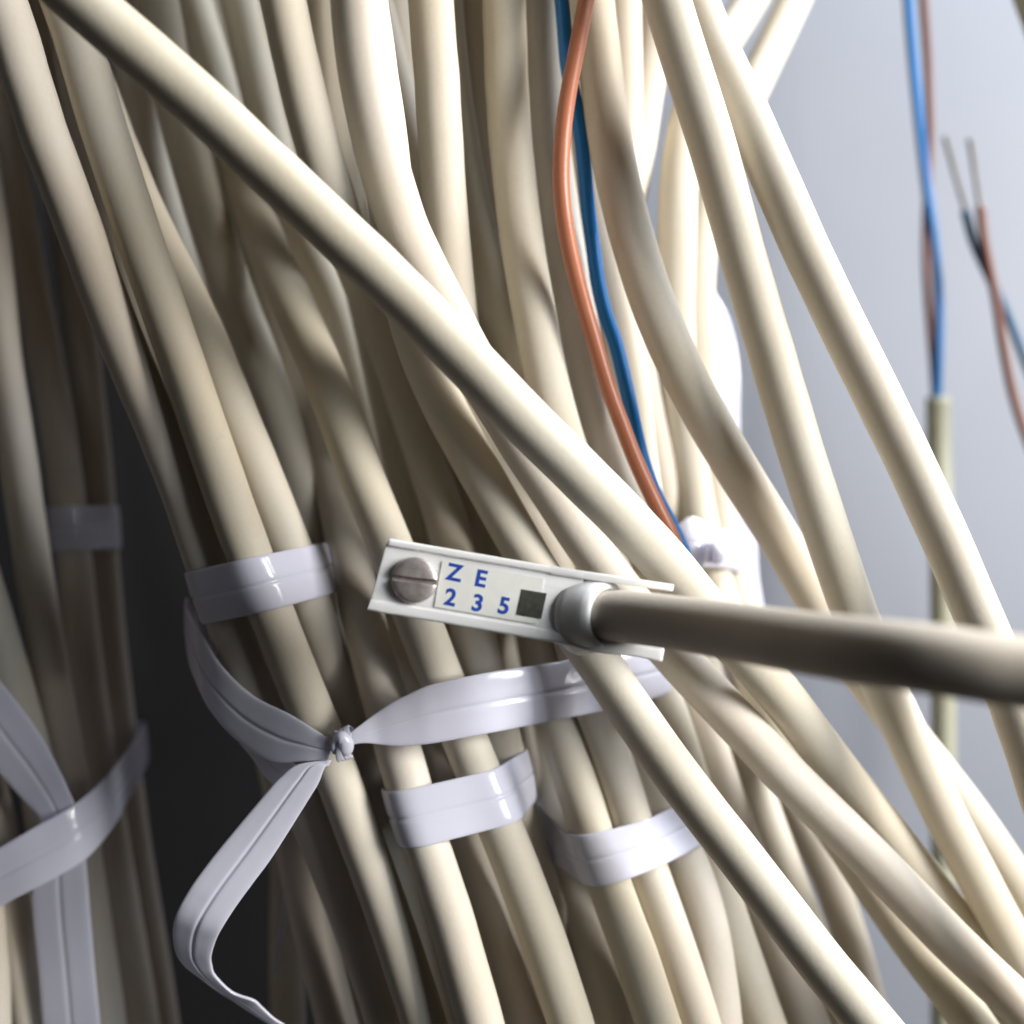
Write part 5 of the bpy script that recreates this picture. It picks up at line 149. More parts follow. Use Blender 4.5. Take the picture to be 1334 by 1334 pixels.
RIBBONS = {
  'band': [((-24.84,-2.40,-33.31),(-24.62,-2.40,-35.23)),((-23.57,-2.60,-32.26),(-23.24,-2.60,-34.18)),((-22.27,-2.20,-31.32),(-21.59,-2.20,-34.03)),((-20.42,-1.60,-29.96),(-19.52,-1.60,-34.38)),((-18.06,-1.40,-28.40),(-17.27,-1.40,-34.65)),((-15.70,-1.20,-27.18),(-14.44,-1.20,-34.58)),((-11.96,-1.00,-25.62),(-10.82,-1.00,-34.16)),((-5.26,-0.20,-24.25),(-4.01,0.00,-33.10)),((0.93,3.00,-23.66),(2.69,3.50,-32.50)),((6.80,7.00,-23.38),(9.33,7.50,-31.93)),((13.78,11.00,-22.56),(16.26,11.50,-31.31)),((20.94,15.00,-22.19),(23.06,16.00,-30.45)),((25.73,20.00,-22.15),(28.06,21.00,-29.60)),((30.80,35.00,-23.62),(32.87,35.00,-30.80)),((32.58,57.00,-27.99),(34.87,57.00,-36.40)),((21.42,69.00,-34.30),(23.35,69.00,-42.35)),((-10.97,73.00,-38.15),(-9.33,73.00,-47.97)),((-42.28,65.00,-33.73),(-40.69,65.00,-44.81)),((-56.14,51.00,-27.25),(-55.39,51.00,-36.93)),((-56.76,33.00,-18.19),(-56.35,33.00,-27.77)),((-53.99,19.00,-14.14),(-53.87,19.00,-22.29)),((-52.00,12.00,-15.08),(-51.63,12.00,-23.91)),((-48.66,7.00,-18.01),(-49.41,8.00,-26.51)),((-44.67,4.00,-23.21),(-46.34,5.00,-30.54)),((-39.17,2.00,-27.70),(-41.73,2.50,-34.52)),((-33.25,-0.40,-30.05),(-36.04,-0.20,-37.18)),((-28.87,-2.00,-32.26),(-31.05,-1.80,-36.83)),((-26.09,-2.40,-33.88),(-27.25,-2.20,-36.52))],
  'tail': [((-26.41,-3.20,-36.30),(-26.89,-3.00,-37.13)),((-31.28,-3.60,-36.89),(-27.36,-3.60,-37.34)),((-33.78,-4.00,-38.70),(-28.19,-4.00,-39.48)),((-35.80,-4.50,-40.92),(-29.47,-4.30,-41.64)),((-41.76,-5.60,-48.07),(-34.46,-5.00,-49.58)),((-44.70,-6.20,-51.87),(-37.38,-5.40,-53.57)),((-46.52,-6.40,-54.56),(-39.77,-5.60,-56.83)),((-48.29,-6.00,-57.79),(-41.76,-5.60,-59.93)),((-49.32,-4.40,-61.15),(-42.97,-4.80,-62.22)),((-49.40,-2.60,-64.74),(-43.95,-3.60,-64.92)),((-48.51,-1.40,-67.14),(-44.15,-2.40,-66.85)),((-46.74,-0.40,-69.14),(-43.80,-1.60,-68.65)),((-44.01,1.00,-72.01),(-41.65,-0.20,-71.62)),((-42.42,2.00,-73.59),(-38.74,0.60,-73.11)),((-39.73,2.40,-75.62),(-37.65,1.40,-74.49)),((-37.61,2.80,-77.19),(-36.04,2.00,-76.37)),((-35.87,3.40,-78.63),(-34.39,3.00,-77.98))],
  'flap': [((-42.82,9.00,-36.30),(-39.22,8.00,-34.90)),((-39.96,6.00,-38.30),(-37.27,5.60,-36.44)),((-37.64,3.50,-40.33),(-33.94,2.50,-37.54)),((-35.24,1.50,-41.48),(-31.59,0.50,-38.26))],
  'thin': [((-39.15,25.00,-65.17),(-38.23,25.00,-65.30)),((-39.55,25.00,-68.72),(-38.63,25.00,-68.98)),((-40.34,25.00,-73.97),(-39.42,25.00,-74.23)),((-41.26,25.00,-78.57),(-40.34,25.00,-78.96))],
  'sl1': [((-108.75,30.00,-7.14),(-116.30,30.00,-17.92)),((-97.33,26.00,-17.56),(-104.59,26.00,-26.54)),((-86.96,23.50,-28.81),(-93.48,23.50,-36.25)),((-81.32,22.50,-35.41),(-87.16,22.50,-43.45)),((-77.88,22.00,-40.49),(-82.41,22.00,-48.51)),((-73.55,21.50,-49.16),(-79.35,21.50,-51.74)),((-72.32,22.00,-55.37),(-80.08,22.00,-57.31)),((-72.04,23.00,-61.51),(-81.28,23.00,-62.81)),((-71.89,24.00,-68.49),(-81.57,24.00,-69.15)),((-71.61,25.00,-76.60),(-81.20,25.00,-76.86)),((-70.92,26.00,-88.09),(-80.69,26.00,-88.09)),((-70.31,28.00,-104.46),(-80.18,28.00,-104.46))],
  'sl2': [((-131.17,40.00,-78.25),(-130.46,40.00,-89.57)),((-108.10,24.00,-68.36),(-106.79,24.00,-78.56)),((-93.11,17.50,-60.01),(-91.85,17.50,-69.86)),((-84.04,17.00,-55.06),(-82.78,17.00,-64.13)),((-78.16,18.00,-51.68),(-76.64,18.00,-61.06)),((-73.36,21.00,-49.03),(-71.43,21.00,-58.17)),((-70.97,28.00,-46.56),(-69.51,28.00,-55.10)),((-71.06,38.00,-44.57),(-69.93,38.00,-52.70)),((-72.85,52.00,-43.08),(-71.95,52.00,-51.01)),((-76.17,66.00,-43.41),(-75.53,66.00,-51.36)),((-83.05,78.00,-46.45),(-82.71,78.00,-54.81))],
  't6': [((35.33,56.00,51.32),(36.09,56.00,51.93)),((35.45,52.00,44.43),(38.14,52.00,45.02)),((35.99,48.00,36.28),(41.57,48.00,37.02)),((37.28,47.00,27.34),(43.28,47.00,27.63)),((37.75,48.00,18.65),(43.63,48.00,17.92)),((38.69,50.00,9.93),(44.32,50.00,9.04)),((39.46,51.00,1.04),(45.12,51.00,0.45)),((40.35,51.00,-5.66),(47.20,51.00,-4.91)),((41.55,51.00,-13.85),(47.95,51.00,-13.10)),((42.44,51.00,-19.80),(48.84,51.00,-19.80)),((41.80,50.00,-27.13),(47.88,50.00,-28.61)),((38.48,48.00,-32.02),(45.24,48.00,-34.22))],
  't6b': [((28.42,28.00,-3.07),(28.95,28.00,-10.01)),((29.92,26.50,-1.19),(30.58,26.50,-9.40)),((31.99,27.00,-0.93),(32.52,27.00,-9.69)),((34.59,29.00,-2.55),(34.46,29.00,-9.52)),((38.40,35.00,-3.18),(37.98,35.00,-10.08)),((42.97,44.00,-3.32),(42.54,44.00,-11.25)),((47.97,56.00,-5.03),(47.36,56.00,-13.40))],
  'T1': [((-50.48,6.08,-9.34),(-47.93,6.92,-17.35)),((-50.33,5.03,-9.30),(-47.80,5.92,-17.32)),((-49.89,4.07,-9.21),(-47.41,5.01,-17.23)),((-49.22,3.27,-9.06),(-46.80,4.22,-17.09)),((-48.39,2.61,-8.88),(-46.03,3.60,-16.92)),((-47.49,2.04,-8.68),(-45.18,3.08,-16.72)),((-46.59,1.48,-8.49),(-44.31,2.58,-16.52)),((-45.68,0.92,-8.29),(-43.44,2.09,-16.32)),((-44.77,0.36,-8.09),(-42.57,1.60,-16.12)),((-43.87,-0.20,-7.89),(-41.70,1.10,-15.92)),((-42.96,-0.76,-7.69),(-40.83,0.61,-15.72)),((-42.06,-1.32,-7.50),(-39.96,0.11,-15.52)),((-41.12,-1.82,-7.29),(-39.09,-0.37,-15.31)),((-40.14,-2.15,-7.08),(-38.19,-0.79,-15.11)),((-39.11,-2.21,-6.85),(-37.25,-1.05,-14.89)),((-38.10,-1.98,-6.63),(-36.28,-1.08,-14.66)),((-37.19,-1.48,-6.43),(-35.34,-0.85,-14.45)),((-36.42,-0.77,-6.26),(-34.48,-0.38,-14.25)),((-35.74,0.06,-6.12),(-33.76,0.30,-14.08)),((-35.08,0.91,-5.97),(-33.15,1.09,-13.94)),((-34.43,1.75,-5.83),(-32.58,1.93,-13.81)),((-33.77,2.60,-5.68),(-32.02,2.77,-13.68)),((-33.11,3.45,-5.54),(-31.46,3.62,-13.55)),((-32.45,4.30,-5.40),(-30.91,4.46,-13.43)),((-31.81,5.16,-5.26),(-30.35,5.30,-13.30)),((-31.27,6.07,-5.14),(-29.79,6.15,-13.17)),((-30.94,7.07,-5.07),(-29.24,7.00,-13.04)),((-30.82,8.14,-5.04),(-28.76,7.88,-12.93)),((-30.80,9.22,-5.04),(-28.44,8.83,-12.86)),((-30.80,10.30,-5.04),(-28.33,9.83,-12.83)),((-30.81,11.38,-5.04),(-28.33,10.84,-12.83)),((-30.81,12.47,-5.04),(-28.37,11.86,-12.84)),((-30.82,13.55,-5.04),(-28.40,12.88,-12.85)),((-30.82,14.63,-5.04),(-28.44,13.90,-12.86)),((-30.83,15.71,-5.04),(-28.47,14.92,-12.86)),((-30.83,16.80,-5.04),(-28.51,15.94,-12.87)),((-30.84,17.88,-5.04),(-28.54,16.96,-12.88)),((-30.84,18.96,-5.04),(-28.58,17.98,-12.89)),((-30.84,20.05,-5.04),(-28.61,19.00,-12.90)),((-30.85,21.13,-5.05),(-28.65,20.02,-12.90)),((-30.85,22.21,-5.05),(-28.69,21.04,-12.91)),((-30.86,23.30,-5.05),(-28.72,22.06,-12.92)),((-30.86,24.38,-5.05),(-28.76,23.07,-12.93)),((-30.87,25.46,-5.05),(-28.79,24.09,-12.94)),((-30.87,26.54,-5.05),(-28.83,25.11,-12.95)),((-30.90,27.62,-5.06),(-28.88,26.13,-12.96)),((-31.05,28.69,-5.09),(-29.01,27.13,-12.99)),((-31.41,29.68,-5.17),(-29.32,28.08,-13.06)),((-32.02,30.54,-5.30),(-29.83,28.93,-13.18)),((-32.82,31.21,-5.48),(-30.54,29.62,-13.34)),((-33.76,31.65,-5.68),(-31.38,30.10,-13.53)),((-34.78,31.83,-5.91),(-32.32,30.36,-13.75)),((-35.81,31.74,-6.13),(-33.29,30.38,-13.97)),((-36.79,31.39,-6.34),(-34.23,30.15,-14.19)),((-37.65,30.79,-6.53),(-35.09,29.69,-14.39)),((-38.34,30.00,-6.68),(-35.82,29.02,-14.56)),((-38.90,29.09,-6.81),(-36.42,28.22,-14.70)),((-39.41,28.14,-6.92),(-36.94,27.35,-14.82)),((-39.92,27.19,-7.03),(-37.44,26.47,-14.93)),((-40.42,26.24,-7.14),(-37.95,25.59,-15.05)),((-40.92,25.29,-7.25),(-38.45,24.71,-15.17)),((-41.42,24.33,-7.36),(-38.95,23.83,-15.28)),((-41.93,23.38,-7.47),(-39.45,22.95,-15.40)),((-42.43,22.43,-7.58),(-39.95,22.07,-15.51)),((-42.93,21.47,-7.69),(-40.45,21.19,-15.63)),((-43.44,20.52,-7.80),(-40.95,20.31,-15.74)),((-43.94,19.57,-7.91),(-41.46,19.43,-15.86)),((-44.44,18.62,-8.02),(-41.96,18.55,-15.98)),((-44.94,17.66,-8.13),(-42.46,17.67,-16.09)),((-45.45,16.71,-8.24),(-42.96,16.79,-16.21)),((-45.95,15.76,-8.35),(-43.46,15.91,-16.32)),((-46.45,14.81,-8.46),(-43.96,15.03,-16.44)),((-46.96,13.85,-8.57),(-44.46,14.15,-16.55)),((-47.46,12.90,-8.68),(-44.96,13.27,-16.67)),((-47.96,11.95,-8.79),(-45.47,12.39,-16.79)),((-48.47,10.99,-8.90),(-45.97,11.51,-16.90)),((-48.97,10.04,-9.01),(-46.47,10.62,-17.02)),((-49.47,9.09,-9.12),(-46.97,9.74,-17.13)),((-49.95,8.13,-9.22),(-47.44,8.85,-17.24)),((-50.33,7.13,-9.30),(-47.80,7.91,-17.32))],
  'T3': [((-19.92,4.47,-42.33),(-17.20,2.61,-50.31)),((-19.83,3.64,-42.31),(-17.10,1.76,-50.29)),((-19.55,2.86,-42.26),(-16.81,0.97,-50.24)),((-19.12,2.16,-42.18),(-16.36,0.25,-50.15)),((-18.55,1.56,-42.08),(-15.77,-0.35,-50.04)),((-17.88,1.09,-41.95),(-15.07,-0.82,-49.91)),((-17.12,0.77,-41.81),(-14.29,-1.13,-49.77)),((-16.31,0.63,-41.67),(-13.45,-1.24,-49.62)),((-15.49,0.64,-41.52),(-12.61,-1.20,-49.46)),((-14.67,0.74,-41.36),(-11.78,-1.04,-49.31)),((-13.85,0.89,-41.21),(-10.95,-0.83,-49.15)),((-13.03,1.04,-41.06),(-10.13,-0.61,-49.00)),((-12.21,1.19,-40.91),(-9.31,-0.39,-48.85)),((-11.40,1.35,-40.76),(-8.48,-0.17,-48.69)),((-10.58,1.50,-40.61),(-7.66,0.05,-48.54)),((-9.76,1.65,-40.46),(-6.84,0.27,-48.39)),((-8.95,1.80,-40.31),(-6.01,0.49,-48.24)),((-8.13,1.96,-40.16),(-5.19,0.71,-48.08)),((-7.31,2.11,-40.01),(-4.37,0.93,-47.93)),((-6.49,2.26,-39.86),(-3.55,1.15,-47.78)),((-5.68,2.41,-39.71),(-2.72,1.37,-47.63)),((-4.87,2.59,-39.56),(-1.90,1.59,-47.47)),((-4.08,2.84,-39.42),(-1.09,1.85,-47.32)),((-3.35,3.22,-39.28),(-0.32,2.19,-47.18)),((-2.71,3.73,-39.17),(0.37,2.69,-47.05)),((-2.19,4.38,-39.07),(0.93,3.32,-46.95)),((-1.75,5.10,-38.99),(1.36,4.05,-46.87)),((-1.35,5.84,-38.92),(1.66,4.85,-46.81)),((-0.96,6.58,-38.84),(1.89,5.68,-46.77)),((-0.57,7.33,-38.77),(2.10,6.52,-46.73)),((-0.17,8.07,-38.70),(2.31,7.36,-46.69)),((0.22,8.81,-38.63),(2.52,8.20,-46.65)),((0.62,9.56,-38.56),(2.73,9.04,-46.62)),((1.01,10.30,-38.48),(2.94,9.88,-46.58)),((1.40,11.05,-38.41),(3.15,10.72,-46.54)),((1.78,11.80,-38.34),(3.36,11.56,-46.50)),((2.10,12.57,-38.28),(3.57,12.40,-46.46)),((2.29,13.38,-38.25),(3.78,13.24,-46.42)),((2.32,14.21,-38.24),(3.98,14.08,-46.38)),((2.18,15.03,-38.27),(4.14,14.92,-46.35)),((1.86,15.79,-38.33),(4.19,15.78,-46.34)),((1.37,16.46,-38.42),(4.07,16.62,-46.37)),((0.76,17.01,-38.53),(3.75,17.41,-46.43)),((0.05,17.43,-38.66),(3.27,18.10,-46.52)),((-0.72,17.72,-38.80),(2.65,18.68,-46.63)),((-1.53,17.92,-38.95),(1.93,19.11,-46.76)),((-2.34,18.09,-39.10),(1.14,19.39,-46.91)),((-3.15,18.27,-39.25),(0.31,19.50,-47.06)),((-3.97,18.45,-39.40),(-0.54,19.46,-47.22)),((-4.78,18.62,-39.55),(-1.39,19.38,-47.38)),((-5.59,18.80,-39.70),(-2.23,19.29,-47.54)),((-6.40,18.97,-39.85),(-3.08,19.21,-47.69)),((-7.22,19.15,-39.99),(-3.93,19.12,-47.85)),((-8.03,19.33,-40.14),(-4.78,19.03,-48.01)),((-8.84,19.50,-40.29),(-5.62,18.95,-48.16)),((-9.66,19.68,-40.44),(-6.47,18.86,-48.32)),((-10.47,19.85,-40.59),(-7.32,18.77,-48.48)),((-11.29,20.00,-40.74),(-8.16,18.69,-48.63)),((-12.11,20.06,-40.89),(-9.01,18.60,-48.79)),((-12.92,19.97,-41.04),(-9.84,18.45,-48.95)),((-13.70,19.70,-41.19),(-10.64,18.17,-49.09)),((-14.40,19.28,-41.32),(-11.35,17.73,-49.23)),((-15.01,18.73,-41.43),(-11.96,17.15,-49.34)),((-15.49,18.06,-41.52),(-12.43,16.45,-49.43)),((-15.84,17.30,-41.58),(-12.79,15.67,-49.49)),((-16.13,16.50,-41.63),(-13.09,14.86,-49.55)),((-16.40,15.71,-41.68),(-13.38,14.05,-49.60)),((-16.67,14.91,-41.73),(-13.68,13.23,-49.66)),((-16.94,14.11,-41.78),(-13.97,12.42,-49.71)),((-17.21,13.31,-41.83),(-14.26,11.61,-49.76)),((-17.48,12.51,-41.88),(-14.55,10.79,-49.82)),((-17.75,11.71,-41.93),(-14.84,9.98,-49.87)),((-18.02,10.91,-41.98),(-15.13,9.17,-49.93)),((-18.28,10.11,-42.03),(-15.43,8.36,-49.98)),((-18.55,9.31,-42.08),(-15.72,7.54,-50.04)),((-18.82,8.51,-42.13),(-16.01,6.73,-50.09)),((-19.09,7.71,-42.18),(-16.30,5.92,-50.14)),((-19.36,6.91,-42.23),(-16.59,5.10,-50.20)),((-19.62,6.11,-42.28),(-16.88,4.29,-50.25)),((-19.84,5.30,-42.31),(-17.11,3.46,-50.29))],
  'T7': [((2.46,41.62,-51.53),(3.55,34.66,-59.34)),((2.55,40.38,-51.52),(3.67,33.50,-59.31)),((2.78,39.15,-51.48),(3.97,32.34,-59.25)),((3.01,37.91,-51.45),(4.28,31.18,-59.19)),((3.24,36.67,-51.41),(4.60,30.03,-59.12)),((3.47,35.44,-51.38),(4.91,28.88,-59.06)),((3.70,34.20,-51.34),(5.23,27.72,-59.00)),((3.93,32.97,-51.31),(5.54,26.57,-58.94)),((4.16,31.73,-51.27),(5.86,25.42,-58.87)),((4.39,30.50,-51.23),(6.18,24.26,-58.81)),((4.63,29.26,-51.20),(6.49,23.11,-58.75)),((4.86,28.02,-51.16),(6.81,21.96,-58.68)),((5.09,26.79,-51.13),(7.12,20.80,-58.62)),((5.32,25.55,-51.09),(7.44,19.65,-58.56)),((5.55,24.32,-51.06),(7.75,18.49,-58.49)),((5.78,23.08,-51.02),(8.07,17.34,-58.43)),((6.01,21.85,-50.99),(8.38,16.19,-58.37)),((6.24,20.61,-50.95),(8.70,15.03,-58.31)),((6.47,19.38,-50.91),(9.01,13.88,-58.24)),((6.71,18.14,-50.88),(9.33,12.73,-58.18)),((6.94,16.90,-50.84),(9.64,11.57,-58.12)),((7.17,15.67,-50.81),(9.96,10.42,-58.05)),((7.40,14.43,-50.77),(10.27,9.26,-57.99)),((7.63,13.20,-50.74),(10.59,8.11,-57.93)),((7.86,11.96,-50.70),(10.96,6.98,-57.85)),((8.12,10.74,-50.66),(11.52,5.95,-57.74)),((8.52,9.57,-50.60),(12.31,5.12,-57.58)),((9.18,8.55,-50.50),(13.31,4.55,-57.38)),((10.12,7.78,-50.35),(14.42,4.28,-57.16)),((11.24,7.32,-50.18),(15.57,4.33,-56.93)),((12.45,7.19,-49.99),(16.68,4.65,-56.71)),((13.67,7.36,-49.81),(17.74,5.14,-56.50)),((14.86,7.70,-49.62),(18.79,5.69,-56.29)),((16.04,8.09,-49.44),(19.84,6.23,-56.08)),((17.22,8.48,-49.26),(20.88,6.78,-55.87)),((18.40,8.87,-49.08),(21.92,7.33,-55.66)),((19.58,9.28,-48.90),(22.95,7.91,-55.46)),((20.71,9.77,-48.72),(23.91,8.59,-55.26)),((21.73,10.46,-48.57),(24.82,9.34,-55.08)),((22.64,11.31,-48.43),(25.72,10.11,-54.90)),((23.51,12.20,-48.29),(26.62,10.88,-54.72)),((24.38,13.10,-48.16),(27.52,11.65,-54.54)),((25.25,14.00,-48.03),(28.42,12.42,-54.36)),((26.12,14.90,-47.89),(29.32,13.19,-54.18)),((26.97,15.81,-47.76),(30.17,14.01,-54.01)),((27.72,16.80,-47.65),(30.83,14.96,-53.88)),((28.17,17.93,-47.58),(31.19,16.06,-53.81)),((28.23,19.13,-47.57),(31.18,17.22,-53.81)),((27.89,20.30,-47.62),(30.81,18.31,-53.88)),((27.27,21.37,-47.71),(30.17,19.29,-54.01)),((26.53,22.38,-47.83),(29.38,20.17,-54.17)),((25.78,23.38,-47.94),(28.57,21.04,-54.33)),((25.03,24.38,-48.06),(27.76,21.91,-54.49)),((24.28,25.38,-48.18),(26.95,22.77,-54.65)),((23.52,26.38,-48.29),(26.14,23.64,-54.82)),((22.77,27.38,-48.41),(25.33,24.51,-54.98)),((22.02,28.38,-48.52),(24.52,25.38,-55.14)),((21.27,29.39,-48.64),(23.71,26.24,-55.30)),((20.52,30.39,-48.75),(22.90,27.11,-55.46)),((19.76,31.39,-48.87),(22.09,27.98,-55.63)),((19.01,32.39,-48.99),(21.28,28.84,-55.79)),((18.26,33.39,-49.10),(20.47,29.71,-55.95)),((17.51,34.39,-49.22),(19.66,30.58,-56.11)),((16.76,35.39,-49.33),(18.85,31.44,-56.28)),((16.00,36.39,-49.45),(18.04,32.31,-56.44)),((15.25,37.40,-49.56),(17.23,33.18,-56.60)),((14.50,38.40,-49.68),(16.42,34.04,-56.76)),((13.75,39.40,-49.79),(15.61,34.91,-56.92)),((13.00,40.40,-49.91),(14.79,35.78,-57.09)),((12.24,41.40,-50.03),(13.97,36.62,-57.25)),((11.49,42.40,-50.14),(13.06,37.37,-57.43)),((10.73,43.39,-50.26),(12.04,37.94,-57.64)),((9.88,44.29,-50.39),(10.93,38.30,-57.86)),((8.86,44.97,-50.55),(9.78,38.48,-58.09)),((7.71,45.36,-50.72),(8.62,38.50,-58.32)),((6.49,45.43,-50.91),(7.46,38.36,-58.55)),((5.30,45.20,-51.10),(6.34,38.03,-58.78)),((4.20,44.67,-51.26),(5.31,37.49,-58.98)),((3.31,43.86,-51.40),(4.42,36.74,-59.16)),((2.70,42.81,-51.50),(3.79,35.77,-59.29))],
  'TV': [((-90.11,52.00,0.99),(-89.16,52.00,-7.57)),((-90.07,51.50,1.00),(-89.13,51.50,-7.56)),((-89.97,51.01,1.00),(-89.03,51.01,-7.56)),((-89.80,50.54,1.01),(-88.86,50.55,-7.56)),((-89.57,50.09,1.01),(-88.63,50.10,-7.55)),((-89.28,49.69,1.03),(-88.35,49.69,-7.54)),((-88.94,49.32,1.04),(-88.01,49.33,-7.54)),((-88.56,49.00,1.05),(-87.62,49.01,-7.53)),((-88.13,48.74,1.07),(-87.20,48.75,-7.51)),((-87.67,48.54,1.09),(-86.74,48.55,-7.50)),((-87.19,48.40,1.11),(-86.27,48.41,-7.49)),((-86.70,48.33,1.12),(-85.78,48.33,-7.48)),((-86.20,48.33,1.14),(-85.28,48.32,-7.47)),((-85.70,48.39,1.16),(-84.78,48.38,-7.45)),((-85.22,48.52,1.18),(-84.30,48.51,-7.44)),((-84.76,48.71,1.20),(-83.84,48.70,-7.43)),((-84.33,48.97,1.21),(-83.41,48.94,-7.42)),((-83.93,49.28,1.23),(-83.02,49.25,-7.41)),((-83.59,49.64,1.24),(-82.67,49.60,-7.40)),((-83.29,50.04,1.25),(-82.37,50.00,-7.39)),((-83.05,50.48,1.26),(-82.12,50.43,-7.38)),((-82.86,50.95,1.27),(-81.93,50.89,-7.38)),((-82.68,51.42,1.28),(-81.76,51.37,-7.38)),((-82.50,51.89,1.28),(-81.60,51.84,-7.37)),((-82.33,52.36,1.29),(-81.44,52.32,-7.37)),((-82.15,52.84,1.30),(-81.29,52.80,-7.36)),((-81.98,53.31,1.30),(-81.13,53.27,-7.36)),((-81.81,53.79,1.31),(-80.98,53.75,-7.36)),((-81.63,54.26,1.32),(-80.82,54.23,-7.35)),((-81.46,54.73,1.32),(-80.66,54.71,-7.35)),((-81.29,55.21,1.33),(-80.51,55.18,-7.34)),((-81.11,55.68,1.34),(-80.35,55.66,-7.34)),((-80.94,56.15,1.34),(-80.20,56.14,-7.34)),((-80.77,56.63,1.35),(-80.04,56.62,-7.33)),((-80.59,57.10,1.36),(-79.89,57.09,-7.33)),((-80.42,57.58,1.36),(-79.73,57.57,-7.32)),((-80.25,58.05,1.37),(-79.57,58.05,-7.32)),((-80.07,58.52,1.38),(-79.42,58.52,-7.32)),((-79.92,59.00,1.38),(-79.28,59.01,-7.31)),((-79.83,59.50,1.38),(-79.19,59.50,-7.31)),((-79.79,60.00,1.39),(-79.16,60.00,-7.31)),((-79.83,60.50,1.38),(-79.19,60.49,-7.31)),((-79.93,60.99,1.38),(-79.29,60.98,-7.31)),((-80.09,61.46,1.37),(-79.46,61.45,-7.32)),((-80.32,61.90,1.37),(-79.69,61.89,-7.32)),((-80.61,62.31,1.36),(-79.97,62.30,-7.33)),((-80.95,62.68,1.34),(-80.31,62.67,-7.34)),((-81.34,63.00,1.33),(-80.69,62.99,-7.35)),((-81.77,63.26,1.31),(-81.12,63.25,-7.36)),((-82.22,63.46,1.29),(-81.57,63.45,-7.37)),((-82.70,63.60,1.28),(-82.05,63.59,-7.38)),((-83.20,63.67,1.26),(-82.54,63.67,-7.40)),((-83.70,63.67,1.24),(-83.04,63.67,-7.41)),((-84.19,63.61,1.22),(-83.53,63.62,-7.42)),((-84.68,63.48,1.20),(-84.01,63.49,-7.43)),((-85.14,63.28,1.18),(-84.47,63.30,-7.44)),((-85.57,63.03,1.17),(-84.90,63.05,-7.46)),((-85.96,62.72,1.15),(-85.30,62.75,-7.47)),((-86.30,62.36,1.14),(-85.65,62.39,-7.47)),((-86.60,61.95,1.13),(-85.94,61.99,-7.48)),((-86.84,61.51,1.12),(-86.18,61.56,-7.49)),((-87.03,61.05,1.11),(-86.38,61.10,-7.49)),((-87.21,60.58,1.10),(-86.55,60.63,-7.50)),((-87.39,60.10,1.10),(-86.71,60.15,-7.50)),((-87.56,59.63,1.09),(-86.87,59.67,-7.51)),((-87.74,59.15,1.08),(-87.02,59.20,-7.51)),((-87.91,58.68,1.08),(-87.18,58.72,-7.51)),((-88.08,58.21,1.07),(-87.34,58.24,-7.52)),((-88.26,57.73,1.06),(-87.49,57.76,-7.52)),((-88.43,57.26,1.06),(-87.65,57.29,-7.53)),((-88.61,56.79,1.05),(-87.81,56.81,-7.53)),((-88.78,56.31,1.04),(-87.96,56.33,-7.53)),((-88.96,55.84,1.04),(-88.12,55.86,-7.54)),((-89.13,55.37,1.03),(-88.28,55.38,-7.54)),((-89.30,54.89,1.02),(-88.43,54.90,-7.55)),((-89.48,54.42,1.02),(-88.59,54.43,-7.55)),((-89.65,53.95,1.01),(-88.75,53.95,-7.55)),((-89.83,53.47,1.01),(-88.90,53.47,-7.56)),((-89.98,52.99,1.00),(-89.04,52.99,-7.56)),((-90.07,52.50,1.00),(-89.13,52.50,-7.56))],
}

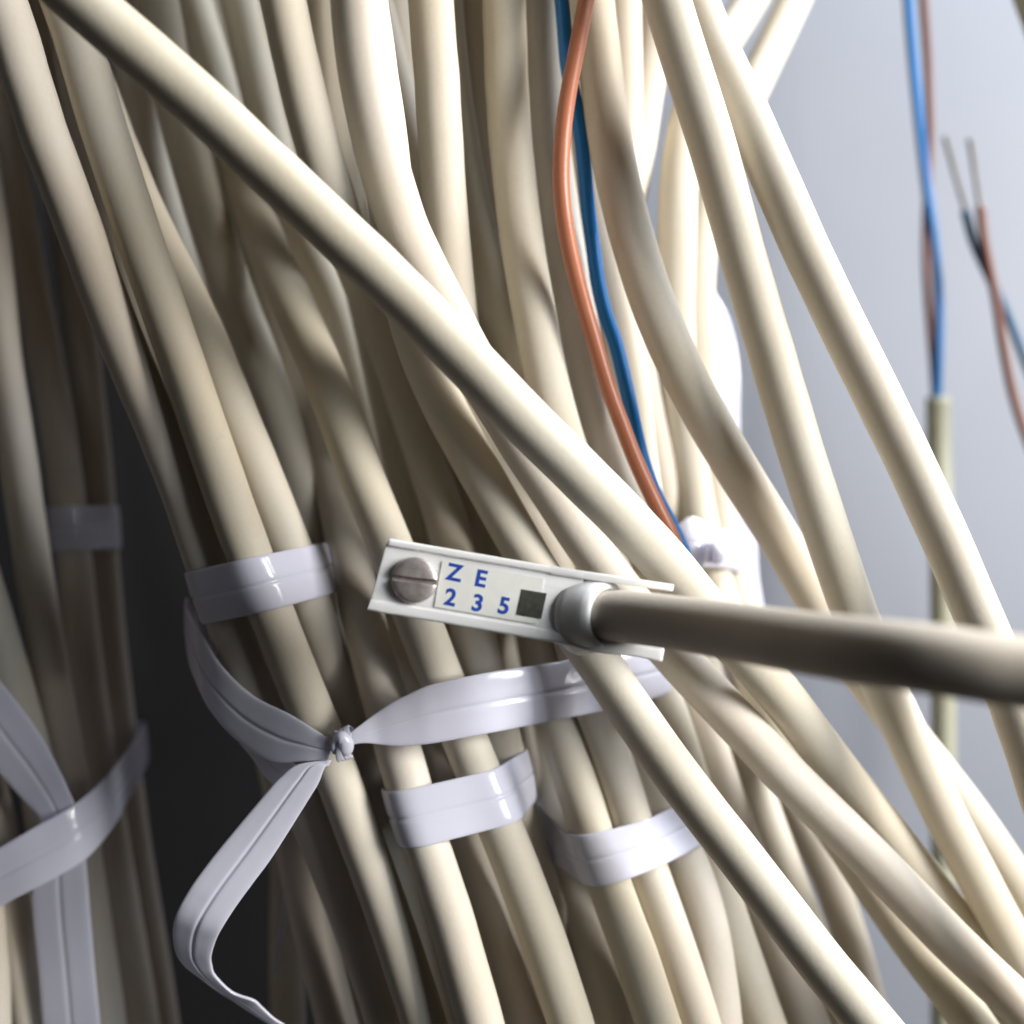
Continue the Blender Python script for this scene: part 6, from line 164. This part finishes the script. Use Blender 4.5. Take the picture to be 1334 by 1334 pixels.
# ------------------------------------------------------------------ materials
def new_mat(name):
    m = bpy.data.materials.new(name); m.use_nodes = True
    nt = m.node_tree; return m, nt, nt.nodes['Principled BSDF']
def setin(b, **kw):
    for k_, v in kw.items(): b.inputs[k_.replace('_', ' ')].default_value = v
def pvc(name, col, rough=0.5, var=0.10, stain=0.25, bump=0.06, spec=0.4, sss=0.0):
    m, nt, b = new_mat(name); N = nt.nodes; L = nt.links
    tc = N.new('ShaderNodeTexCoord'); oi = N.new('ShaderNodeObjectInfo')
    n1 = N.new('ShaderNodeTexNoise'); n1.inputs['Scale'].default_value = 18; n1.inputs['Detail'].default_value = 5
    n1.inputs['Roughness'].default_value = 0.65
    L.new(tc.outputs['Object'], n1.inputs['Vector'])
    r1 = N.new('ShaderNodeValToRGB'); r1.color_ramp.elements[0].position = 0.30; r1.color_ramp.elements[1].position = 0.62
    d = tuple(c*(1-stain)*f for c, f in zip(col, (0.98, 0.93, 0.84)))
    r1.color_ramp.elements[0].color = (*d, 1); r1.color_ramp.elements[1].color = (*col, 1)
    L.new(n1.outputs['Fac'], r1.inputs['Fac'])
    hs = N.new('ShaderNodeHueSaturation')
    mr = N.new('ShaderNodeMapRange'); mr.inputs['To Min'].default_value = 1-var; mr.inputs['To Max'].default_value = 1+var*0.4
    L.new(oi.outputs['Random'], mr.inputs['Value']); L.new(mr.outputs['Result'], hs.inputs['Value'])
    ms = N.new('ShaderNodeMapRange'); ms.inputs['To Min'].default_value = 1+var*1.6; ms.inputs['To Max'].default_value = 1-var*1.4
    L.new(oi.outputs['Random'], ms.inputs['Value']); L.new(ms.outputs['Result'], hs.inputs['Saturation'])
    mh = N.new('ShaderNodeMapRange'); mh.inputs['To Min'].default_value = 0.5-var*0.16; mh.inputs['To Max'].default_value = 0.5+var*0.12
    wn = N.new('ShaderNodeTexWhiteNoise'); wn.noise_dimensions = '1D'; L.new(oi.outputs['Random'], wn.inputs['W'])
    L.new(wn.outputs['Value'], mh.inputs['Value']); L.new(mh.outputs['Result'], hs.inputs['Hue'])
    n3 = N.new('ShaderNodeTexNoise'); n3.inputs['Scale'].default_value = 130; n3.inputs['Detail'].default_value = 6; n3.inputs['Roughness'].default_value = 0.7
    L.new(tc.outputs['Object'], n3.inputs['Vector'])
    sm = N.new('ShaderNodeMapRange'); sm.inputs['From Min'].default_value = 0.68; sm.inputs['From Max'].default_value = 0.80
    sm.inputs['To Min'].default_value = 0.0; sm.inputs['To Max'].default_value = 0.38; L.new(n3.outputs['Fac'], sm.inputs['Value'])
    ms2 = N.new('ShaderNodeMix'); ms2.data_type = 'RGBA'; L.new(sm.outputs['Result'], ms2.inputs[0])
    L.new(r1.outputs['Color'], ms2.inputs[6]); ms2.inputs[7].default_value = tuple(c*0.45 for c in col)+(1,)
    L.new(ms2.outputs[2], hs.inputs['Color'])
    # fine specks of dirt
    n2 = N.new('ShaderNodeTexNoise'); n2.inputs['Scale'].default_value = 1500; n2.inputs['Detail'].default_value = 2
    L.new(tc.outputs['Object'], n2.inputs['Vector'])
    r2 = N.new('ShaderNodeMapRange'); r2.inputs['From Min'].default_value = 0.30; r2.inputs['From Max'].default_value = 0.70
    r2.inputs['To Min'].default_value = 0.97; r2.inputs['To Max'].default_value = 1.01
    L.new(n2.outputs['Fac'], r2.inputs['Value'])
    mx = N.new('ShaderNodeMix'); mx.data_type = 'RGBA'; mx.blend_type = 'MULTIPLY'; mx.inputs[0].default_value = 1
    L.new(hs.outputs['Color'], mx.inputs[6]); L.new(r2.outputs['Result'], mx.inputs[7])
    L.new(mx.outputs[2], b.inputs['Base Color'])
    bp = N.new('ShaderNodeBump'); bp.inputs['Strength'].default_value = bump; bp.inputs['Distance'].default_value = 0.0004
    L.new(n2.outputs['Fac'], bp.inputs['Height']); L.new(bp.outputs['Normal'], b.inputs['Normal'])
    setin(b, Roughness=rough, Specular_IOR_Level=spec)
    if sss:
        b.inputs['Subsurface Weight'].default_value = sss; b.inputs['Subsurface Radius'].default_value = (1.0, 0.8, 0.55)
        b.inputs['Subsurface Scale'].default_value = 0.0012
    return m
M_CREAM = pvc('cream_pvc', (0.60, 0.55, 0.468), 0.60, 0.07, 0.04, 0.06, 0.22)
M_ORANGE = pvc('orange_pvc', (0.42, 0.15, 0.08), 0.38, 0.0, 0.12, 0.05)
M_BLUE = pvc('blue_pvc', (0.010, 0.17, 0.50), 0.33, 0.0, 0.12, 0.05)
M_BROWN = pvc('brown_pvc', (0.15, 0.05, 0.028), 0.4, 0.0, 0.12, 0.05)
M_TEAL = pvc('dark_blue_pvc', (0.012, 0.075, 0.16), 0.4, 0.0, 0.12, 0.05)
M_OLIVE = pvc('olive_grey_pvc', (0.36, 0.36, 0.275), 0.5, 0.0, 0.12, 0.05)
def tin():
    m, nt, b = new_mat('tinned_copper'); setin(b, Base_Color=(0.14, 0.13, 0.115, 1), Metallic=1.0, Roughness=0.45); return m
M_TIN = tin()
def strap_mat():
    m, nt, b = new_mat('white_strap_plastic'); N = nt.nodes; L = nt.links
    setin(b, Base_Color=(0.80, 0.80, 0.90, 1), Roughness=0.12, Specular_IOR_Level=0.5)
    tc = N.new('ShaderNodeTexCoord'); n1 = N.new('ShaderNodeTexNoise'); n1.inputs['Scale'].default_value = 220
    L.new(tc.outputs['Object'], n1.inputs['Vector'])
    bp = N.new('ShaderNodeBump'); bp.inputs['Strength'].default_value = 0.10; bp.inputs['Distance'].default_value = 0.0006
    L.new(n1.outputs['Fac'], bp.inputs['Height']); L.new(bp.outputs['Normal'], b.inputs['Normal'])
    tr = N.new('ShaderNodeBsdfTranslucent'); tr.inputs['Color'].default_value = (0.80, 0.80, 0.90, 1)
    mx = N.new('ShaderNodeMixShader'); mx.inputs[0].default_value = 0.30
    out = N['Material Output']
    L.new(b.outputs[0], mx.inputs[1]); L.new(tr.outputs[0], mx.inputs[2]); L.new(mx.outputs[0], out.inputs['Surface'])
    return m
M_STRAP = strap_mat()
def holder_mat():
    m, nt, b = new_mat('white_holder_plastic'); N = nt.nodes; L = nt.links
    tc = N.new('ShaderNodeTexCoord'); n1 = N.new('ShaderNodeTexNoise'); n1.inputs['Scale'].default_value = 260; n1.inputs['Detail'].default_value = 6
    mp = N.new('ShaderNodeMapping'); mp.inputs['Scale'].default_value = (0.35, 2.0, 1.0)
    L.new(tc.outputs['Object'], mp.inputs['Vector']); L.new(mp.outputs['Vector'], n1.inputs['Vector'])
    r = N.new('ShaderNodeValToRGB'); r.color_ramp.elements[0].position = 0.28; r.color_ramp.elements[1].position = 0.60
    r.color_ramp.elements[0].color = (0.74, 0.73, 0.71, 1); r.color_ramp.elements[1].color = (0.84, 0.84, 0.84, 1)
    L.new(n1.outputs['Fac'], r.inputs['Fac']); L.new(r.outputs['Color'], b.inputs['Base Color'])
    bp = N.new('ShaderNodeBump'); bp.inputs['Strength'].default_value = 0.18; bp.inputs['Distance'].default_value = 0.0004
    L.new(n1.outputs['Fac'], bp.inputs['Height']); L.new(bp.outputs['Normal'], b.inputs['Normal'])
    setin(b, Roughness=0.34, Subsurface_Weight=0.5, Subsurface_Scale=0.0012, Subsurface_Radius=(1.0, 0.97, 0.92)); return m
M_HOLDER = holder_mat()
def plain(name, col, rough, metal=0.0, nscale=None, namp=0.15, bump=0.0):
    m, nt, b = new_mat(name); setin(b, Base_Color=(*col, 1), Roughness=rough, Metallic=metal)
    if nscale:
        N = nt.nodes; L = nt.links
        tc = N.new('ShaderNodeTexCoord'); n1 = N.new('ShaderNodeTexNoise'); n1.inputs['Scale'].default_value = nscale; n1.inputs['Detail'].default_value = 5
        L.new(tc.outputs['Object'], n1.inputs['Vector'])
        r = N.new('ShaderNodeValToRGB'); r.color_ramp.elements[0].position = 0.3; r.color_ramp.elements[1].position = 0.7
        r.color_ramp.elements[0].color = tuple(c*(1-namp) for c in col)+(1,); r.color_ramp.elements[1].color = (*col, 1)
        L.new(n1.outputs['Fac'], r.inputs['Fac']); L.new(r.outputs['Color'], b.inputs['Base Color'])
        if bump:
            bp = N.new('ShaderNodeBump'); bp.inputs['Strength'].default_value = bump; bp.inputs['Distance'].default_value = 0.0003
            L.new(n1.outputs['Fac'], bp.inputs['Height']); L.new(bp.outputs['Normal'], b.inputs['Normal'])
    return m
M_STEEL = plain('screw_metal', (0.80, 0.72, 0.68), 0.42, 0.8, 900, 0.3, 0.15)
M_CARD = plain('card_paper', (0.80, 0.80, 0.75), 0.5, 0, 600, 0.06)
M_INK = plain('blue_ink', (0.02, 0.085, 0.50), 0.5, 0, 2500, 0.45)
M_DARKSQ = plain('dark_window', (0.060, 0.062, 0.048), 0.5, 0, 1500, 0.5)
M_WALL = plain('white_painted_wall', (0.235, 0.248, 0.285), 0.6, 0, 25, 0.05)
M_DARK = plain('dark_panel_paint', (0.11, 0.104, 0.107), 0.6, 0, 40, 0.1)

# ------------------------------------------------------------------ helpers
def link(name, me, mat, parent=None):
    o = bpy.data.objects.new(name, me); scene.collection.objects.link(o)
    if mat: me.materials.append(mat)
    if parent: o.parent = parent
    return o
def tag(o, label=None, cat=None, group=None, kind=None):
    if label: o['label'] = label
    if cat: o['category'] = cat
    if group: o['group'] = group
    if kind: o['kind'] = kind
    return o
def empty(name, loc_mm, label, cat, group=None):
    o = bpy.data.objects.new(name, None); o.empty_display_size = 0.005
    scene.collection.objects.link(o); o.location = Vector(loc_mm)*MM
    bpy.context.view_layer.update()
    return tag(o, label, cat, group)
def adopt(o, parent):
    o.parent = parent; o.matrix_parent_inverse = Matrix.Translation(parent.location).inverted(); return o
def catmull(P, sub):
    P = [Vector(p) for p in P]; out = []
    for i in range(len(P)-1):
        a, b = P[i], P[i+1]; pa = P[i-1] if i else a*2-b; pb = P[i+2] if i+2 < len(P) else b*2-a
        for j in range(sub):
            t = j/sub
            out.append(0.5*((2*a)+(b-pa)*t+(2*pa-5*a+4*b-pb)*t*t+(3*a-pa-3*b+pb)*t**3))
    out.append(P[-1]); return out
def tube_mesh(name, pts, r, seg=24, sub=4, wob=0.012, seed=0, cap=True, radii=None):
    P = catmull(pts, sub); verts = []; faces = []
    t0 = (P[1]-P[0]).normalized(); nrm = t0.orthogonal().normalized()
    for i, p in enumerate(P):
        t = (P[min(i+1, len(P)-1)]-P[max(i-1, 0)]).normalized()
        nrm = (nrm-t*nrm.dot(t)).normalized(); bi = t.cross(nrm)
        rr = r if radii is None else radii(i/(len(P)-1))
        rr *= 1+wob*noise.noise(Vector((i*0.11, seed*3.7, 0)))
        ov = wob*1.2*noise.noise(Vector((i*0.05, seed*5.1, 9)))
        for j in range(seg):
            a = 2*math.pi*j/seg
            verts.append((p+(nrm*math.cos(a)*(1+ov)+bi*math.sin(a)*(1-ov))*rr)*MM)
    n = len(P)
    for i in range(n-1):
        for j in range(seg):
            k_ = (j+1) % seg
            faces.append((i*seg+j, i*seg+k_, (i+1)*seg+k_, (i+1)*seg+j))
    if cap:
        faces.append(tuple(range(seg-1, -1, -1))); faces.append(tuple((n-1)*seg+j for j in range(seg)))
    me = bpy.data.meshes.new(name); me.from_pydata(verts, [], faces); me.update()
    for p in me.polygons: p.use_smooth = len(p.vertices) == 4
    return me
def ribbon_mesh(name, pairs, closed=False, sub=4, thick=0.32, groove=0.17, crown=0.16, out_ref=None):
    U = [Vector(a) for a, b in pairs]; Lo = [Vector(b) for a, b in pairs]
    if closed:
        U.append(U[0]); Lo.append(Lo[0])
    if sub > 1: U = catmull(U, sub); Lo = catmull(Lo, sub)
    if closed: U.pop(); Lo.pop()
    n = len(U); ts = [-1, -.97, -.88, -.7, -.5, -.3, -.16, -.09, -.04, 0, .04, .09, .16, .3, .5, .7, .88, .97, 1]
    def prof(t):
        h = crown*(1-t*t) + 0.04*math.exp(-((t-0.13)/0.06)**2)+0.05*math.exp(-((t+0.13)/0.06)**2) - groove*math.exp(-(t/0.065)**2)
        if abs(t) > 0.95: h -= 0.12*(abs(t)-0.95)/0.05
        return h
    verts = []; faces = []; m = len(ts); sign = None; prev = None
    for i in range(n):
        c = (U[i]+Lo[i])/2; hw = (Lo[i]-U[i])/2
        if closed: a, b = (i-1) % n, (i+1) % n
        else: a, b = max(i-1, 0), min(i+1, n-1)
        tg = (U[b]+Lo[b]-U[a]-Lo[a])
        nn = tg.cross(hw).normalized()
        if sign is None:
            if out_ref is not None: sign = 1 if nn.dot(c-Vector(out_ref)) > 0 else -1
            else: sign = 1 if nn.y < 0 else -1
        nn = nn*sign
        f = min(1.0, hw.length/2.6)
        for t in ts: verts.append((c+hw*t+nn*(prof(t)*f+thick/2))*MM)
        for t in reversed(ts): verts.append((c+hw*t+nn*(prof(t)*f*0.6-thick/2))*MM)
    w = 2*m; rng = n if closed else n-1
    for i in range(rng):
        q = (i+1) % n
        for j in range(w):
            k_ = (j+1) % w
            faces.append((i*w+j, i*w+k_, q*w+k_, q*w+j))
    if not closed:
        for j in range(m-1):
            faces.append((j+1, j, w-1-j, w-2-j)); b0 = (n-1)*w
            faces.append((b0+j, b0+j+1, b0+w-2-j, b0+w-1-j))
    me = bpy.data.meshes.new(name); me.from_pydata(verts, [], faces); me.update()
    bm = bmesh.new(); bm.from_mesh(me); bmesh.ops.recalc_face_normals(bm, faces=bm.faces); bm.to_mesh(me); bm.free()
    for p in me.polygons: p.use_smooth = True
    return me
def box_bm(bm, x0, x1, y0, y1, z0, z1):
    vs = [bm.verts.new(v) for v in ((x0,y0,z0),(x1,y0,z0),(x1,y1,z0),(x0,y1,z0),(x0,y0,z1),(x1,y0,z1),(x1,y1,z1),(x0,y1,z1))]
    for f in ((0,3,2,1),(4,5,6,7),(0,1,5,4),(1,2,6,5),(2,3,7,6),(3,0,4,7)): bm.faces.new([vs[i] for i in f])
def bm_obj(name, bm, mat, parent=None, smooth=False):
    bmesh.ops.recalc_face_normals(bm, faces=bm.faces)
    me = bpy.data.meshes.new(name); bm.to_mesh(me); bm.free()
    if smooth:
        for p in me.polygons: p.use_smooth = True
    return link(name, me, mat, parent)

# ------------------------------------------------------------------ setting
def slab(name, x0, x1, y0, y1, z0, z1, mat):
    bm = bmesh.new(); box_bm(bm, x0, x1, y0, y1, z0, z1)
    o = bm_obj(name, bm, mat); o.data.transform(Matrix.Scale(MM, 4)); return tag(o, kind='structure')
slab('wall', -70, 420, 150, 158, -330, 330, M_WALL)
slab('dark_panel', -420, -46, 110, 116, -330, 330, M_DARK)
slab('side_shade_panel', -142, -136, -20, 108, -330, 330, M_DARK)  # unseen panel added to keep ambient light off the left cables

# ------------------------------------------------------------------ cables
LEFT = {'V0', 'V1', 'Vm', 'Vn', 'V2', 'V3'}
for i, (key, label) in enumerate(LABELS.items()):
    r, pts = CABLES[key]
    if key in ('OR', 'BL'):
        o = link('wire', tube_mesh('wire', pts, r, 20, 4, 0.01, i), M_ORANGE if key == 'OR' else M_BLUE)
        tag(o, label, 'wire'); continue
    o = link('cable', tube_mesh('cable', pts, r, 28, 4, 0.012, i), M_OLIVE if key == 'crn' else M_CREAM)
    if key == 'crn' or key == 'G': tag(o, label, 'cable')
    elif key[0] == 'F': tag(o, label, 'cable', 'filler cables added deep behind the main bundle')  # rear fillers, added to block light passing through the bundle
    else: tag(o, label, 'cable', 'cream cables of the left bundle' if key in LEFT else 'cream cables of the main bundle')
# stripped cable ends on the right
def stripped(label, loc, sheath, cores):
    e = empty('stripped_cable', loc, label, 'cable')
    adopt(link('sheath', tube_mesh('sheath', CABLES[sheath][1], CABLES[sheath][0], 24, 4), M_OLIVE), e)
    for key, mat, tip in cores:
        c = adopt(link('core', tube_mesh('core', CABLES[key][1], CABLES[key][0], 16, 4), mat), e)
        if tip:
            t = link('conductor', tube_mesh('conductor', CABLES[tip][1], CABLES[tip][0], 10, 6, 0.25, 3), M_TIN)
            t.parent = c
    return e
stripped('blurred olive cable before the pale wall, stripped to blue and brown wires', CABLES['sheath'][1][-1], 'sheath',
         [('sb1', M_BLUE, None), ('sb2', M_BROWN, None)])
stripped('dark blue and brown wires with bare metal tips at the right edge', CABLES['wsh'][1][-1], 'wsh',
         [('w1a', M_TEAL, 'w1t'), ('w2a', M_BROWN, 'w2t')])

# ------------------------------------------------------------------ straps
def tie(key, label, group='white strap bands round cable groups'):
    pr = RIBBONS[key]; c = sum((Vector(a)+Vector(b) for a, b in pr), Vector())/(2*len(pr))
    me = ribbon_mesh('cable_strap', pr, True, 1, out_ref=tuple(c))
    o = link('cable_strap', me, M_STRAP); return tag(o, label, 'strap', group)
tie('T1', 'short white strap round the three leftmost cables, upper left of the knot')
tie('T3', 'short white strap directly below the long knotted strap, in the middle')
tie('T7', 'short white strap at lower right, partly under the crossing cable')
tie('TV', 'short blurred shaded strap round the cables at the far left')
kp = Vector(RIBBONS['band'][0][0])
K = empty('knotted_strap', kp, 'long white strap knotted round the bundle with a bent hanging tail', 'strap')
adopt(link('band', ribbon_mesh('band', RIBBONS['band'], False, 6), M_STRAP), K)
adopt(link('tail', ribbon_mesh('tail', RIBBONS['tail'], False, 6), M_STRAP), K)
adopt(link('folded_end', ribbon_mesh('folded_end', RIBBONS['flap'], False, 6, groove=0.1), M_STRAP), K)
adopt(link('thin_end', ribbon_mesh('thin_end', RIBBONS['thin'], False, 4, thick=0.3, groove=0), M_STRAP), K)
def knot(center, s, parent, name='knot'):
    c = Vector(center); pts = []
    for i in range(46):
        a = i/45*2*math.pi*1.75
        pts.append(c+Vector((math.sin(a)*0.62*s+0.9*s*(i/45-.5)*2, -1.2+math.cos(a*0.5)*0.7*s, math.cos(a)*1.05*s)))
    me = tube_mesh(name, pts, 0.9*s, 14, 2, 0.35, 5, True, lambda t: 0.9*s*(0.8+0.35*math.sin(t*11)))
    return adopt(link(name, me, M_STRAP), parent)
knot(kp+Vector((-0.5, 0.9, -0.75)), 1.05, K)
def wrap(center, parent, ry, rz, hw, tilt):
    pr = []; c = Vector(center)
    for i in range(28):
        a = 2*math.pi*i/28; tw = 0.35*math.sin(2*a+0.6)+0.2*math.sin(5*a)
        o_ = Vector((0.18*math.sin(3*a), math.cos(a)*ry*(1+0.10*math.sin(4*a)), math.sin(a)*rz))
        d_ = Vector((hw*(1+0.15*math.sin(3*a)), 0.25*tw, tilt*hw+tw*0.5))
        pr.append((tuple(c+o_-d_), tuple(c+o_+d_)))
    me = ribbon_mesh('wrapped_turn', pr, True, 3, thick=0.35, groove=0.25, crown=0.35, out_ref=center)
    return adopt(link('wrapped_turn', me, M_STRAP), parent)
wrap(tuple(kp+Vector((0.1, 0.7, -0.9))), K, 1.75, 2.15, 0.95, 0.45)
lk = Vector(RIBBONS['sl1'][5][0])
K2 = empty('knotted_strap', lk, 'white strap crossing itself at the left edge, one end hanging down', 'strap')
adopt(link('tail', ribbon_mesh('tail', RIBBONS['sl1'], False, 6), M_STRAP), K2)
adopt(link('band', ribbon_mesh('band', RIBBONS['sl2'], False, 6), M_STRAP), K2)
rk = Vector(RIBBONS['t6b'][2][0])
K3 = empty('knotted_strap', rk, 'crumpled glossy white strap behind the cables right of the blue wire', 'strap')
adopt(link('band', ribbon_mesh('band', RIBBONS['t6'], False, 6), M_STRAP), K3)
adopt(link('fold', ribbon_mesh('fold', RIBBONS['t6b'], False, 6, crown=0.9), M_STRAP), K3)
knot(rk+Vector((2.2, -0.6, -6.2)), 1.1, K3)

# ------------------------------------------------------------------ label holder
W = 0.1092
def px(x, y, Y): kk = math.tan(math.radians(24.2))/667*(170+Y); return Vector(((x-667)*kk, Y, (667-y)*kk))
org = px(492.5, 748, -19.5)
H = empty('cable_label_holder', org, 'white plastic label holder with a slotted screw, marked ZE 235', 'label holder')
ex = Vector((0.984, -0.03, -0.166)).normalized(); ez = Vector((0.02, -1, 0.05)); ez = (ez-ex*ez.dot(ex)).normalized(); ey = ez.cross(ex)
BAS = Matrix((ex, ey, ez)).transposed().to_4x4() @ Matrix.Scale(0.926, 4); BAS.translation = org*MM
def hadd(name, bm, mat, parent=None, smooth=False, bevel=0.0):
    o = bm_obj(name, bm, mat, None, smooth); o.data.transform(Matrix.Scale(MM, 4))
    o.parent = parent or H
    if parent is None:
        H_inv = Matrix.Translation(H.location).inverted(); o.matrix_parent_inverse = H_inv; o.matrix_basis = BAS
    if bevel:
        md = o.modifiers.new('bevel', 'BEVEL'); md.width = bevel*MM; md.segments = 3; md.limit_method = 'ANGLE'; md.angle_limit = math.radians(40)
        for p in o.data.polygons: p.use_smooth = True
        o.modifiers.new('wn', 'WEIGHTED_NORMAL')
    return o
# channel: extruded U profile with a ragged cut left end
prof = [(-5.0,-2.0),(5.0,-2.0),(5.0,0.35),(4.8,0.55),(4.2,0.55),(4.05,0.45),(3.9,0.15),(-3.4,0.15),(-3.55,0.34),(-3.7,0.42),(-4.8,0.40),(-5.0,0.2)]
bm = bmesh.new(); rings = []; NX = 26; XL = 29.0
for i in range(NX+1):
    ring = []
    for j, (y, z) in enumerate(prof):
        x = XL*i/NX
        if i == 0: x = 0.35*noise.noise(Vector((y*1.1, z*2, 3)))+0.12*y-0.25*math.sin(y*2.3)*0.5
        dy = 0.05*noise.noise(Vector((x*0.25, j, 1)))
        ring.append(bm.verts.new((x, y*1.06+dy, z)))
    rings.append(ring)
for i in range(NX):
    for j in range(len(prof)):
        k_ = (j+1) % len(prof); bm.faces.new((rings[i][j], rings[i][k_], rings[i+1][k_], rings[i+1][j]))
bm.faces.new(rings[0]); bm.faces.new(rings[-1][::-1])
hadd('channel', bm, M_HOLDER, bevel=0.18)
# upper and lower prongs gripping the cable
def prong(pts, w0, w1, h):
    bm = bmesh.new(); P = catmull(pts, 6); rr = []
    for i, p in enumerate(P):
        f = i/(len(P)-1); w = (w0+(w1-w0)*f)/2; hh = h/2
        rr.append([bm.verts.new((p.x, p.y+a*w, p.z+b*hh)) for a, b in ((-1,-1),(1,-1),(1,1),(-1,1))])
    for i in range(len(rr)-1):
        for j in range(4): bm.faces.new((rr[i][j], rr[i][(j+1)%4], rr[i+1][(j+1)%4], rr[i+1][j]))
    bm.faces.new(rr[0]); bm.faces.new(rr[-1][::-1]); return bm
hadd('prong', prong([(24,4.72,-.62),(28,4.75,-.6),(31,4.85,-.4),(34,4.9,-.1),(37.5,5.0,.2),(41.6,5.1,.3)], 1.25, 1.0, 2.2), M_HOLDER, bevel=0.2)
hadd('prong', prong([(24,-4.55,-.88),(28,-4.6,-.85),(31,-4.8,-.6),(34,-4.7,-.3),(37.5,-4.35,.0),(41.7,-4.4,.2)], 1.5, 2.0, 2.4), M_HOLDER, bevel=0.25)
# oval collar round the cable end
G0, G1 = Vector(CABLES['G'][1][0]), Vector(CABLES['G'][1][2]); ga = (G1-G0).normalized()
bm = bmesh.new(); seg = 40
lat = [(3.4,-4.6),(5.5,-4.3),(5.25,-3.4),(5.0,-2.3),(4.75,-1.0),(4.45,0.1),(4.05,0.5),(3.7,0.4),(3.45,-0.1),(3.4,-1.4)]
u = ga.cross(Vector((0,0,1))).normalized(); v = u.cross(ga)
rg = []
for j in range(seg):
    a = 2*math.pi*j/seg; dirv = u*math.cos(a)+v*math.sin(a)
    rg.append([bm.verts.new(G0+ga*(h+1.7)+dirv*rr_) for rr_, h in lat])
for j in range(seg):
    k_ = (j+1) % seg
    for i in range(len(lat)):
        i2 = (i+1) % len(lat); bm.faces.new((rg[j][i], rg[j][i2], rg[k_][i2], rg[k_][i]))
co = bm_obj('collar', bm, M_HOLDER, None, True); co.data.transform(Matrix.Scale(MM, 4)); adopt(co, H)
# screw: domed slotted head
def disc_rings(bm, profile, seg, cx, cy):
    R_ = [[bm.verts.new((cx+r*math.cos(2*math.pi*j/seg), cy+r*math.sin(2*math.pi*j/seg), z)) for j in range(seg)] for r, z in profile]
    for a in range(len(R_)-1):
        for j in range(seg): bm.faces.new((R_[a][j], R_[a][(j+1)%seg], R_[a+1][(j+1)%seg], R_[a+1][j]))
    bm.faces.new(R_[-1]); return R_
sx, sy = 5.35, 0.05
def half_head(sgn, slot):
    # a half dome cut off flat along the slot
    bm = bmesh.new(); prf = [(3.28,0.2),(3.28,0.70),(3.18,0.95),(2.85,1.12),(2.2,1.22),(1.4,1.28),(0.6,1.30)]
    seg = 30; a0 = math.asin(slot/2/3.28)
    rings = []
    for r, z in prf:
        aa = math.asin(min(1, slot/2/r)); row = []
        for j in range(seg+1):
            a = aa+(math.pi-2*aa)*j/seg; row.append(bm.verts.new((sx+r*math.cos(a), sy+sgn*r*math.sin(a), z)))
        rings.append(row)
    for a in range(len(rings)-1):
        for j in range(seg): bm.faces.new((rings[a][j], rings[a][j+1], rings[a+1][j+1], rings[a+1][j]))
    bm.faces.new(rings[-1])
    bm.faces.new([r[0] for r in rings]+[r[-1] for r in reversed(rings)])
    return bm
SC = bpy.data.objects.new('screw', None); scene.collection.objects.link(SC); SC.empty_display_size = 0.003
SC.parent = H; SC.matrix_parent_inverse = Matrix.Translation(H.location).inverted(); SC.matrix_basis = BAS
rot = Matrix.Translation((sx, sy, 0)) @ Matrix.Rotation(math.radians(3), 4, 'Z') @ Matrix.Translation((-sx, -sy, 0))
for sgn in (1, -1):
    bm = half_head(sgn, 0.75); bmesh.ops.transform(bm, matrix=rot, verts=bm.verts)
    o = hadd('head_half', bm, M_STEEL, SC); md = o.modifiers.new('bevel', 'BEVEL'); md.width = 0.07*MM; md.segments = 2; md.limit_method = 'ANGLE'; md.angle_limit = math.radians(45)
    for p in o.data.polygons: p.use_smooth = True
    o.modifiers.new('wn', 'WEIGHTED_NORMAL')
bm = bmesh.new(); disc_rings(bm, [(3.24,0.16),(3.24,0.55),(3.1,0.57)], 40, sx, sy); hadd('slot_floor', bm, M_STEEL, SC)
# printed card with blue characters, and the dark window
bm = bmesh.new(); box_bm(bm, 8.75, 23.4, -3.2, 3.35, 0.16, 0.30); CARD = hadd('card', bm, M_CARD)
bm = bmesh.new(); box_bm(bm, 20.5, 24.1, -2.35, 1.35, 0.305, 0.36)
for v_ in bm.verts: v_.co.x += 0.05*v_.co.y
hadd('dark_square', bm, M_DARKSQ)
def char(ch, cx, cy, size, bold=0.035):
    cu = bpy.data.curves.new('char', 'FONT'); cu.body = ch; cu.size = size; cu.align_x = 'CENTER'; cu.align_y = 'CENTER'
    cu.extrude = 0.012; cu.offset = bold*size*0.35; cu.resolution_u = 6
    t = bpy.data.objects.new('char', cu); scene.collection.objects.link(t); bpy.context.view_layer.update()
    me = bpy.data.meshes.new_from_object(t.evaluated_get(bpy.context.evaluated_depsgraph_get()))
    bpy.data.objects.remove(t); bpy.data.curves.remove(cu)
    me.transform(Matrix.Translation((cx, cy, 0.318)) @ Matrix.Rotation(math.radians(-2), 4, 'Z') @ Matrix.Shear('XZ', 4, (0, 0)))
    me.transform(Matrix.Scale(MM, 4)); me.name = 'character'
    o = link('character', me, M_INK, CARD); return o
for ch, x, y in (('Z',10.75,1.95),('E',14.6,1.75),('2',10.8,-1.6),('3',14.75,-1.75),('5',18.5,-1.5)):
    char(ch, x, y, 3.3, 0.08)
